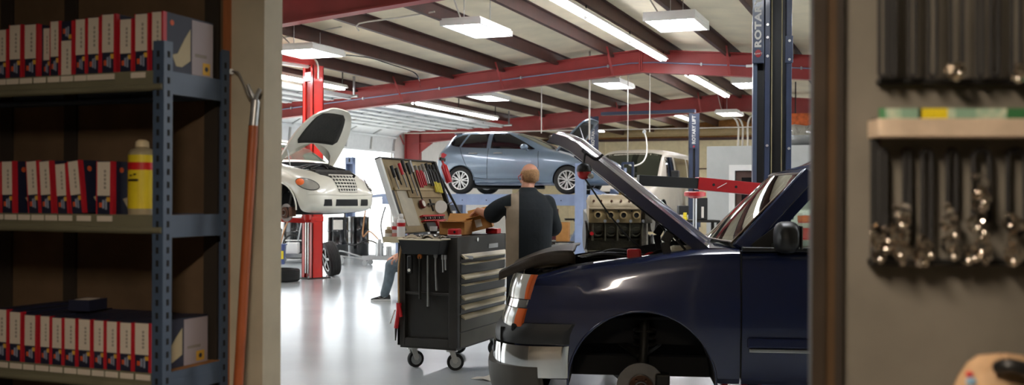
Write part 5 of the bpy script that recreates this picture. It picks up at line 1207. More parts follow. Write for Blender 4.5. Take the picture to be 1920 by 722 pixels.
n2 = dup(rl, (nr.x, nr.y, 0), math.radians(70+180), 'red lift column on the near side of the cream car', 'columns of the red lift')
t = thing('lift_crossbar', 'red beam with pale cable guard joining the tops of the red lift columns', 'beam', (rp.lerp(nr, 0.5).x, rp.lerp(nr, 0.5).y, H))
MB().bar(V((rp.x, rp.y, H+0.06)), V((nr.x, nr.y, H+0.06)), 0.14, 0.11).build('crossbar', m_redlift, t, world=True)
MB().bar(V((rp.x-0.05, rp.y-0.1, H-0.02)), V((nr.x-0.05, nr.y-0.1, H-0.02)), 0.05, 0.05).build('cable_guard', m_white, t, world=True)
for k, c in enumerate((rp, nr)):
    o = PT_ = pto
    for j, fxx in enumerate((1.5, 2.65)):
        tgt = pto+fx*fxx+fy*(0.5 if k == 0 else -0.5); tgt.z = 1.10
        own = rl if k == 0 else n2
        ob = MB().bar(V((c.x, c.y, 1.06)), V((tgt.x, tgt.y, 1.10)), 0.10, 0.09); ob.cyl(V((tgt.x, tgt.y, 1.10)), V((tgt.x, tgt.y, 1.203)), 0.07, n=14)
        ob.build('lift_arm', m_redlift, own, world=True)
t = thing('hanging_cable', 'white power cord looping over the top of the red lift column', 'cable', (rp.x, rp.y, H))
MB().tube([atZ(513, 97, 4.1), atZ(522, 115, 4.06), V((rp.x-0.6, rp.y-0.4, H+0.13)), V((rp.x-0.1, rp.y-0.05, H+0.14)), V((rp.x+0.12, rp.y-0.06, H+0.06)), V((rp.x+0.17, rp.y-0.1, H-0.25))], 0.018, 8, smooth=6).build('cord', m_white, t, world=True, smooth=60)
# single blue post at the open door
c = W((657-960)/FPX*27, 27); t = thing('lift_post', 'short grey blue lift post standing before the open garage door', 'lift post', (c.x, c.y, 0), 0.2)
mb = MB(); mb.box((-0.11, -0.1, 0), (-0.09, 0.1, 2.58)); mb.box((0.09, -0.1, 0), (0.11, 0.1, 2.58)); mb.box((-0.11, 0.08, 0), (0.11, 0.1, 2.58)); mb.box((-0.11, -0.1, 2.4), (0.11, 0.1, 2.58)); mb.box((-0.02, -0.103, 2.45), (0.02, -0.098, 2.55), 1); mb.cyl((-0.05, 0, 2.58), (-0.05, 0, 2.66), 0.01); mb.cyl((0.05, 0, 2.58), (0.05, 0, 2.66), 0.01)
mb.build('channel', [m_liftgrey, m_black], t)
# ------------------------------------------------------------------ tyres
c = W((531-960)/FPX*18.0, 17.9); t = thing('tyre', 'loose tyre lying flat on the floor by the red column', 'tyre', (c.x, c.y, 0.115), rot=(PI/2, 0, 0.3))
tyre(MB(), 0.325, 0.225).build('tread', m_rubber, t, smooth=35)
c = W((621-960)/FPX*19.15, 19.15); t = thing('car_wheel', 'wheel with alloy rim leaning against the red column', 'wheel', (c.x, c.y, 0.33), rot=(math.radians(10), 0, math.radians(-42)))
tyre(MB(), 0.33, 0.22).build('tyre', m_rubber, t, smooth=35); rim(MB(), 0.33, 0.22, 5, 0, 1, -1, False).build('rim', [m_steel, m_dark], t, smooth=35)
c = W((497-960)/FPX*19.5, 19.5); t = thing('air_hose', 'dark air hose loop on the floor beside the flat tyre', 'hose', (c.x, c.y, 0)); MB().torus((0, 0, 0.2), (0.3, 1, 0.6), 0.22, 0.018).build('coil', m_rubber, t, smooth=60)
# ------------------------------------------------------------------ drums and fluid carts by the open door
def drum(px, d, label, lab_=False, tint=None):
    c = W((px-960)/FPX*d, d); t = thing('oil_drum', label, 'drum', (c.x, c.y, 0), 0.4, 'black oil drums')
    r = 0.265; prof = [(0, 0), (r-0.01, 0), (r, 0.015)]
    for z in (0.29, 0.58): prof += [(r, z-0.03), (r+0.012, z), (r, z+0.03)]
    prof += [(r, 0.86), (r+0.005, 0.88), (r-0.01, 0.89), (r-0.02, 0.87), (0, 0.87)]
    prof = [(a_, b_*1.13) for a_, b_ in prof]
    MB().lathe(prof, n=28).build('drum_shell', m_blackgloss, t, smooth=35)
    MB().cyl((0.15, 0.1, 0.98), (0.15, 0.1, 1.02), 0.035, n=12).build('bung', m_galv, t)
    if lab_:
        mb = MB(); a0 = math.atan2(-c.y, -c.x)-0.4; mb.loft([[((r+0.003)*math.cos(a0+s), (r+0.003)*math.sin(a0+s), z) for s in [-0.45+0.1*k for k in range(10)]] for z in (0.70, 0.94)], closed=False); mb.build('paper_label', m_paper, t, thick=0.002)
drum(634, 25.2, 'black drum with a white label below the cream car bumper', True); drum(673, 26.0, 'black drum nearest the tool cart, a hose hanging in front'); drum(553, 24.6, 'black drum behind the fluid cart at the red column')
def fluid_cart(px, d, rz, label, tall, hose):
    c = W((px-960)/FPX*d, d); t = thing('fluid_cart', label, 'cart', (c.x, c.y, 0), rz, 'fluid carts by the drums')
    mb = MB(); mb.box((-0.32, -0.22, 0.13), (0.32, 0.22, 0.17)); mb.box((-0.32, -0.22, 0.17), (0.32, -0.2, 0.22)); mb.box((-0.32, 0.2, 0.17), (0.32, 0.22, 0.22)); mb.build('platform', m_galv, t)
    for x in (-0.27, 0.27):
        for y in (-0.19, 0.19):
            mb = MB(); mb.cyl((x, y-0.018, 0.06), (x, y+0.018, 0.06), 0.06, n=18); mb.bar((x, y, 0.06), (x, y, 0.14), 0.06, 0.03); mb.build('caster', m_galv, t, smooth=40)
    if tall:
        mb = MB()
        for x in (-0.3, 0.3): mb.tube([(x, 0.2, 0.15), (x, 0.2, 0.98)], 0.018, 8)
        mb.tube([(-0.3, 0.2, 0.98), (0.3, 0.2, 0.98)], 0.018, 8); mb.tube([(-0.3, 0.2, 0.5), (0.3, 0.2, 0.5)], 0.014, 8); mb.build('upright_frame', m_white, t, smooth=50)
        mb = MB(); mb.box((-0.16, -0.12, 0.17), (0.12, 0.12, 0.46)); mb.build('pump_box', m_white, t, bevel=0.02)
        MB().torus((0, -0.02, 0.40), (0, 1, 0), 0.24, 0.02).build('hose_coil', m_rubber, t, smooth=60)
    else:
        mb = MB(); mb.tube([(-0.3, 0, 0.15), (-0.85, 0, 0.30), (-0.95, 0, 0.28), (-0.95, 0, 0.20), (-0.3, 0.0, 0.13)], 0.018, 8, smooth=3); mb.build('tow_handle', m_galv, t, smooth=60)
        MB().cyl((-0.9, -0.02, 0.09), (-0.9, 0.02, 0.09), 0.09, n=20).build('tow_wheel', m_galv, t, smooth=40)
        mb = MB(); mb.cyl((0.0, 0, 0.17), (0.0, 0, 0.5), 0.09, n=16); mb.cyl((0.2, 0.05, 0.17), (0.2, 0.05, 0.42), 0.06, n=14); mb.cyl((0, 0, 0.5), (0, 0, 0.58), 0.04, n=12); mb.build('pump', m_galv, t, smooth=40)
    for k, (pts, m) in enumerate(hose): MB().tube(pts, 0.017, 8, m=0, smooth=7).build('hose', m, t, smooth=60)
m_hoset = mat('hose_tan', '#a5784f', 0.6)
fluid_cart(551, 23.0, 0.35, 'white fluid cart with a tan hose left of the red column', True, [([(-0.28, -0.1, 0.4), (-0.2, 0, 0.8), (-0.02, 0.1, 1.2), (0.0, 0.1, 1.5)], m_hoset), ([(0.1, 0, 0.5), (0.2, -0.1, 0.9), (0.2, 0.1, 1.2)], m_galv)])
fluid_cart(712, 22.2, 0.2, 'low grey fluid cart with tow handle between the drums and the tool cart', False, [([(0, 0, 0.55), (-0.25, 0.05, 0.75), (-0.42, 0.1, 0.65), (-0.36, 0.1, 1.25)], m_hoset), ([(0.1, 0, 0.4), (-0.2, -0.1, 0.55), (-0.55, -0.1, 0.45), (-0.85, 0.2, 0.55), (-0.92, 0.3, 1.2)], m_rubber), ([(0.1, 0, 0.5), (0.0, 0.1, 0.9), (0.1, 0.1, 1.3)], m_black)])
c = W((519-960)/FPX*22.5, 22.5); t = thing('plastic_bin', 'blue bin with a yellow label on the floor near the fluid cart', 'bin', (c.x, c.y, 0), 0.5)
mb = MB(); mb.loft([[(x*k, y*k, z) for x, y in ((-0.2, -0.15), (0.2, -0.15), (0.2, 0.15), (-0.2, 0.15))] for k, z in ((0.88, 0), (1, 0.42))]); mb.build('tub', mat('bin_blue', '#3c4a78', 0.5), t); MB().box((-0.22, -0.17, 0.42), (0.22, 0.17, 0.45)).build('rim', mat('bin_blue', '#3c4a78'), t); MB().box((0.06, -0.157, 0.12), (0.17, -0.146, 0.3)).build('yellow_label', m_yel, t)
c = W((511-960)/FPX*23.4, 23.4); t = thing('spoked_wheel', 'pale wheel hub disc standing behind the blue bin', 'wheel', (c.x, c.y, 0.5), rot=(0, 0, 0.4)); MB().lathe([(0.0, -0.02), (0.3, -0.02), (0.3, 0.02), (0, 0.02)], (0, 0, 0), (0, 1, 0), 30).build('disc', m_galv, t, smooth=40); MB().lathe([(0.3, -0.03), (0.34, -0.03), (0.34, 0.03), (0.3, 0.03)], (0, 0, 0), (0, 1, 0), 30, close=True).build('rim', m_dark, t, smooth=40)
mb = MB(); mb.bar((-0.05, 0.05, -0.5), (-0.05, 0.05, -0.3), 0.06, 0.04); mb.build('stand_foot', m_dark, t)
# ------------------------------------------------------------------ office box and what stands around it
OY = 19.3; ox = atY(1325, 340, OY).x; oz = 2.46
def oslab(n, lo, hi, m=m_office): return struct(MB().box(lo, hi).build(n, m))
dxa, dxb = atY(1378, 350, OY).x, atY(1378, 350, OY).x+0.86
mb = MB(); mb.box((ox, OY, 0), (dxa, OY+0.12, oz)); mb.box((dxb, OY, 0), (RXW-0.002, OY+0.12, oz)); mb.box((dxa, OY, 2.05), (dxb, OY+0.12, oz)); struct(mb.build('wall_office_front', m_office))
oslab('wall_office_side', (ox, OY+0.12, 0), (ox+0.12, OY+5, oz)); oslab('wall_office_back', (ox, OY+5, 0), (RXW-0.002, OY+5.12, oz)); oslab('ceiling_office', (ox, OY, oz), (RXW-0.002, OY+5.12, oz+0.06))
mb = MB()
for a, b, c_, d_ in ((dxa-0.11, dxa, 0, 2.16), (dxb, dxb+0.11, 0, 2.16)): mb.box((a, OY-0.02, c_), (b, OY, d_))
mb.box((dxa, OY-0.02, 2.05), (dxb, OY, 2.16)); struct(mb.build('trim_7', m_white))
dr = MB(); dr.box((dxa+0.01, OY+0.04, 0.02), (dxb-0.01, OY+0.08, 2.04)); dr.box((dxa+0.12, OY+0.032, 1.2), (dxb-0.12, OY+0.041, 1.92), 1); dr = struct(dr.build('door_1', [mat('door_brown', '#4a2f25', 0.5), m_tint]))
MB().ball((dxa+0.08, OY+0.02, 1.0), 0.035, 12).build('door_handle', m_steel, dr, smooth=60)
t = thing('foil_duct', 'crumpled silver foil duct lying along the office roof', 'duct', (ox+3, OY+0.6, oz+0.06))
mb = MB(); rings = []
for k in range(40):
    x = -2.2+k*0.2; rr = 0.20+0.02*math.sin(k*2.1)
    rings.append([(x, 0.2*math.sin(x*1.3)+rr*math.cos(a)*(1+0.08*math.sin(5*a+k)), 0.2+rr*math.sin(a)*(1+0.08*math.cos(4*a+k))) for a in [2*PI*j/16 for j in range(16)]])
mb.loft(rings); mb.build('duct', mat('foil', '#d6d8da', 0.22, 0.9, var=0.1, bump=0.6, bscale=14), t)
c = W((1513-960)/FPX*26, 26.0); t = thing('osb_panel', 'orange brown board panel hung above the office roof', 'board', (c.x+1.2, c.y, 2.9)); MB().box((-1.8, -0.02, 0), (2.6, 0.02, 0.85)).build('board', mat('osb_orange', '#b0531f', 0.8, var=0.4, scale=10), t)
mb = MB(); mb.bar((-1.5, 0, 0.85), (-1.5, 0, 1.5), 0.03, 0.03); mb.bar((2.3, 0, 0.85), (2.3, 0, 1.3), 0.03, 0.03)
t2 = t
for x in (-1.5, 2.3): MB().bar((x, 0, 0.85), (x, 0, roofz(c.x+1.2+x)-2.95), 0.03, 0.03).build('hanger', m_dark, t2)
# conduits curving up the back wall
for k, (px, d) in enumerate(((1384, 37), (1392, 37.3), (1402, 37))):
    a = pix(px, 290, d); b = pix(px, 235, d); e = pix(px-(30 if k < 2 else -14), 218, d); a.z = 0
    t = thing('conduit_pipe', ['thin conduit rising beside the office, farthest from the tall post', 'thin conduit rising beside the office, between its two neighbours', 'thin conduit rising beside the office, nearest the tall post'][k], 'pipe', a, group='conduits on the back wall'); MB().tube([a, pix(px, 280, d), b, b.lerp(e, 0.4)+V((0, 0, 0.2)), e], 0.035, 8, smooth=4).build('pipe', m_cord, t, world=True, smooth=60)
# workbench with cases
bd = 17.6; c = W((1297-960)/FPX*bd, bd); BZ = 1.14
t = thing('workbench', 'narrow steel workbench carrying black cases in front of the office', 'workbench', (c.x, c.y, 0), YAW)
MB().box((-0.45, -0.25, BZ-0.04), (0.45, 0.3, BZ)).build('bench_top', m_dark, t)
for x in (-0.42, 0.42):
    for y in (-0.22, 0.27): MB().box((x-0.025, y-0.025, 0), (x+0.025, y+0.025, BZ-0.04)).build('leg', m_dark, t)
def case(px, y0, x0, x1, d, label, strip_):
    a = W(((x0+x1)/2-960)/FPX*d, d); w_ = (x1-x0)/FPX*d; zt = CH+(374-y0)/FPX*d
    t = thing('tool_case', label, 'case', (a.x, a.y, BZ), YAW); MB().box((-w_/2, 0, 0), (w_/2, 0.2, zt-BZ)).build('case_body', m_black, t, bevel=0.012); strip_(t, w_, zt-BZ)
case(0, 386, 1273, 1292, bd-0.15, 'small black case with a white tag on the workbench', lambda t, w_, h: MB().box((-w_*0.42, -0.003, h*0.06), (w_*0.42, 0, h*0.36)).build('white_tag', m_paper, t))
def vs_(t, w_, h):
    MB().box((-w_*0.12, -0.003, h*0.1), (w_*0.12, 0, h*0.6)).build('label_strip', m_paper, t)
case(0, 371, 1308, 1327, bd-0.15, 'tall black case with a white upright strip on the workbench', vs_)
c = W((1284-960)/FPX*(bd-0.25), bd-0.25); t = thing('spray_gun', 'small yellow tool on the workbench beside the black case', 'tool', (c.x, c.y-0.02, BZ)); mb = MB(); mb.box((-0.05, -0.03, 0), (0.05, 0.03, 0.05)); mb.box((-0.02, -0.02, 0.05), (0.04, 0.02, 0.13)); mb.build('tool_body', m_yel, t, bevel=0.01)
# tall support stand with red saddle
d = 12.6; c = W((1303-960)/FPX*d, d); t = thing('support_stand', 'tall screw stand with a red round saddle before the office', 'support stand', (c.x, c.y, 0))
zs = CH+(374-372)/FPX*d
MB().lathe([(0, 0), (0.05, 0), (0.09, 0.015), (0.135, 0.03), (0.135, 0.075), (0.11, 0.085), (0, 0.085)], (0, 0, zs), (0, 0, 1), 24).build('saddle', m_redp, t, smooth=35)
MB().cyl((0, 0, 0.9), (0, 0, zs), 0.025, n=12).build('screw_rod', m_galv, t, smooth=50); MB().cyl((0, 0, 0.35), (0, 0, 0.95), 0.045, n=14).build('tube', m_dark, t, smooth=50)
for k in range(3): a = 2*PI*k/3; MB().bar((0, 0, 0.6), (0.32*math.cos(a), 0.32*math.sin(a), 0.015), 0.04, 0.03).build('leg', m_dark, t)
# things far down the hall under the four-post lift
d = 33.5; c = W((1082-960)/FPX*d, d); t = thing('steel_plinth', 'pale blue tapered steel base standing on the far floor', 'base', (c.x, c.y, 0), YAW)
mb = MB(); mb.prism([(-0.30, 0), (0.32, 0), (0.32, 0.75), (0.1, 0.75)], (0, 0.2, 0), (1, 0, 0), (0, 0, 1), 0.4); mb.build('tapered_box', m_liftgrey, t, bevel=0.01); MB().box((-0.4, -0.3, 0.78), (0.4, 0.3, 0.84)).build('top_plate', m_dark, t); MB().box((-0.1, -0.2, 0.74), (0.32, 0.2, 0.79)).build('neck', m_dark, t)
c = W((1056-960)/FPX*32.5, 32.5); t = thing('cardboard_box', 'brown cardboard box on the far floor beside the pale blue base', 'box', (c.x, c.y, 0.12), YAW-0.2); MB().box((-0.2, -0.2, 0), (0.2, 0.2, 0.62)).build('carton', m_card, t); mb = MB(); mb.bar((-0.2, -0.2, 0.62), (-0.35, -0.2, 0.7), 0.005, 0.4) ; mb.build('flap', m_card, t)
t = thing('low_trolley', 'low black trolley under the far cardboard box', 'trolley', (c.x, c.y, 0), YAW-0.2); MB().box((-0.4, -0.3, 0.08), (0.4, 0.3, 0.118)).build('deck', m_black, t)
for x in (-0.33, 0.33):
    for y in (-0.24, 0.24): MB().cyl((x, y-0.02, 0.04), (x, y+0.02, 0.04), 0.04, n=12).build('wheel', m_rubber, t)
c = W((1040-960)/FPX*34, 34); t = thing('tool_cabinet', 'narrow dark red cabinet on the far floor behind the mechanic', 'cabinet', (c.x-0.05, c.y, 0), YAW); MB().box((-0.17, -0.25, 0.1), (0.17, 0.25, 1.15)).build('cabinet_body', mat('cabinet_maroon', '#5a2028', 0.5), t)
for z in (0.35, 0.6, 0.85): MB().box((-0.15, -0.265, z), (0.15, -0.25, z+0.03)).build('drawer_handle', m_galv, t)
for x in (-0.13, 0.13): MB().box((x-0.03, -0.2, 0), (x+0.03, 0.2, 0.1)).build('foot', m_black, t)
# lines and cables under the roof
t = thing('hanging_air_line', 'thin pale air line running across the hall below the farthest rafter', 'pipe', (-5, 29.3, 3.5)); MB().tube([V((-15.6, 29.3, 3.62)), V((-10, 29.3, 3.60)), V((-2, 29.3, 3.58)), V((5.2, 29.3, 3.56))], 0.02, 6).build('line', m_cord, t, world=True)
def drop(px, y0, y1, d, label, r=0.012, m=m_cord):
    a = pix(px, y1, d); zt = roofz(a.x)-0.07; t = thing('hanging_cable', label, 'cable', (a.x, a.y, a.z), group='cables hanging from the roof')
    MB().tube([a, V((a.x, a.y, zt))], r, 6).build('cable', m, t, world=True); return t, a
drop(1105, 150, 262, 21.6, 'pale cable hanging beside the bonnet of the silver hatchback', 0.02); drop(1015, 205, 250, 22.5, 'short cable hanging over the silver hatchback roof'); drop(1218, 170, 248, 24.0, 'cable hanging before the raised van, near the blue pipe')
yt_, ya = drop(1177, 170, 306, 22.5, 'long cable holding a small blue yoke before the van windscreen')
mb = MB(); mb.bar(ya+V((-0.13, 0, 0)), ya+V((0.13, 0, 0)), 0.05, 0.05); mb.bar(ya+V((-0.12, 0, 0)), ya+V((-0.12, 0, -0.32)), 0.05, 0.05); mb.bar(ya+V((0.12, 0, 0)), ya+V((0.12, 0, -0.32)), 0.05, 0.05); mb.build('yoke', m_blue, yt_, world=True)
a = pix(1208, 247, 24.4); t = thing('hanging_hose', 'pale air hose curling down before the van windscreen', 'hose', a); MB().tube([a, pix(1212, 262, 24.2), pix(1213, 285, 23.6), pix(1206, 303, 23.2), pix(1190, 311, 22.9), pix(1180, 309, 22.7)], 0.018, 8, smooth=6).build('hose', m_cord, t, world=True, smooth=60); MB().ball(a, 0.05, 10).build('hose_reel_end', m_galv, t, world=True)
t = thing('hanging_cable', 'cord swagged along the roof between two box lights', 'cable', atZ(650, 108, 4.05), group='cables hanging from the roof'); MB().tube([atZ(645, 103, 4.05), atZ(690, 108, 4.05), atZ(730, 120, 4.0), atZ(775, 135, 4.0), atZ(786, 150, 3.9), atY(788, 163, 20.4)], 0.012, 6, smooth=5).build('cord', m_tint, t, world=True, smooth=60)
for k, (p0, p1, p2, l) in enumerate((((522, 75), (570, 62), (640, 50), 'bent pale conduit beside the box light over the red column'), ((673, 44), (740, 34), (815, 22), 'bent pale conduit between the two nearest purlins'))):
    a, b, e = atZ(*p0, 4.3), atZ(*p1, 4.4), atZ(*p2, 4.45); t = thing('conduit_pipe', l, 'pipe', b, group='conduits under the roof'); MB().tube([a+V((0, 0, -0.12)), a, b, e], 0.014, 6, smooth=3).build('pipe', m_cord, t, world=True, smooth=60)
# ------------------------------------------------------------------ tool cart
CX0, CX1, CY0, CY1 = -4.20, -3.62, 7.82, 8.92
CB, CT = 0.205, 1.165
cart = thing('tool_cart', 'black rolling tool cart with drawers and its lid propped open beside the mechanic', 'tool cart', ((CX0+CX1)/2, (CY0+CY1)/2, 0))
m_cart = mat('cart_black', '#35322d', 0.42, 0.2, var=0.3, scale=5, coat=0.15)
m_cartp = mat('cart_panel', '#34322e', 0.35, 0.3, var=0.4, scale=3, coat=0.2)
m_lipp = mat('handle_champagne', '#cfc2a0', 0.4, 0.0, var=0.1)
def cb(n, lo, hi, m=m_cart, p=cart, **k): return MB().box(lo, hi).build(n, m, p, world=True, **k)
body = MB(); body.box((CX0+0.03, CY0+0.05, CB+0.03), (CX1-0.012, CY1, CT-0.16)); body.build('cabinet_body', m_cart, cart, world=True)
# end frame facing the doorway
mb = MB(); mb.box((CX0, CY0, CB), (CX0+0.075, CY0+0.05, CT)); mb.box((CX1-0.085, CY0, CB), (CX1, CY0+0.06, CT)); mb.box((CX0+0.075, CY0, CB), (CX1-0.085, CY0+0.05, CB+0.07)); mb.box((CX0+0.075, CY0+0.005, 0.655), (CX1-0.085, CY0+0.03, 0.68)); mb.box((CX0, CY0, CB), (CX0+0.03, CY1, CT-0.16)); mb.build('end_frame', m_cart, cart, world=True, bevel=0.006)
cb('end_panel', (CX0+0.07, CY0+0.046, CB+0.06), (CX1-0.08, CY0+0.052, CT-0.12), m_cartp)
# tray hung on the end
mb = MB(); x0, x1, y0, y1, z0, z1 = CX0+0.11, CX1-0.07, CY0-0.20, CY0-0.005, 1.02, 1.145
mb.loft([[(x0+0.03, y0+0.03, z0), (x1-0.03, y0+0.03, z0), (x1-0.03, y1, z0), (x0+0.03, y1, z0)], [(x0, y0, z1), (x1, y0, z1), (x1, y1, z1), (x0, y1, z1)], [(x0+0.012, y0+0.012, z1), (x1-0.012, y0+0.012, z1), (x1-0.012, y1-0.012, z1), (x0+0.012, y1-0.012, z1)], [(x0+0.035, y0+0.035, z0+0.06), (x1-0.035, y0+0.035, z0+0.06), (x1-0.035, y1-0.02, z0+0.06), (x0+0.035, y1-0.02, z0+0.06)]])
tray = mb.build('hung_tray', m_black, cart, world=True, bevel=0.004)
mb = MB(); mb.tube([V(p) for p in ((x0, y0, z1), (x1, y0, z1), (x1, y1, z1), (x0, y1, z1), (x0, y0, z1))], 0.008, 6); mb.build('tray_rim', m_lipp, tray, world=True)
cb('top_box', (CX0, CY0+0.012, CT-0.17), (CX1-0.003, CY0+0.03, CT))
mb = MB(); mb.box((CX0, CY0+0.03, CT-0.16), (CX0+0.02, CY1, CT)); mb.box((CX1-0.022, CY0+0.03, CT-0.165), (CX1-0.003, CY1, CT)); mb.box((CX0, CY1-0.02, CT-0.16), (CX1-0.003, CY1, CT)); mb.build('top_walls', m_cart, cart, world=True)
mb = MB(); mb.cyl((CX1-0.004, CY0+0.42, CT-0.035), (CX1+0.006, CY0+0.42, CT-0.035), 0.018, n=16); mb.build('lock', m_chrome, cart, world=True, smooth=50)
cb('maker_badge', (CX1-0.004, CY0+0.68, CT-0.125), (CX1+0.0015, CY0+0.90, CT-0.085), m_galv)
zs_ = [1.012, 0.935, 0.835, 0.750, 0.655, 0.572, 0.488]
zb_ = zs_[1:]+[CB+0.07]
for k, (zt_, zl_) in enumerate(zip(zs_, [z+0.012 for z in zb_])):
    if k == len(zs_)-1: zl_ = CB+0.135
    dr_ = cb('drawer', (CX1-0.014, CY0+0.075, zl_), (CX1-0.002, CY1-0.015, zt_), m_cartp if k not in (4, 6) else mat('drawer_olive_lit', '#55503f', 0.35, 0.3, var=0.35, scale=3))  # olive panel copy: light reflected on the lower drawers put into the colour
    thin = k in (1, 3)
    mb = MB(); h = 0.014 if thin else 0.042
    mb.prism([(0, 0), (0.030, -h*0.6), (0.030, -h), (0.0, -h*0.5)], (CX1-0.002, CY1-0.02, zt_), (1, 0, 0), (0, 0, 1), CY1-CY0-0.10) if False else mb.loft([[(CX1-0.002, y, zt_), (CX1+0.034, y, zt_-h*0.72), (CX1+0.034, y, zt_-h), (CX1-0.002, y, zt_-h*0.5)] for y in (CY0+0.085, CY1-0.02)])
    mb.build('drawer_handle', m_lipp, dr_, world=True)
cb('kick_panel', (CX1-0.014, CY0+0.075, CB+0.0), (CX1-0.004, CY1, CB+0.125), mat('drawer_olive_lit', '#55503f'))
mb = MB(); mb.bar((CX1-0.01, CY0+0.12, 0.985), (CX1+0.035, CY0+0.22, 0.975), 0.05, 0.035); mb.build('drawer_latch', m_steel, cart, world=True, bevel=0.008)
mb = MB(); mb.box((CX0+0.02, CY0+0.02, CB-0.02), (CX1-0.02, CY1-0.02, CB+0.032)); mb.build('base_frame', m_cart, cart, world=True)
for x, y, a in ((CX0+0.10, CY0+0.10, 0.9), (CX1-0.09, CY0+0.09, 0.5), (CX1-0.09, CY1-0.10, 0.9), (CX0+0.10, CY1-0.10, 0.2)):
    c = V((x, y, 0)); dxy = V((math.cos(a), math.sin(a), 0)); ax = V((-dxy.y, dxy.x, 0)); wc = c+dxy*0.03+V((0, 0, 0.074))
    mb = MB(); mb.lathe([(0.05, -0.02), (0.07, -0.022), (0.074, -0.012), (0.074, 0.012), (0.07, 0.022), (0.05, 0.02)], wc, ax, 26, close=True); cs = mb.build('caster', m_rubber, cart, world=True, smooth=35)
    mb = MB(); mb.cyl(wc-ax*0.02, wc+ax*0.02, 0.05, n=22); mb.build('hub', m_galv, cs, world=True, smooth=40)
    mb = MB()
    for s in (-1, 1): mb.bar(wc+ax*0.03*s, c+ax*0.03*s+V((0, 0, 0.172)), 0.012, 0.045, up=dxy)
    mb.cyl(c+V((0, 0, 0.165)), c+V((0, 0, 0.188)), 0.05, n=16); mb.bar(wc-ax*0.036, wc+ax*0.036, 0.02, 0.02); mb.build('fork', mat('fork_zinc', '#cfcfcb', 0.35, 0.3), cs, world=True)
# the open lid, hinged on the far long side and leaning back
LA = math.radians(20); lz0 = CT+0.02; ld = V((-math.sin(LA), 0, math.cos(LA))); ln_ = V((math.cos(LA), 0, math.sin(LA)))
LP = lambda u, v, o=0.0: V((CX0+0.02, CY0+0.03+u*(CY1-CY0-0.04), lz0))+ld*v+ln_*o
LHt = 0.70
mb = MB(); P = [LP(u, v, o) for o in (-0.012, 0.012) for u, v in ((0, 0), (1, 0), (1, LHt), (0, LHt))]
mb.loft([P[:4], P[4:]]); lid_ = mb.build('lid', mat('lid_tan', '#9c8863', 0.6, var=0.25, scale=5), cart, world=True)
for u0, v0, u1, v1 in ((-0.02, 0, 0.012, LHt), (0.988, 0, 1.02, LHt)):
    mb = MB(); P = [LP(u, v, o) for o in (-0.02, 0.05 if u0 > 0.5 else 0.03) for u, v in ((u0, v0), (u1, v0), (u1, v1), (u0, v1))]; mb.loft([P[:4], P[4:]]); mb.build('lid_side', m_white if u0 < 0.5 else m_dark, lid_, world=True)
mb = MB(); P = [LP(u, v, o) for o in (-0.02, 0.03) for u, v in ((-0.02, LHt), (1.02, LHt), (1.02, LHt+0.012), (-0.02, LHt+0.012))]; mb.loft([P[:4], P[4:]]); mb.build('lid_edge', m_dark, lid_, world=True)
MB().cyl(LP(1.01, 0.62, 0.03), V((CX0+0.22, CY1-0.03, CT)), 0.012).build('lid_strut', m_dark, cart, world=True)
def pbx(n, u0, v0, u1, v1, o0, o1, m, parent, bevel=0.0, tilt=0.0):
    mb = MB(); P = [LP(u, v, o) for o in (o0, o1) for u, v in ((u0, v0), (u1, v0), (u1+tilt, v1), (u0+tilt, v1))]; mb.loft([P[:4], P[4:]]); return mb.build(n, m, parent, world=True, bevel=bevel)
pbx('felt_pocket', 0.30, 0.33, 0.95, 0.395, 0.012, 0.03, mat('lid_tan_dark', '#9a8460', 0.7, var=0.2), lid_)
pbx('steel_plate', 0.12, 0.06, 0.36, 0.42, 0.012, 0.016, mat('plate_pale', '#bcb4a0', 0.4, 0.3, var=0.2), lid_)
pbx('tool_rail', 0.08, 0.40, 0.95, 0.425, 0.012, 0.03, mat('rail_tan', '#a8946c', 0.5), lid_)
pbx('black_strap', 0.03, 0.02, 0.075, 0.40, 0.012, 0.018, m_black, lid_)
m_th = [mat('handle_red', '#b3202a', 0.4), mat('handle_yellow', '#d6c531', 0.4), m_black, mat('handle_orange', '#d1762a', 0.4), m_steel]
tools = [(0.10, 0.60, 0.40, 4, 2, 'driver'), (0.17, 0.58, 0.44, 2, 2, 'driver'), (0.26, 0.63, 0.42, 4, 0, 'driver'), (0.33, 0.66, 0.36, 2, 2, 'driver'), (0.41, 0.64, 0.34, 4, 2, 'driver'), (0.47, 0.66, 0.30, 2, 4, 'driver'), (0.55, 0.64, 0.42, 4, 0, 'pliers'), (0.63, 0.64, 0.44, 4, 0, 'pliers'), (0.70, 0.66, 0.46, 4, 4, 'pliers'), (0.78, 0.67, 0.44, 2, 2, 'pliers'), (0.835, 0.66, 0.38, 2, 1, 'pliers'), (0.905, 0.66, 0.37, 2, 1, 'pliers'), (0.97, 0.66, 0.40, 2, 2, 'pliers')]
tl_ = ['steel screwdriver nearest the pale lid edge', 'black screwdriver beside it, second from the pale lid edge', 'red handled screwdriver, third from the pale lid edge', 'long black screwdriver, fourth from the pale lid edge', 'steel bladed screwdriver, fifth from the pale lid edge', 'longest black driver, sixth from the pale lid edge', 'red handled pliers next to the longest driver', 'second red handled pliers beside the first pair', 'steel pliers beside the red pliers', 'black pliers before the yellow gripped cutters', 'black cutters with yellow grips, nearer the pale lid edge', 'black cutters with yellow grips, nearer the red spray bottle', 'black pliers at the dark end of the lid']
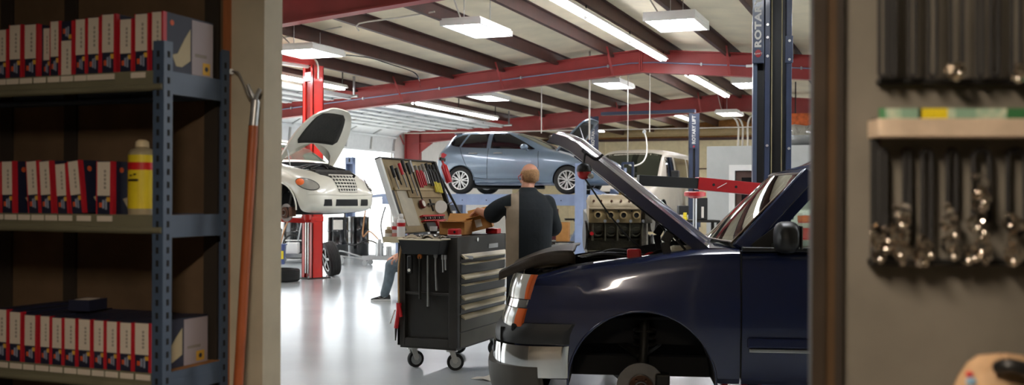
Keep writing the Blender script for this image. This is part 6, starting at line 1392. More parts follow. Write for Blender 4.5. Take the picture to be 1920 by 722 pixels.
for (u, vt, vb, mh, mg, kind), lb in zip(tools, tl_):
    t = thing('screwdriver' if kind == 'driver' else 'pliers', lb+', on the open cart lid', 'screwdriver' if kind == 'driver' else 'pliers', LP(u, vt, 0.03), group='tools hung on the cart lid')
    if kind == 'driver':
        MB().cyl(LP(u, vt-0.06, 0.052), LP(u+0.01, vb, 0.052), 0.007, n=8).build('blade', m_th[mh] if mh == 4 else m_dark, t, world=True, smooth=50)
        MB().cyl(LP(u, vt+0.02, 0.052), LP(u, vt-0.09, 0.052), 0.017, 0.014, n=10).build('handle', m_th[mg], t, world=True, smooth=50)
    else:
        mb = MB(); mb.tube([LP(u, vt, 0.052), LP(u, vt-0.05, 0.052)], 0.016, 8); mb.build('jaw', m_steel if mh == 4 else m_black, t, world=True)
        for s in (-1, 1):
            hd2 = MB().tube([LP(u, vt-0.04, 0.052), LP(u+0.022*s, vt-0.09, 0.054), LP(u+0.018*s, vb, 0.054)], 0.010, 8, smooth=3).build('handle', m_black if mg == 1 else m_th[mg], t, world=True, smooth=60)
            if mg == 1: MB().tube([LP(u+0.0205*s, vb+0.10, 0.054), LP(u+0.018*s, vb-0.004, 0.054)], 0.0125, 8).build('yellow_grip', m_th[1], t, world=True, smooth=60)
t = thing('spray_bottle', 'red bottle hanging at the dark end of the cart lid', 'bottle', LP(1.03, 0.5, 0.06)); MB().lathe([(0, -0.1), (0.03, -0.1), (0.034, -0.08), (0.034, 0.07), (0.012, 0.10), (0.012, 0.13), (0, 0.13)], LP(1.05, 0.56, 0.10), ld, 14).build('bottle_body', m_redp, t, world=True, smooth=50); MB().bar(LP(1.02, 0.71, 0.10), LP(1.11, 0.70, 0.10), 0.02, 0.03).build('trigger', m_black, t, world=True)
t = thing('inspection_mirror', 'round white inspection mirror sticking out from the cart lid', 'mirror', LP(0.78, 0.2, 0.05)); c = LP(0.76, 0.22, 0.07); mb = MB(); mb.cyl(c, c+V((0.012, -0.012, 0)), 0.062, n=24); mb.build('mirror_face', m_paper, t, world=True, smooth=40); MB().tube([c, LP(0.9, 0.24, 0.10), LP(1.06, 0.27, 0.06)], 0.008, 6).build('handle', m_dark, t, world=True)
t = thing('tape_measure', 'round red and white gauge on the cart lid', 'gauge', LP(0.5, 0.25, 0.03)); mb = MB(); mb.cyl(LP(0.48, 0.26, 0.03), LP(0.48, 0.26, 0.055), 0.042, n=20); mb.build('case', mat('gauge_maroon', '#6e2a2a', 0.4), t, world=True, smooth=40); MB().cyl(LP(0.48, 0.26, 0.054), LP(0.48, 0.26, 0.058), 0.03, n=20).build('dial', m_paper, t, world=True)
t = thing('tee_handle', 'small dark T shaped key on the cart lid', 'key', LP(0.66, 0.25, 0.03)); mb = MB(); mb.bar(LP(0.66, 0.31, 0.035), LP(0.66, 0.19, 0.035), 0.014, 0.014); mb.bar(LP(0.60, 0.26, 0.035), LP(0.72, 0.26, 0.035), 0.014, 0.02); mb.build('key', m_dark, t, world=True)
t = thing('socket_rail', 'red socket rail full of sockets on the cart lid', 'socket rail', LP(0.5, 0.12, 0.03)); pbx('rail', 0.40, 0.135, 0.84, 0.15, 0.012, 0.05, m_redp, t); pbx('rail_lip', 0.40, 0.09, 0.84, 0.10, 0.012, 0.05, m_redp, t)
for k in range(9): MB().cyl(LP(0.43+0.045*k, 0.118, 0.03), LP(0.43+0.045*k, 0.118, 0.056), 0.013, n=10).build('socket', m_dark if k % 2 else m_steel, t, world=True)
t = thing('tool_pouch', 'black and red pouch at the foot of the cart lid', 'pouch', LP(0.6, 0.03, 0.03)); pbx('pouch_body', 0.42, 0.0, 0.60, 0.075, 0.014, 0.05, m_black, t, 0.004); pbx('red_flap', 0.62, 0.01, 0.76, 0.085, 0.014, 0.06, m_redp, t, 0.004)
# on the cart and its tray
def can(name, px, py, d, r, h, label, cat_, body_m, bands, cap=None, z=None):
    a = pix(px, py, d); a.z = z if z else a.z; t = thing(name, label, cat_, a)
    MB().lathe([(0, 0), (r, 0.0), (r, h*0.72), (r*0.85, h*0.78), (r*0.45, h*0.82), (r*0.42, h*0.88), (0, h*0.88)], n=22).build('can_body', body_m, t, smooth=45)
    for z0, z1, m in bands: MB().lathe([(r*0.98, z0*h), (r+0.001, z0*h), (r+0.001, z1*h), (r*0.98, z1*h)], n=22, close=True).build('printed_band', m, t, smooth=45)
    MB().lathe([(0, h*0.84), (r*0.6, h*0.84), (r*0.55, h*0.95), (r*0.35, h), (0, h)], n=18).build('cap', cap or body_m, t, smooth=50); return t
m_canw = mat('can_white', '#d8d4cf', 0.4, var=0.04); m_pinkish = mat('can_pink', '#d98f86', 0.5)
SHZ = CT-0.035
sh = MB(); sh.box((CX0-0.09, CY0-0.10, SHZ-0.02), (CX0+0.10, CY0+0.03, SHZ)); sh.box((CX0-0.09, CY0-0.10, SHZ), (CX0+0.10, CY0-0.09, SHZ+0.03)); sh.build('side_shelf', m_lipp, cart, world=True)
cpos = lambda x, y: (V((x, y, SHZ)))
def can2(name, x, y, *a, **k): 
    p = V((x, y, SHZ+0.001)); t = can(name, 0, 0, 1, *a, **k); t.location = p; return t
can2('spray_can', CX0-0.005, CY0-0.03, 0.034, 0.20, 'white spray can with a red print, nearer the jar on the cart corner', 'spray can', m_canw, [(0.15, 0.3, m_pinkish), (0.45, 0.6, m_redp)])
can2('spray_can', CX0+0.062, CY0-0.055, 0.036, 0.23, 'taller white spray can with red lettering beside the parts tray', 'spray can', m_canw, [(0.05, 0.12, m_redp), (0.52, 0.66, m_redp)])
can2('glass_jar', CX0-0.062, CY0-0.05, 0.036, 0.115, 'small brownish jar at the corner of the tool cart', 'jar', mat('jar_brown', '#a08a6a', 0.3), [(0.2, 0.5, m_paper)], cap=m_lipp)
can2('small_bottle', CX0+0.035, CY0+0.005, 0.016, 0.13, 'thin maroon bottle between the spray cans', 'bottle', mat('bottle_maroon', '#5b1f2c', 0.4), [(0.3, 0.5, m_redp)])
t = thing('shop_towel', 'crumpled pale cloth and parts lying in the hung tray', 'cloth', ((x0+x1)/2, (y0+y1)/2, z0+0.075))
mb = MB(); mb.fill([(-0.17, -0.07), (0.17, -0.07), (0.18, 0.07), (-0.17, 0.075)], lambda x, y: (x, y, 0.065+0.012*math.sin(40*x+20*y)+0.01*math.sin(55*y-25*x)), 0.012); mb.build('cloth', mat('cloth_stained', '#a89a80', 0.9, var=0.4, scale=20), t, thick=0.006, smooth=70)
for k in range(6):
    t = thing('steel_socket', 'loose steel part lying on the cloth in the hung tray', 'socket', (x0+0.08+0.055*k, y0+0.09+0.03*math.sin(k*2), z0+0.152), group='loose parts in the tray'); MB().lathe([(0.009, 0), (0.014, 0), (0.014, 0.022), (0.009, 0.022)], (0, 0, 0), (math.cos(k), math.sin(k), 0.2), 12, close=True).build('socket', m_steel, t, smooth=40)
t = thing('paper_cup', 'white cup with a dark band behind the hung tray', 'cup', (CX0+0.29, CY0+0.12, CT-0.0)); MB().lathe([(0, 0), (0.026, 0), (0.036, 0.085), (0.034, 0.085), (0.025, 0.01)], n=20).build('cup', m_canw, t, smooth=45); MB().lathe([(0.0285, 0.02), (0.0305, 0.02), (0.033, 0.045), (0.031, 0.045)], n=20, close=True).build('cup_band', m_dark, t, smooth=45)
cb('cart_top', (CX0+0.02, CY0+0.03, CT-0.03), (CX1-0.022, CY1-0.02, CT-0.002), m_dark)
# cardboard boxes and the red cap on the cart top
def open_box(c, w, d, h, rz, label, rot=None, lbl=None):
    t = thing('cardboard_box', label, 'box', c, rz, rot=rot); mb = MB(); q_ = 0.004
    mb.box((-w/2, -d/2, 0), (w/2, d/2, q_)); mb.box((-w/2, -d/2, 0), (w/2, -d/2+q_, h)); mb.box((-w/2, d/2-q_, 0), (w/2, d/2, h)); mb.box((-w/2, -d/2, 0), (-w/2+q_, d/2, h)); mb.box((w/2-q_, -d/2, 0), (w/2, d/2, h)); mb.build('box_body', m_card, t)
    for a, b, e in (((0, d/2, h), (0, d/2+0.07, h+0.07), w), ((0, -d/2, h), (0, -d/2-0.05, h+0.0), w)): MB().bar(a, b, w, 0.004).build('flap', m_card, t)
    if lbl: MB().box(lbl[0], lbl[1]).build('box_label', m_paper, t)
    return t
open_box((-3.88, 8.34, CT+0.001), 0.24, 0.22, 0.12, 0.1, 'open brown cardboard box on the cart top behind the red cap')
open_box((-3.765, 8.68, CT+0.042), 0.22, 0.30, 0.13, 0, 'brown cardboard box with a white label tipped under the mechanic hand', rot=(0, math.radians(-14), 0.35), lbl=((-0.04, -0.1535, 0.03), (0.02, -0.1495, 0.10)))
t = thing('battery_pack', 'red plastic battery pack on the cart top before the boxes', 'battery', (-3.78, 8.10, CT-0.001)); mb = MB(); mb.box((-0.05, -0.045, 0), (0.05, 0.045, 0.065)); mb.build('pack', m_redp, t, bevel=0.014, seg=3); MB().cyl((0.02, -0.046, 0.035), (0.02, -0.042, 0.035), 0.012, n=14).build('port', m_black, t); MB().box((-0.05, -0.048, -0.0), (0.05, 0.048, 0.012)).build('pack_foot', m_canw, t, bevel=0.003)
t = thing('red_case', 'red plastic case at the back of the cart top beside the mechanic', 'case', (-3.70, 8.80, CT-0.001)); MB().box((-0.06, -0.05, 0), (0.06, 0.05, 0.05)).build('case_body', m_redp, t, bevel=0.008)
# hung on the end of the cart
E = CY0-0.012
def hung(name, label, cat_, x, z): return thing(name, label, cat_, (x, E, z), group='tools hung on the cart end')
t = hung('air_nozzle', 'red air blow gun hanging by its tan hose at the cart corner', 'air gun', CX0+0.035, 0.52)
MB().tube([V((CX0+0.05, E-0.01, 1.10)), V((CX0+0.03, E-0.02, 0.9)), V((CX0+0.03, E-0.02, 0.7)), V((CX0+0.035, E-0.02, 0.56))], 0.010, 8, smooth=5).build('hose', mat('hose_brass', '#b08a5a', 0.5), t, world=True, smooth=60)
mb = MB(); mb.tube([V((CX0+0.035, E-0.025, 0.58)), V((CX0+0.03, E-0.03, 0.48)), V((CX0+0.01, E-0.03, 0.36))], [0.026, 0.024, 0.020], 10, smooth=3); mb.tube([V((CX0+0.04, E-0.03, 0.56)), V((CX0+0.06, E-0.03, 0.46))], 0.017, 8); mb.build('gun_body', m_redp, t, world=True, smooth=60)
MB().tube([V((CX0+0.01, E-0.03, 0.36)), V((CX0+0.005, E-0.03, 0.25))], [0.012, 0.005], 8).build('nozzle_tip', m_dark, t, world=True); MB().tube([V((CX0+0.0, E-0.03, 0.52)), V((CX0-0.05, E-0.03, 0.40))], 0.008, 8).build('lever', m_white, t, world=True)
for x, zt_, zb2, m, l, nm in ((0.135, 1.0, 0.84, m_black, 'black flashlight with a pale end hanging beside the tray', 'flashlight'), (0.23, 0.99, 0.62, m_dark, 'ratchet with an orange end hanging on the cart end', 'ratchet'), (0.31, 0.98, 0.56, m_steel, 'long steel bar hanging in the middle of the cart end', 'pry_bar'), (0.385, 1.0, 0.70, m_steel, 'bent steel wrench hanging on the cart end', 'wrench'), (0.45, 0.99, 0.86, m_galv, 'short bright punch hanging on the cart end, nearer the wrench', 'punch'), (0.475, 0.99, 0.88, m_galv, 'short bright punch hanging on the cart end, nearer the drawers', 'punch')):
    X = CX0+x; t = hung(nm, l, nm.replace('_', ' '), X, zb2)
    if nm == 'flashlight':
        MB().box((X-0.025, E-0.03, zb2), (X+0.025, E, zt_)).build('case', m_black, t, world=True, bevel=0.012); MB().cyl((X, E-0.032, zb2+0.03), (X, E-0.028, zb2+0.03), 0.014).build('lens', m_paper, t, world=True)
    else:
        MB().tube([V((X, E-0.01, zt_)), V((X+0.003, E-0.012, (zt_+zb2)/2)), V((X+0.012 if nm == 'wrench' else X+0.004, E-0.012, zb2))], 0.008 if nm == 'punch' else 0.012, 8, smooth=3).build('shaft', m, t, world=True, smooth=60)
        mb = MB()
        if nm in ('ratchet', 'wrench'): mb.cyl((X, E-0.02, zt_), (X, E-0.0, zt_), 0.022, n=14)
        else: mb.cyl((X, E-0.01, zt_-0.02), (X, E-0.01, zt_+0.02), 0.012, n=10)
        mb.build('head', mat('handle_orange', '#d1762a') if nm == 'ratchet' else m, t, world=True)
t = thing('paper_sheet', 'crumpled white paper lying on the floor beside the cart caster', 'paper', W((925-960)/FPX*8.3, 8.3)); mb = MB(); mb.fill([(-0.16, -0.08), (0.1, -0.12), (0.2, 0.05), (-0.05, 0.12)], lambda x, y: (x, y, 0.012+0.01*math.sin(30*x)*math.cos(25*y)), 0.03); mb.build('sheet', m_paper, t, thick=0.002)
# ------------------------------------------------------------------ V8 engine on its stand behind the blue pickup
ed = 9.75; ec = W((1151-960)/FPX*ed, ed)
eng = thing('engine_block', 'bare V8 engine with tan rocker cover on a stand behind the raised bonnet', 'engine', (ec.x, ec.y, 1.0), YAW+0.05)
m_etan = mat('rocker_tan', '#b9a88a', 0.5, 0.2, var=0.2, scale=8); m_ehead = mat('head_tan', '#a08a60', 0.5, 0.3, var=0.25, scale=9); m_blk = mat('block_olive', '#4f4a38', 0.5, 0.5, var=0.45, scale=12, bump=0.2)
hw_ = 0.275
mb = MB(); mb.loft([[(-hw_, y, z) for y, z in ((-0.10, 0), (0.12, 0), (0.14, 0.12), (0.2, 0.22), (0.22, 0.40), (-0.02, 0.36), (-0.22, 0.27), (-0.20, 0.2), (-0.12, 0.12))], [(hw_-0.02, y, z) for y, z in ((-0.10, 0), (0.12, 0), (0.14, 0.12), (0.2, 0.22), (0.22, 0.40), (-0.02, 0.36), (-0.22, 0.27), (-0.20, 0.2), (-0.12, 0.12))]]); mb.build('block', m_blk, eng, bevel=0.012)
mb = MB()
for k in range(5): x = -hw_+0.04+0.118*k; mb.box((x-0.008, -0.225, 0.10), (x+0.008, -0.10, 0.27)); mb.box((x-0.03, -0.135, 0.11), (x+0.03, -0.11, 0.135))
mb.box((-hw_, -0.15, 0.105), (hw_-0.02, -0.10, 0.125)); mb.build('block_ribs', m_blk, eng, bevel=0.004)
for k in range(4):
    x = -hw_+0.10+0.12*k; mb = MB(); mb.torus((x, -0.185, 0.19), (0, 1, 0.4), 0.045, 0.010, 20, 8); mb.build('core_plug_ring', m_blk, eng, smooth=60)
mb = MB(); mb.box((-hw_+0.01, -0.11, -0.10), (hw_-0.08, 0.12, 0.0)); mb.box((-hw_, -0.125, -0.012), (hw_-0.03, 0.13, 0.006)); mb.build('oil_pan', m_blk, eng, bevel=0.01)
# head bank facing us: tilted slab with four ports, then the rocker cover
BT = math.radians(38); bo = V((0, -0.20, 0.29)); bu = V((0, -math.sin(BT)*0.2, math.cos(BT)*0.2)).normalized()
mb = MB(); mb.loft([[(x, y, z) for y, z in ((-0.235, 0.27), (-0.05, 0.36), (-0.07, 0.47), (-0.255, 0.405))] for x in (-hw_, hw_-0.05)]); hd_ = mb.build('cylinder_head', m_ehead, eng, bevel=0.008)
for k in range(4):
    x = -hw_+0.085+0.122*k; mb = MB(); mb.lathe([(0.024, 0.0), (0.036, 0.0), (0.037, 0.024), (0.024, 0.026)], (x, -0.243, 0.345), (0, -1, 0.05), 20, close=True); mb.build('exhaust_port', m_ehead, hd_, smooth=40); MB().cyl((x, -0.235, 0.345), (x, -0.256, 0.345), 0.025, n=18).build('port_hole', m_tdark, hd_)
    MB().cyl((x+0.07, -0.25, 0.29), (x+0.07, -0.225, 0.29), 0.016, n=8).build('spark_plug', m_galv, hd_)
    MB().cyl((x-0.045, -0.262, 0.385), (x-0.045, -0.24, 0.385), 0.009, n=8).build('stud', m_dark, hd_)
prof = [(-0.262, 0.405), (-0.265, 0.425), (-0.25, 0.475), (-0.22, 0.51), (-0.15, 0.54), (-0.09, 0.54), (-0.065, 0.50), (-0.06, 0.47)]
rings = []
for k, (x, s) in enumerate(((-hw_, 0.75), (-hw_+0.015, 0.95), (-hw_+0.05, 1), (hw_-0.11, 1), (hw_-0.07, 0.95), (hw_-0.055, 0.75))): rings.append([(x, -0.165+(y+0.165)*s, 0.41+(z-0.41)*s) for y, z in prof])
mb = MB(); mb.loft(rings); rc = mb.build('rocker_cover', m_etan, eng, smooth=45)
mb = MB(); mb.loft([[(x, y, z) for y, z in ((-0.272, 0.400), (-0.272, 0.415), (-0.06, 0.49), (-0.06, 0.475))] for x in (-hw_-0.005, hw_-0.05)]); mb.build('cover_rail', m_etan, rc, bevel=0.004)
for x in (-0.23, -0.16, -0.06, 0.03, 0.11, 0.185): MB().cyl((x, -0.242, 0.475), (x, -0.258, 0.482), 0.011, n=10).build('cover_bolt', m_rust, rc)
mb = MB(); mb.box((-0.2, -0.02, 0.40), (0.2, 0.14, 0.50)); mb.box((-0.12, 0.0, 0.5), (0.12, 0.1, 0.55)); mb.build('intake_valley', m_galv, eng, bevel=0.02)
mb = MB(); mb.tube([(0.06, -0.03, 0.5), (0.06, -0.03, 0.62), (0.08, -0.02, 0.66), (0.05, -0.01, 0.7)], 0.016, 8, smooth=3); mb.build('lifting_eye', mat('brass', '#a58a4c', 0.35, 0.7), eng, smooth=60)
mb = MB(); mb.box((hw_-0.04, -0.19, 0.02), (hw_+0.03, 0.2, 0.40)); mb.build('timing_cover', m_rib, eng, bevel=0.02)
mb = MB(); mb.lathe([(0.03, -0.03), (0.10, -0.03), (0.10, -0.012), (0.085, 0), (0.10, 0.012), (0.10, 0.03), (0.03, 0.03)], (hw_+0.075, -0.03, 0.06), (1, -0.25, 0), 26, close=True); mb.build('crank_pulley', m_dark, eng, smooth=40)
mb = MB(); mb.lathe([(0.0, -0.02), (0.085, -0.02), (0.085, 0.02), (0.0, 0.02)], (hw_+0.07, -0.10, 0.27), (1, -0.5, 0), 24); mb.build('water_pump', m_rib, eng, smooth=40)
mb = MB(); mb.box((hw_-0.02, -0.27, 0.27), (hw_+0.06, -0.17, 0.42)); mb.build('front_bracket', m_rib, eng, bevel=0.015)
MB().cyl((-hw_+0.03, -0.215, 0.17), (-hw_+0.03, -0.245, 0.17), 0.018, n=12).build('red_plug', m_redp, eng)
mb = MB(); mb.cyl((-hw_-0.02, -0.05, 0.15), (-hw_, -0.05, 0.15), 0.14, n=24); mb.build('flywheel_plate', m_dark, eng)
est = thing('engine_stand', 'grey engine stand under the bare V8 engine', 'engine stand', (ec.x, ec.y, 0), YAW+0.05)
mb = MB(); mb.box((-0.05, 0.27, 0.1), (0.05, 0.35, 1.15)); mb.box((-0.4, 0.25, 0.08), (0.4, 0.33, 0.15)); mb.box((-0.06, -0.5, 0.08), (0.06, 0.33, 0.15)); mb.build('post', m_rib, est, bevel=0.008)
mb = MB(); mb.box((-0.16, 0.235, 1.05), (0.16, 0.27, 1.3)); mb.build('mount_plate', m_dark, est)
mb = MB(); mb.box((-0.16, -0.08, 0.70), (0.16, 0.10, 0.895)); mb.box((-0.03, -0.03, 0.15), (0.03, 0.03, 0.72)); mb.build('sump_support', m_dark, est)
for x, y in ((-0.36, 0.29), (0.36, 0.29), (0, -0.46)): MB().cyl((x-0.018, y, 0.04), (x+0.018, y, 0.04), 0.04, n=16).build('caster', m_rubber, est)
# ------------------------------------------------------------------ people
m_skin = mat('skin', '#cf9478', 0.5, var=0.12, scale=25)
m_shirt = mat('work_shirt_black', '#131a1f', 0.85, var=0.2, scale=8, bump=0.25, bscale=14)
m_shtan = mat('work_shirt_tan', '#9d8b75', 0.85, var=0.12, scale=8, bump=0.25, bscale=14)
m_trou = mat('trousers_dark', '#1f2328', 0.9, var=0.2, bump=0.2, bscale=16)
m_jean = mat('jeans_blue_grey', '#67737a', 0.9, var=0.25, scale=18, bump=0.15, bscale=40)
m_hair = mat('hair_sandy', '#b58a60', 0.8, var=0.3, scale=60, bump=0.4, bscale=150)
def limb(mb, pts, rs, n=14):
    """tapered limb with round joints"""
    P = cat([V(p) for p in pts], 5) if len(pts) > 2 else [V(p) for p in pts]
    k = len(P)
    R = [interp([(i/(len(rs)-1), r) for i, r in enumerate(rs)], j/(k-1)) for j in range(k)]
    mb.tube(P, R, n); mb.ball(P[0], R[0], n); mb.ball(P[-1], R[-1], n)
def remesh(mb, name, mats, parent, vox, smooth_it=4, colour=None, planes=()):
    me = bpy.data.meshes.new(name); bmesh.ops.recalc_face_normals(mb.bm, faces=mb.bm.faces[:]); mb.bm.to_mesh(me); mb.bm.free()
    o = bpy.data.objects.new(name, me); COL.objects.link(o); o.parent = parent
    md = o.modifiers.new('r', 'REMESH'); md.mode = 'VOXEL'; md.voxel_size = vox; md.use_smooth_shade = True
    s = o.modifiers.new('s', 'SMOOTH'); s.factor = 0.5; s.iterations = smooth_it
    apply_mods(o); o.data.materials.clear()
    if planes:                                               # clean seams between the coloured panels
        t = bmesh.new(); t.from_mesh(o.data)
        for co, no in planes: bmesh.ops.bisect_plane(t, geom=t.verts[:]+t.edges[:]+t.faces[:], plane_co=co, plane_no=no, dist=1e-5)
        t.to_mesh(o.data); t.free()
    for m in mats: o.data.materials.append(m)
    for p in o.data.polygons:
        p.use_smooth = True; p.material_index = colour(p.center) if colour else 0
    return o
def hand(mb, wrist, d, palm_n, thumb_side, curl, s=1.0):
    """palm, four unequal fingers bent by curl, thumb from the side of the palm"""
    wrist, d = V(wrist), V(d).normalized(); n = V(palm_n); n = (n-d*n.dot(d)).normalized(); side = d.cross(n)*thumb_side
    pc = wrist+d*0.05*s
    limb(mb, [wrist-d*0.01, wrist+d*0.02*s], [0.026*s, 0.027*s], 12)
    for j in (-1, 0, 1): limb(mb, [wrist+d*0.012*s+side*j*0.018*s, wrist+d*0.085*s+side*j*0.026*s], [0.0165*s, 0.0135*s], 12)
    for j, (L, off) in enumerate(((0.072, 0.032), (0.082, 0.011), (0.076, -0.011), (0.060, -0.032))):
        b = wrist+d*0.088*s+side*off*s; p = [b]; dd = d.copy()
        for q_, f in enumerate((0.45, 0.32, 0.23)):
            a = curl*(0.6+0.25*q_); dd = (dd*math.cos(a)+n*math.sin(a)).normalized(); nn = n; p.append(p[-1]+dd*L*f*s)
        limb(mb, p, [0.0095*s, 0.0088*s, 0.008*s, 0.007*s], 10)
    b = wrist+d*0.025*s+side*0.024*s; t1 = b+(d*0.55+side*0.75+n*0.25).normalized()*0.042*s; t2 = t1+(d*0.8+side*0.25+n*0.5).normalized()*0.032*s; t3 = t2+(d*0.85-side*0.1+n*0.5).normalized()*0.024*s
    limb(mb, [b, t1, t2, t3], [0.014*s, 0.0115*s, 0.010*s, 0.008*s], 10)
def head(mb, c, fwd, up=(0, 0, 1), s=1.0):
    """cranium, face, nose, ears; c is the middle of the skull"""
    f = V(fwd).normalized(); u = V(up).normalized(); r = f.cross(u).normalized(); u = r.cross(f)
    T = M4((r, f, u)).transposed(); c = V(c); L = lambda x, y, z: c+(r*x+f*y+u*z)*s
    mb.ball(L(0, -0.012, 0.025), (0.075*s, 0.095*s, 0.092*s), 24, T=T)
    mb.ball(L(0, 0.022, -0.035), (0.062*s, 0.068*s, 0.085*s), 20, T=T)
    mb.ball(L(0, 0.055, -0.085), (0.038*s, 0.034*s, 0.028*s), 14, T=T)
    for k in (-1, 1):
        mb.ball(L(k*0.030, 0.078, 0.012), (0.022*s, 0.014*s, 0.010*s), 12, T=T); mb.ball(L(k*0.040, 0.066, -0.03), (0.022*s, 0.02*s, 0.02*s), 12, T=T)
        T2 = T @ M4.Rotation(k*0.35, 3, 'Z')
        mb.ball(L(k*0.079, -0.008, -0.012), (0.009*s, 0.021*s, 0.033*s), 14, T=T2); mb.ball(L(k*0.084, -0.016, -0.004), (0.006*s, 0.014*s, 0.024*s), 12, T=T2)
    limb(mb, [L(0, 0.082, 0.012), L(0, 0.104, -0.026)], [0.009*s, 0.014*s], 12); mb.ball(L(0, 0.088, -0.030), (0.018*s, 0.012*s, 0.010*s), 12, T=T)
    mb.ball(L(0, 0.080, -0.062), (0.024*s, 0.012*s, 0.007*s), 12, T=T); mb.ball(L(0, 0.078, -0.074), (0.022*s, 0.012*s, 0.008*s), 12, T=T)
    return L, T
# ---- the mechanic: back to us, hands among the boxes on the cart. Local axes: x to the right of the view, y away, z up
mo = W(0.150, 9.02); man = thing('person', 'mechanic in a black and tan work shirt seen from behind, reaching into the tool cart', 'person', (mo.x, mo.y, 0), YAW)
TW = math.radians(18)
ct, st_ = math.cos(TW), math.sin(TW)
def tor(x, y, z): return V((x*ct-y*st_, x*st_+y*ct, z))      # body frame turned to the left
fwd = tor(0, 1, 0); shL, shR = tor(-0.178, 0.0, 1.465), tor(0.175, 0.0, 1.455)
elL, wrL = V((-0.345, 0.07, 1.345)), V((-0.465, 0.27, 1.385))
elR, wrR = V((0.23, 0.20, 1.22)), V((-0.02, 0.40, 1.235))
def leg(mb, s, foot, rs, dx=0.0): limb(mb, [tor(s*0.095, 0, 0.92), tor(s*0.11, 0.02, 0.50)+V((dx*0.5, 0, 0)), foot], rs)
ftL, ftR = tor(-0.14, -0.02, 0.09), tor(0.15, -0.06, 0.09)
mb = MB()
limb(mb, [tor(0, 0, 0.95), tor(0, -0.02, 1.15), tor(0, 0.0, 1.40)], [0.13, 0.12, 0.12]); limb(mb, [shL*0.9+V((0, 0, 0.14)), shR*0.9+V((0, 0, 0.14))], [0.055, 0.055])
limb(mb, [tor(0, 0.0, 1.46), tor(0, 0.03, 1.60)], [0.068, 0.062])
hf = (fwd+V((-0.22, 0.0, -0.22))).normalized(); hc = tor(0.02, 0.045, 1.695)
HLf, HT = head(mb, hc, hf, V((0, 0, 1))+fwd*0.15)
for a, b, c, k in ((shL, elL, wrL, -1), (shR, elR, wrR, 1)):
    limb(mb, [a, a.lerp(b, 0.5), b], [0.055, 0.048, 0.042]); limb(mb, [b, b.lerp(c, 0.35), c], [0.043, 0.043, 0.029])
hand(mb, wrL, (V((-0.08, 0.20, -0.11))), V((0.1, 0.1, -1)), -1 if False else 1, 0.75)
hand(mb, wrR, (V((-0.5, 0.35, -0.1))), V((0, 0.2, -1)), -1, 0.55)
for s, ft in ((-1, ftL), (1, ftR)): leg(mb, s, ft, [0.085, 0.058, 0.042])
remesh(mb, 'body', [m_skin], man, 0.0055, 3)
# hair: short at the back and sides, bald on top
mb = MB(); r_, f_, u_ = V(HT.col[0]), V(HT.col[1]), V(HT.col[2])
mb.ball(HLf(0, -0.014, 0.018), (0.0785, 0.0955, 0.091), 40, T=HT)
dead = [f for f in mb.bm.faces if (lambda l: l.dot(u_) > 0.052-0.3*max(0, l.dot(f_)) or l.dot(f_) > 0.035 or l.dot(u_) < -0.062 or (abs(l.dot(r_)) > 0.06 and l.dot(f_) > -0.012 and l.dot(u_) < 0.012))(f.calc_center_median()-HLf(0, 0, 0))]
bmesh.ops.delete(mb.bm, geom=dead, context='FACES'); mb.build('hair', m_hair, man, smooth=80, thick=0.006)
mb = MB(); 
for k in (-1, 1): mb.tube([HLf(k*0.082, -0.015, 0.018), HLf(k*0.080, 0.03, 0.022), HLf(k*0.066, 0.094, 0.020)], 0.0028, 6, m=0)
for k in (-1, 1): mb.torus(HLf(k*0.034, 0.096, 0.008), f_, 0.024, 0.003, 18, 6)
mb.tube([HLf(-0.012, 0.100, 0.012), HLf(0.012, 0.100, 0.012)], 0.0025, 6); mb.build('glasses', m_redp, man, smooth=60)
# shirt
mb = MB(); rings = []
for z, hw, hd, oy in ((0.86, 0.205, 0.150, 0.0), (0.95, 0.205, 0.15, 0.0), (1.05, 0.208, 0.155, -0.005), (1.18, 0.210, 0.155, -0.015), (1.30, 0.215, 0.150, -0.015), (1.40, 0.218, 0.140, -0.010), (1.47, 0.200, 0.118, -0.003), (1.53, 0.150, 0.095, 0.005), (1.56, 0.095, 0.078, 0.012), (1.585, 0.076, 0.072, 0.02), (1.60, 0.072, 0.068, 0.022)):
    rings.append([tor(hw*math.copysign(abs(math.cos(a))**0.85, math.cos(a)), oy+hd*math.copysign(abs(math.sin(a))**0.85, math.sin(a)), z+0.008*math.sin(5*a) if z < 0.9 else z) for a in [2*PI*j/32 for j in range(32)]])
mb.loft(rings)
sl = [(shL+V((0.03, 0, 0.0)), shL.lerp(elL, 0.5)+V((-0.0, 0, 0.01)), shL.lerp(elL, 0.86)), (shR+V((0.0, 0, 0.0)), shR.lerp(elR, 0.5), shR.lerp(elR, 0.92))]
for a, b, c in sl: limb(mb, [a, b, c], [0.080, 0.082, 0.088], 18)
d0 = (elL-shL).normalized()
def shirt_col(c):
    for a, b, e in sl:
        ax = (e-a); t = (c-a).dot(ax)/ax.dot(ax); dist = (c-a-ax*t).length
        if t > 0.22 and dist < 0.12 and (c.x < -0.20 or c.x > 0.22): return 0
    bx = c.x*ct+c.y*st_
    if c.z > 1.43: return 1 if -0.158 < c.x < -0.088 and c.z < 1.57 else 0
    return 1 if c.x < -0.088 else 0
remesh(mb, 'work_shirt', [m_shirt, m_shtan], man, 0.008, 5, shirt_col, (((-0.088, 0, 0), (1, 0, 0)), ((-0.158, 0, 0), (1, 0, 0)), ((0, 0, 1.43), (0, 0, 1)), ((-0.20, 0, 0), (1, 0, 0))))
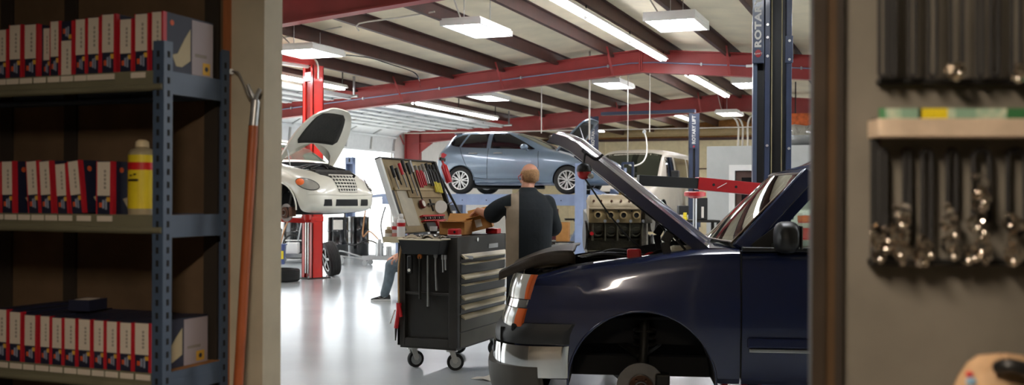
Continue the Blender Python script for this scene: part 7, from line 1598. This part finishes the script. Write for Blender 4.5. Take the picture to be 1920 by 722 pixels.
# trousers and shoes
mb = MB(); limb(mb, [tor(0, 0, 0.98), tor(0, 0, 0.86)], [0.165, 0.165]);
for s, ft in ((-1, ftL), (1, ftR)): limb(mb, [tor(s*0.09, 0, 0.86), tor(s*0.115, 0.02, 0.50), ft+V((0, 0, 0.0))], [0.112, 0.085, 0.072])
remesh(mb, 'trousers', [m_trou], man, 0.011, 3)
def shoe(parent, p, d, m, name='shoe', sole=None, mark=False, s=1.0):
    d = V(d).normalized(); sd = d.cross(V((0, 0, 1))); B = lambda x, y, z: V((p.x, p.y, 0))+sd*x*s+d*y*s+V((0, 0, z*s))
    mb = MB(); rings = []
    for y, w_, h in ((-0.085, 0.020, 0.05), (-0.08, 0.034, 0.085), (-0.05, 0.038, 0.105), (0.0, 0.040, 0.105), (0.05, 0.042, 0.080), (0.11, 0.047, 0.060), (0.16, 0.044, 0.048), (0.19, 0.030, 0.036), (0.198, 0.012, 0.03)):
        rings.append([B(w_*math.cos(a), y, 0.022+(h-0.022)*max(0, math.sin(a))) if math.sin(a) >= 0 else B(w_*math.cos(a), y, 0.022+0.004*math.sin(a)) for a in [2*PI*j/20 for j in range(20)]])
    mb.loft(rings); o = mb.build(name, m, parent, smooth=60)
    mb = MB(); mb.loft([[B(x*k, y, z) for x, y in ((-0.036, -0.085), (0.036, -0.085), (0.044, 0.0), (0.05, 0.11), (0.042, 0.17), (0.0, 0.2), (-0.042, 0.17), (-0.05, 0.11), (-0.044, 0.0))] for k, z in ((1.0, 0.001), (1.05, 0.012), (1.0, 0.028))]); mb.build('sole', sole or m_black, o, smooth=40)
    if mark:
        for sdv in (-1, 1):
            mb = MB(); mb.tube([B(sdv*0.0415, -0.03, 0.078), B(sdv*0.045, 0.02, 0.046), B(sdv*0.0475, 0.055, 0.042), B(sdv*0.047, 0.10, 0.058)], [0.003, 0.008, 0.006, 0.002], 6, smooth=4); mb.build('white_mark', m_white, o, smooth=60)
    return o
shoe(man, ftL, fwd, m_black); shoe(man, ftR, fwd, m_black)
# ---- second person sitting on a low stool behind the tool cart
pd = 14.6; so = W((765-960)/FPX*pd, pd)
p2 = thing('person', 'person in blue grey jeans and dark trainers half hidden behind the tool cart', 'person', (so.x, so.y, 0), YAW)
KL = V((-0.24, -0.04, 0.52)); AL = V((-0.33, -0.02, 0.10)); KR = V((0.05, -0.36, 0.56)); AR = V((0.08, -0.22, 0.10)); hipL, hipR = V((0.12, 0.08, 0.48)), V((0.22, -0.08, 0.48))
# keep the forward direction of the seated figure: towards the left of the view
f2 = V((-0.9, -0.35, 0)).normalized()
mb = MB(); limb(mb, [V((0.20, 0.02, 0.5)), V((0.19, 0.02, 0.72)), V((0.15, 0.0, 0.93))], [0.125, 0.12, 0.13]); limb(mb, [V((0.15, 0.0, 0.93)), V((0.10, -0.02, 1.08))], [0.07, 0.055])
h2, T3 = head(mb, V((0.07, -0.03, 1.17)), f2+V((0, 0, -0.35)))
for a, b, c, kk in ((V((0.14, 0.19, 0.94)), V((-0.02, 0.26, 0.72)), V((-0.20, 0.14, 0.64)), 1), (V((0.18, -0.18, 0.94)), V((0.06, -0.30, 0.76)), V((-0.10, -0.28, 0.66)), -1)):
    limb(mb, [a, b], [0.05, 0.04]); limb(mb, [b, c], [0.042, 0.028]); hand(mb, c, (c-b), V((0, 0, -1)), kk, 0.6)
for a, b, c in ((hipL, KL, AL), (hipR, KR, AR)): limb(mb, [a, b], [0.08, 0.055]); limb(mb, [b, c], [0.055, 0.04])
remesh(mb, 'body', [m_skin], p2, 0.007, 3)
mb = MB(); limb(mb, [V((0.2, 0.02, 0.52)), V((0.19, 0.02, 0.72)), V((0.15, 0, 0.95))], [0.15, 0.145, 0.15]); limb(mb, [V((0.14, 0.15, 0.97)), V((0.17, -0.15, 0.97))], [0.075, 0.075])
for a, b in ((V((0.14, 0.19, 0.94)), V((0.03, 0.24, 0.79))), (V((0.18, -0.18, 0.94)), V((0.09, -0.27, 0.82)))): limb(mb, [a, b], [0.07, 0.065])
remesh(mb, 'work_shirt', [m_shirt], p2, 0.012, 3)
mb = MB(); limb(mb, [hipL, hipR], [0.125, 0.125])
for a, b, c in ((hipL, KL, AL), (hipR, KR, AR)): limb(mb, [a, b, ], [0.115, 0.085]); limb(mb, [b, b.lerp(c, 0.5)+V((0.015, 0, 0)), c], [0.085, 0.075, 0.065])
remesh(mb, 'jeans', [m_jean], p2, 0.010, 3)
mb = MB(); mb.ball(h2(0, -0.014, 0.030), (0.080, 0.098, 0.092), 28, T=T3); u3, ff3 = V(T3.col[2]), V(T3.col[1])
bmesh.ops.delete(mb.bm, geom=[f for f in mb.bm.faces if (f.calc_center_median()-h2(0, 0, 0)).dot(u3) < 0.0 or (f.calc_center_median()-h2(0, 0, 0)).dot(ff3) > 0.065], context='FACES'); mb.build('hair', m_dark, p2, smooth=80, thick=0.006)
shoe(p2, AL, V((-1, -0.18, 0)), m_black, sole=m_white, mark=True); shoe(p2, AR, V((-0.7, -0.7, 0)), m_black, sole=m_white, mark=True)
sp = MW(p2) @ V((0.20, 0.02, 0)); t = thing('rolling_stool', 'low rolling stool under the seated person', 'stool', sp)
MB().lathe([(0, 0.36), (0.17, 0.36), (0.175, 0.355), (0.175, 0.32), (0, 0.32)], n=24).build('seat', m_black, t, smooth=40); MB().cyl((0, 0, 0.08), (0, 0, 0.33), 0.025).build('post', m_chrome, t)
for k in range(5):
    a = 2*PI*k/5; MB().bar((0, 0, 0.09), (0.22*math.cos(a), 0.22*math.sin(a), 0.075), 0.03, 0.02).build('leg', m_dark, t); MB().cyl((0.22*math.cos(a)-0.012, 0.22*math.sin(a), 0.032), (0.22*math.cos(a)+0.012, 0.22*math.sin(a), 0.032), 0.032, n=14).build('caster', m_rubber, t)
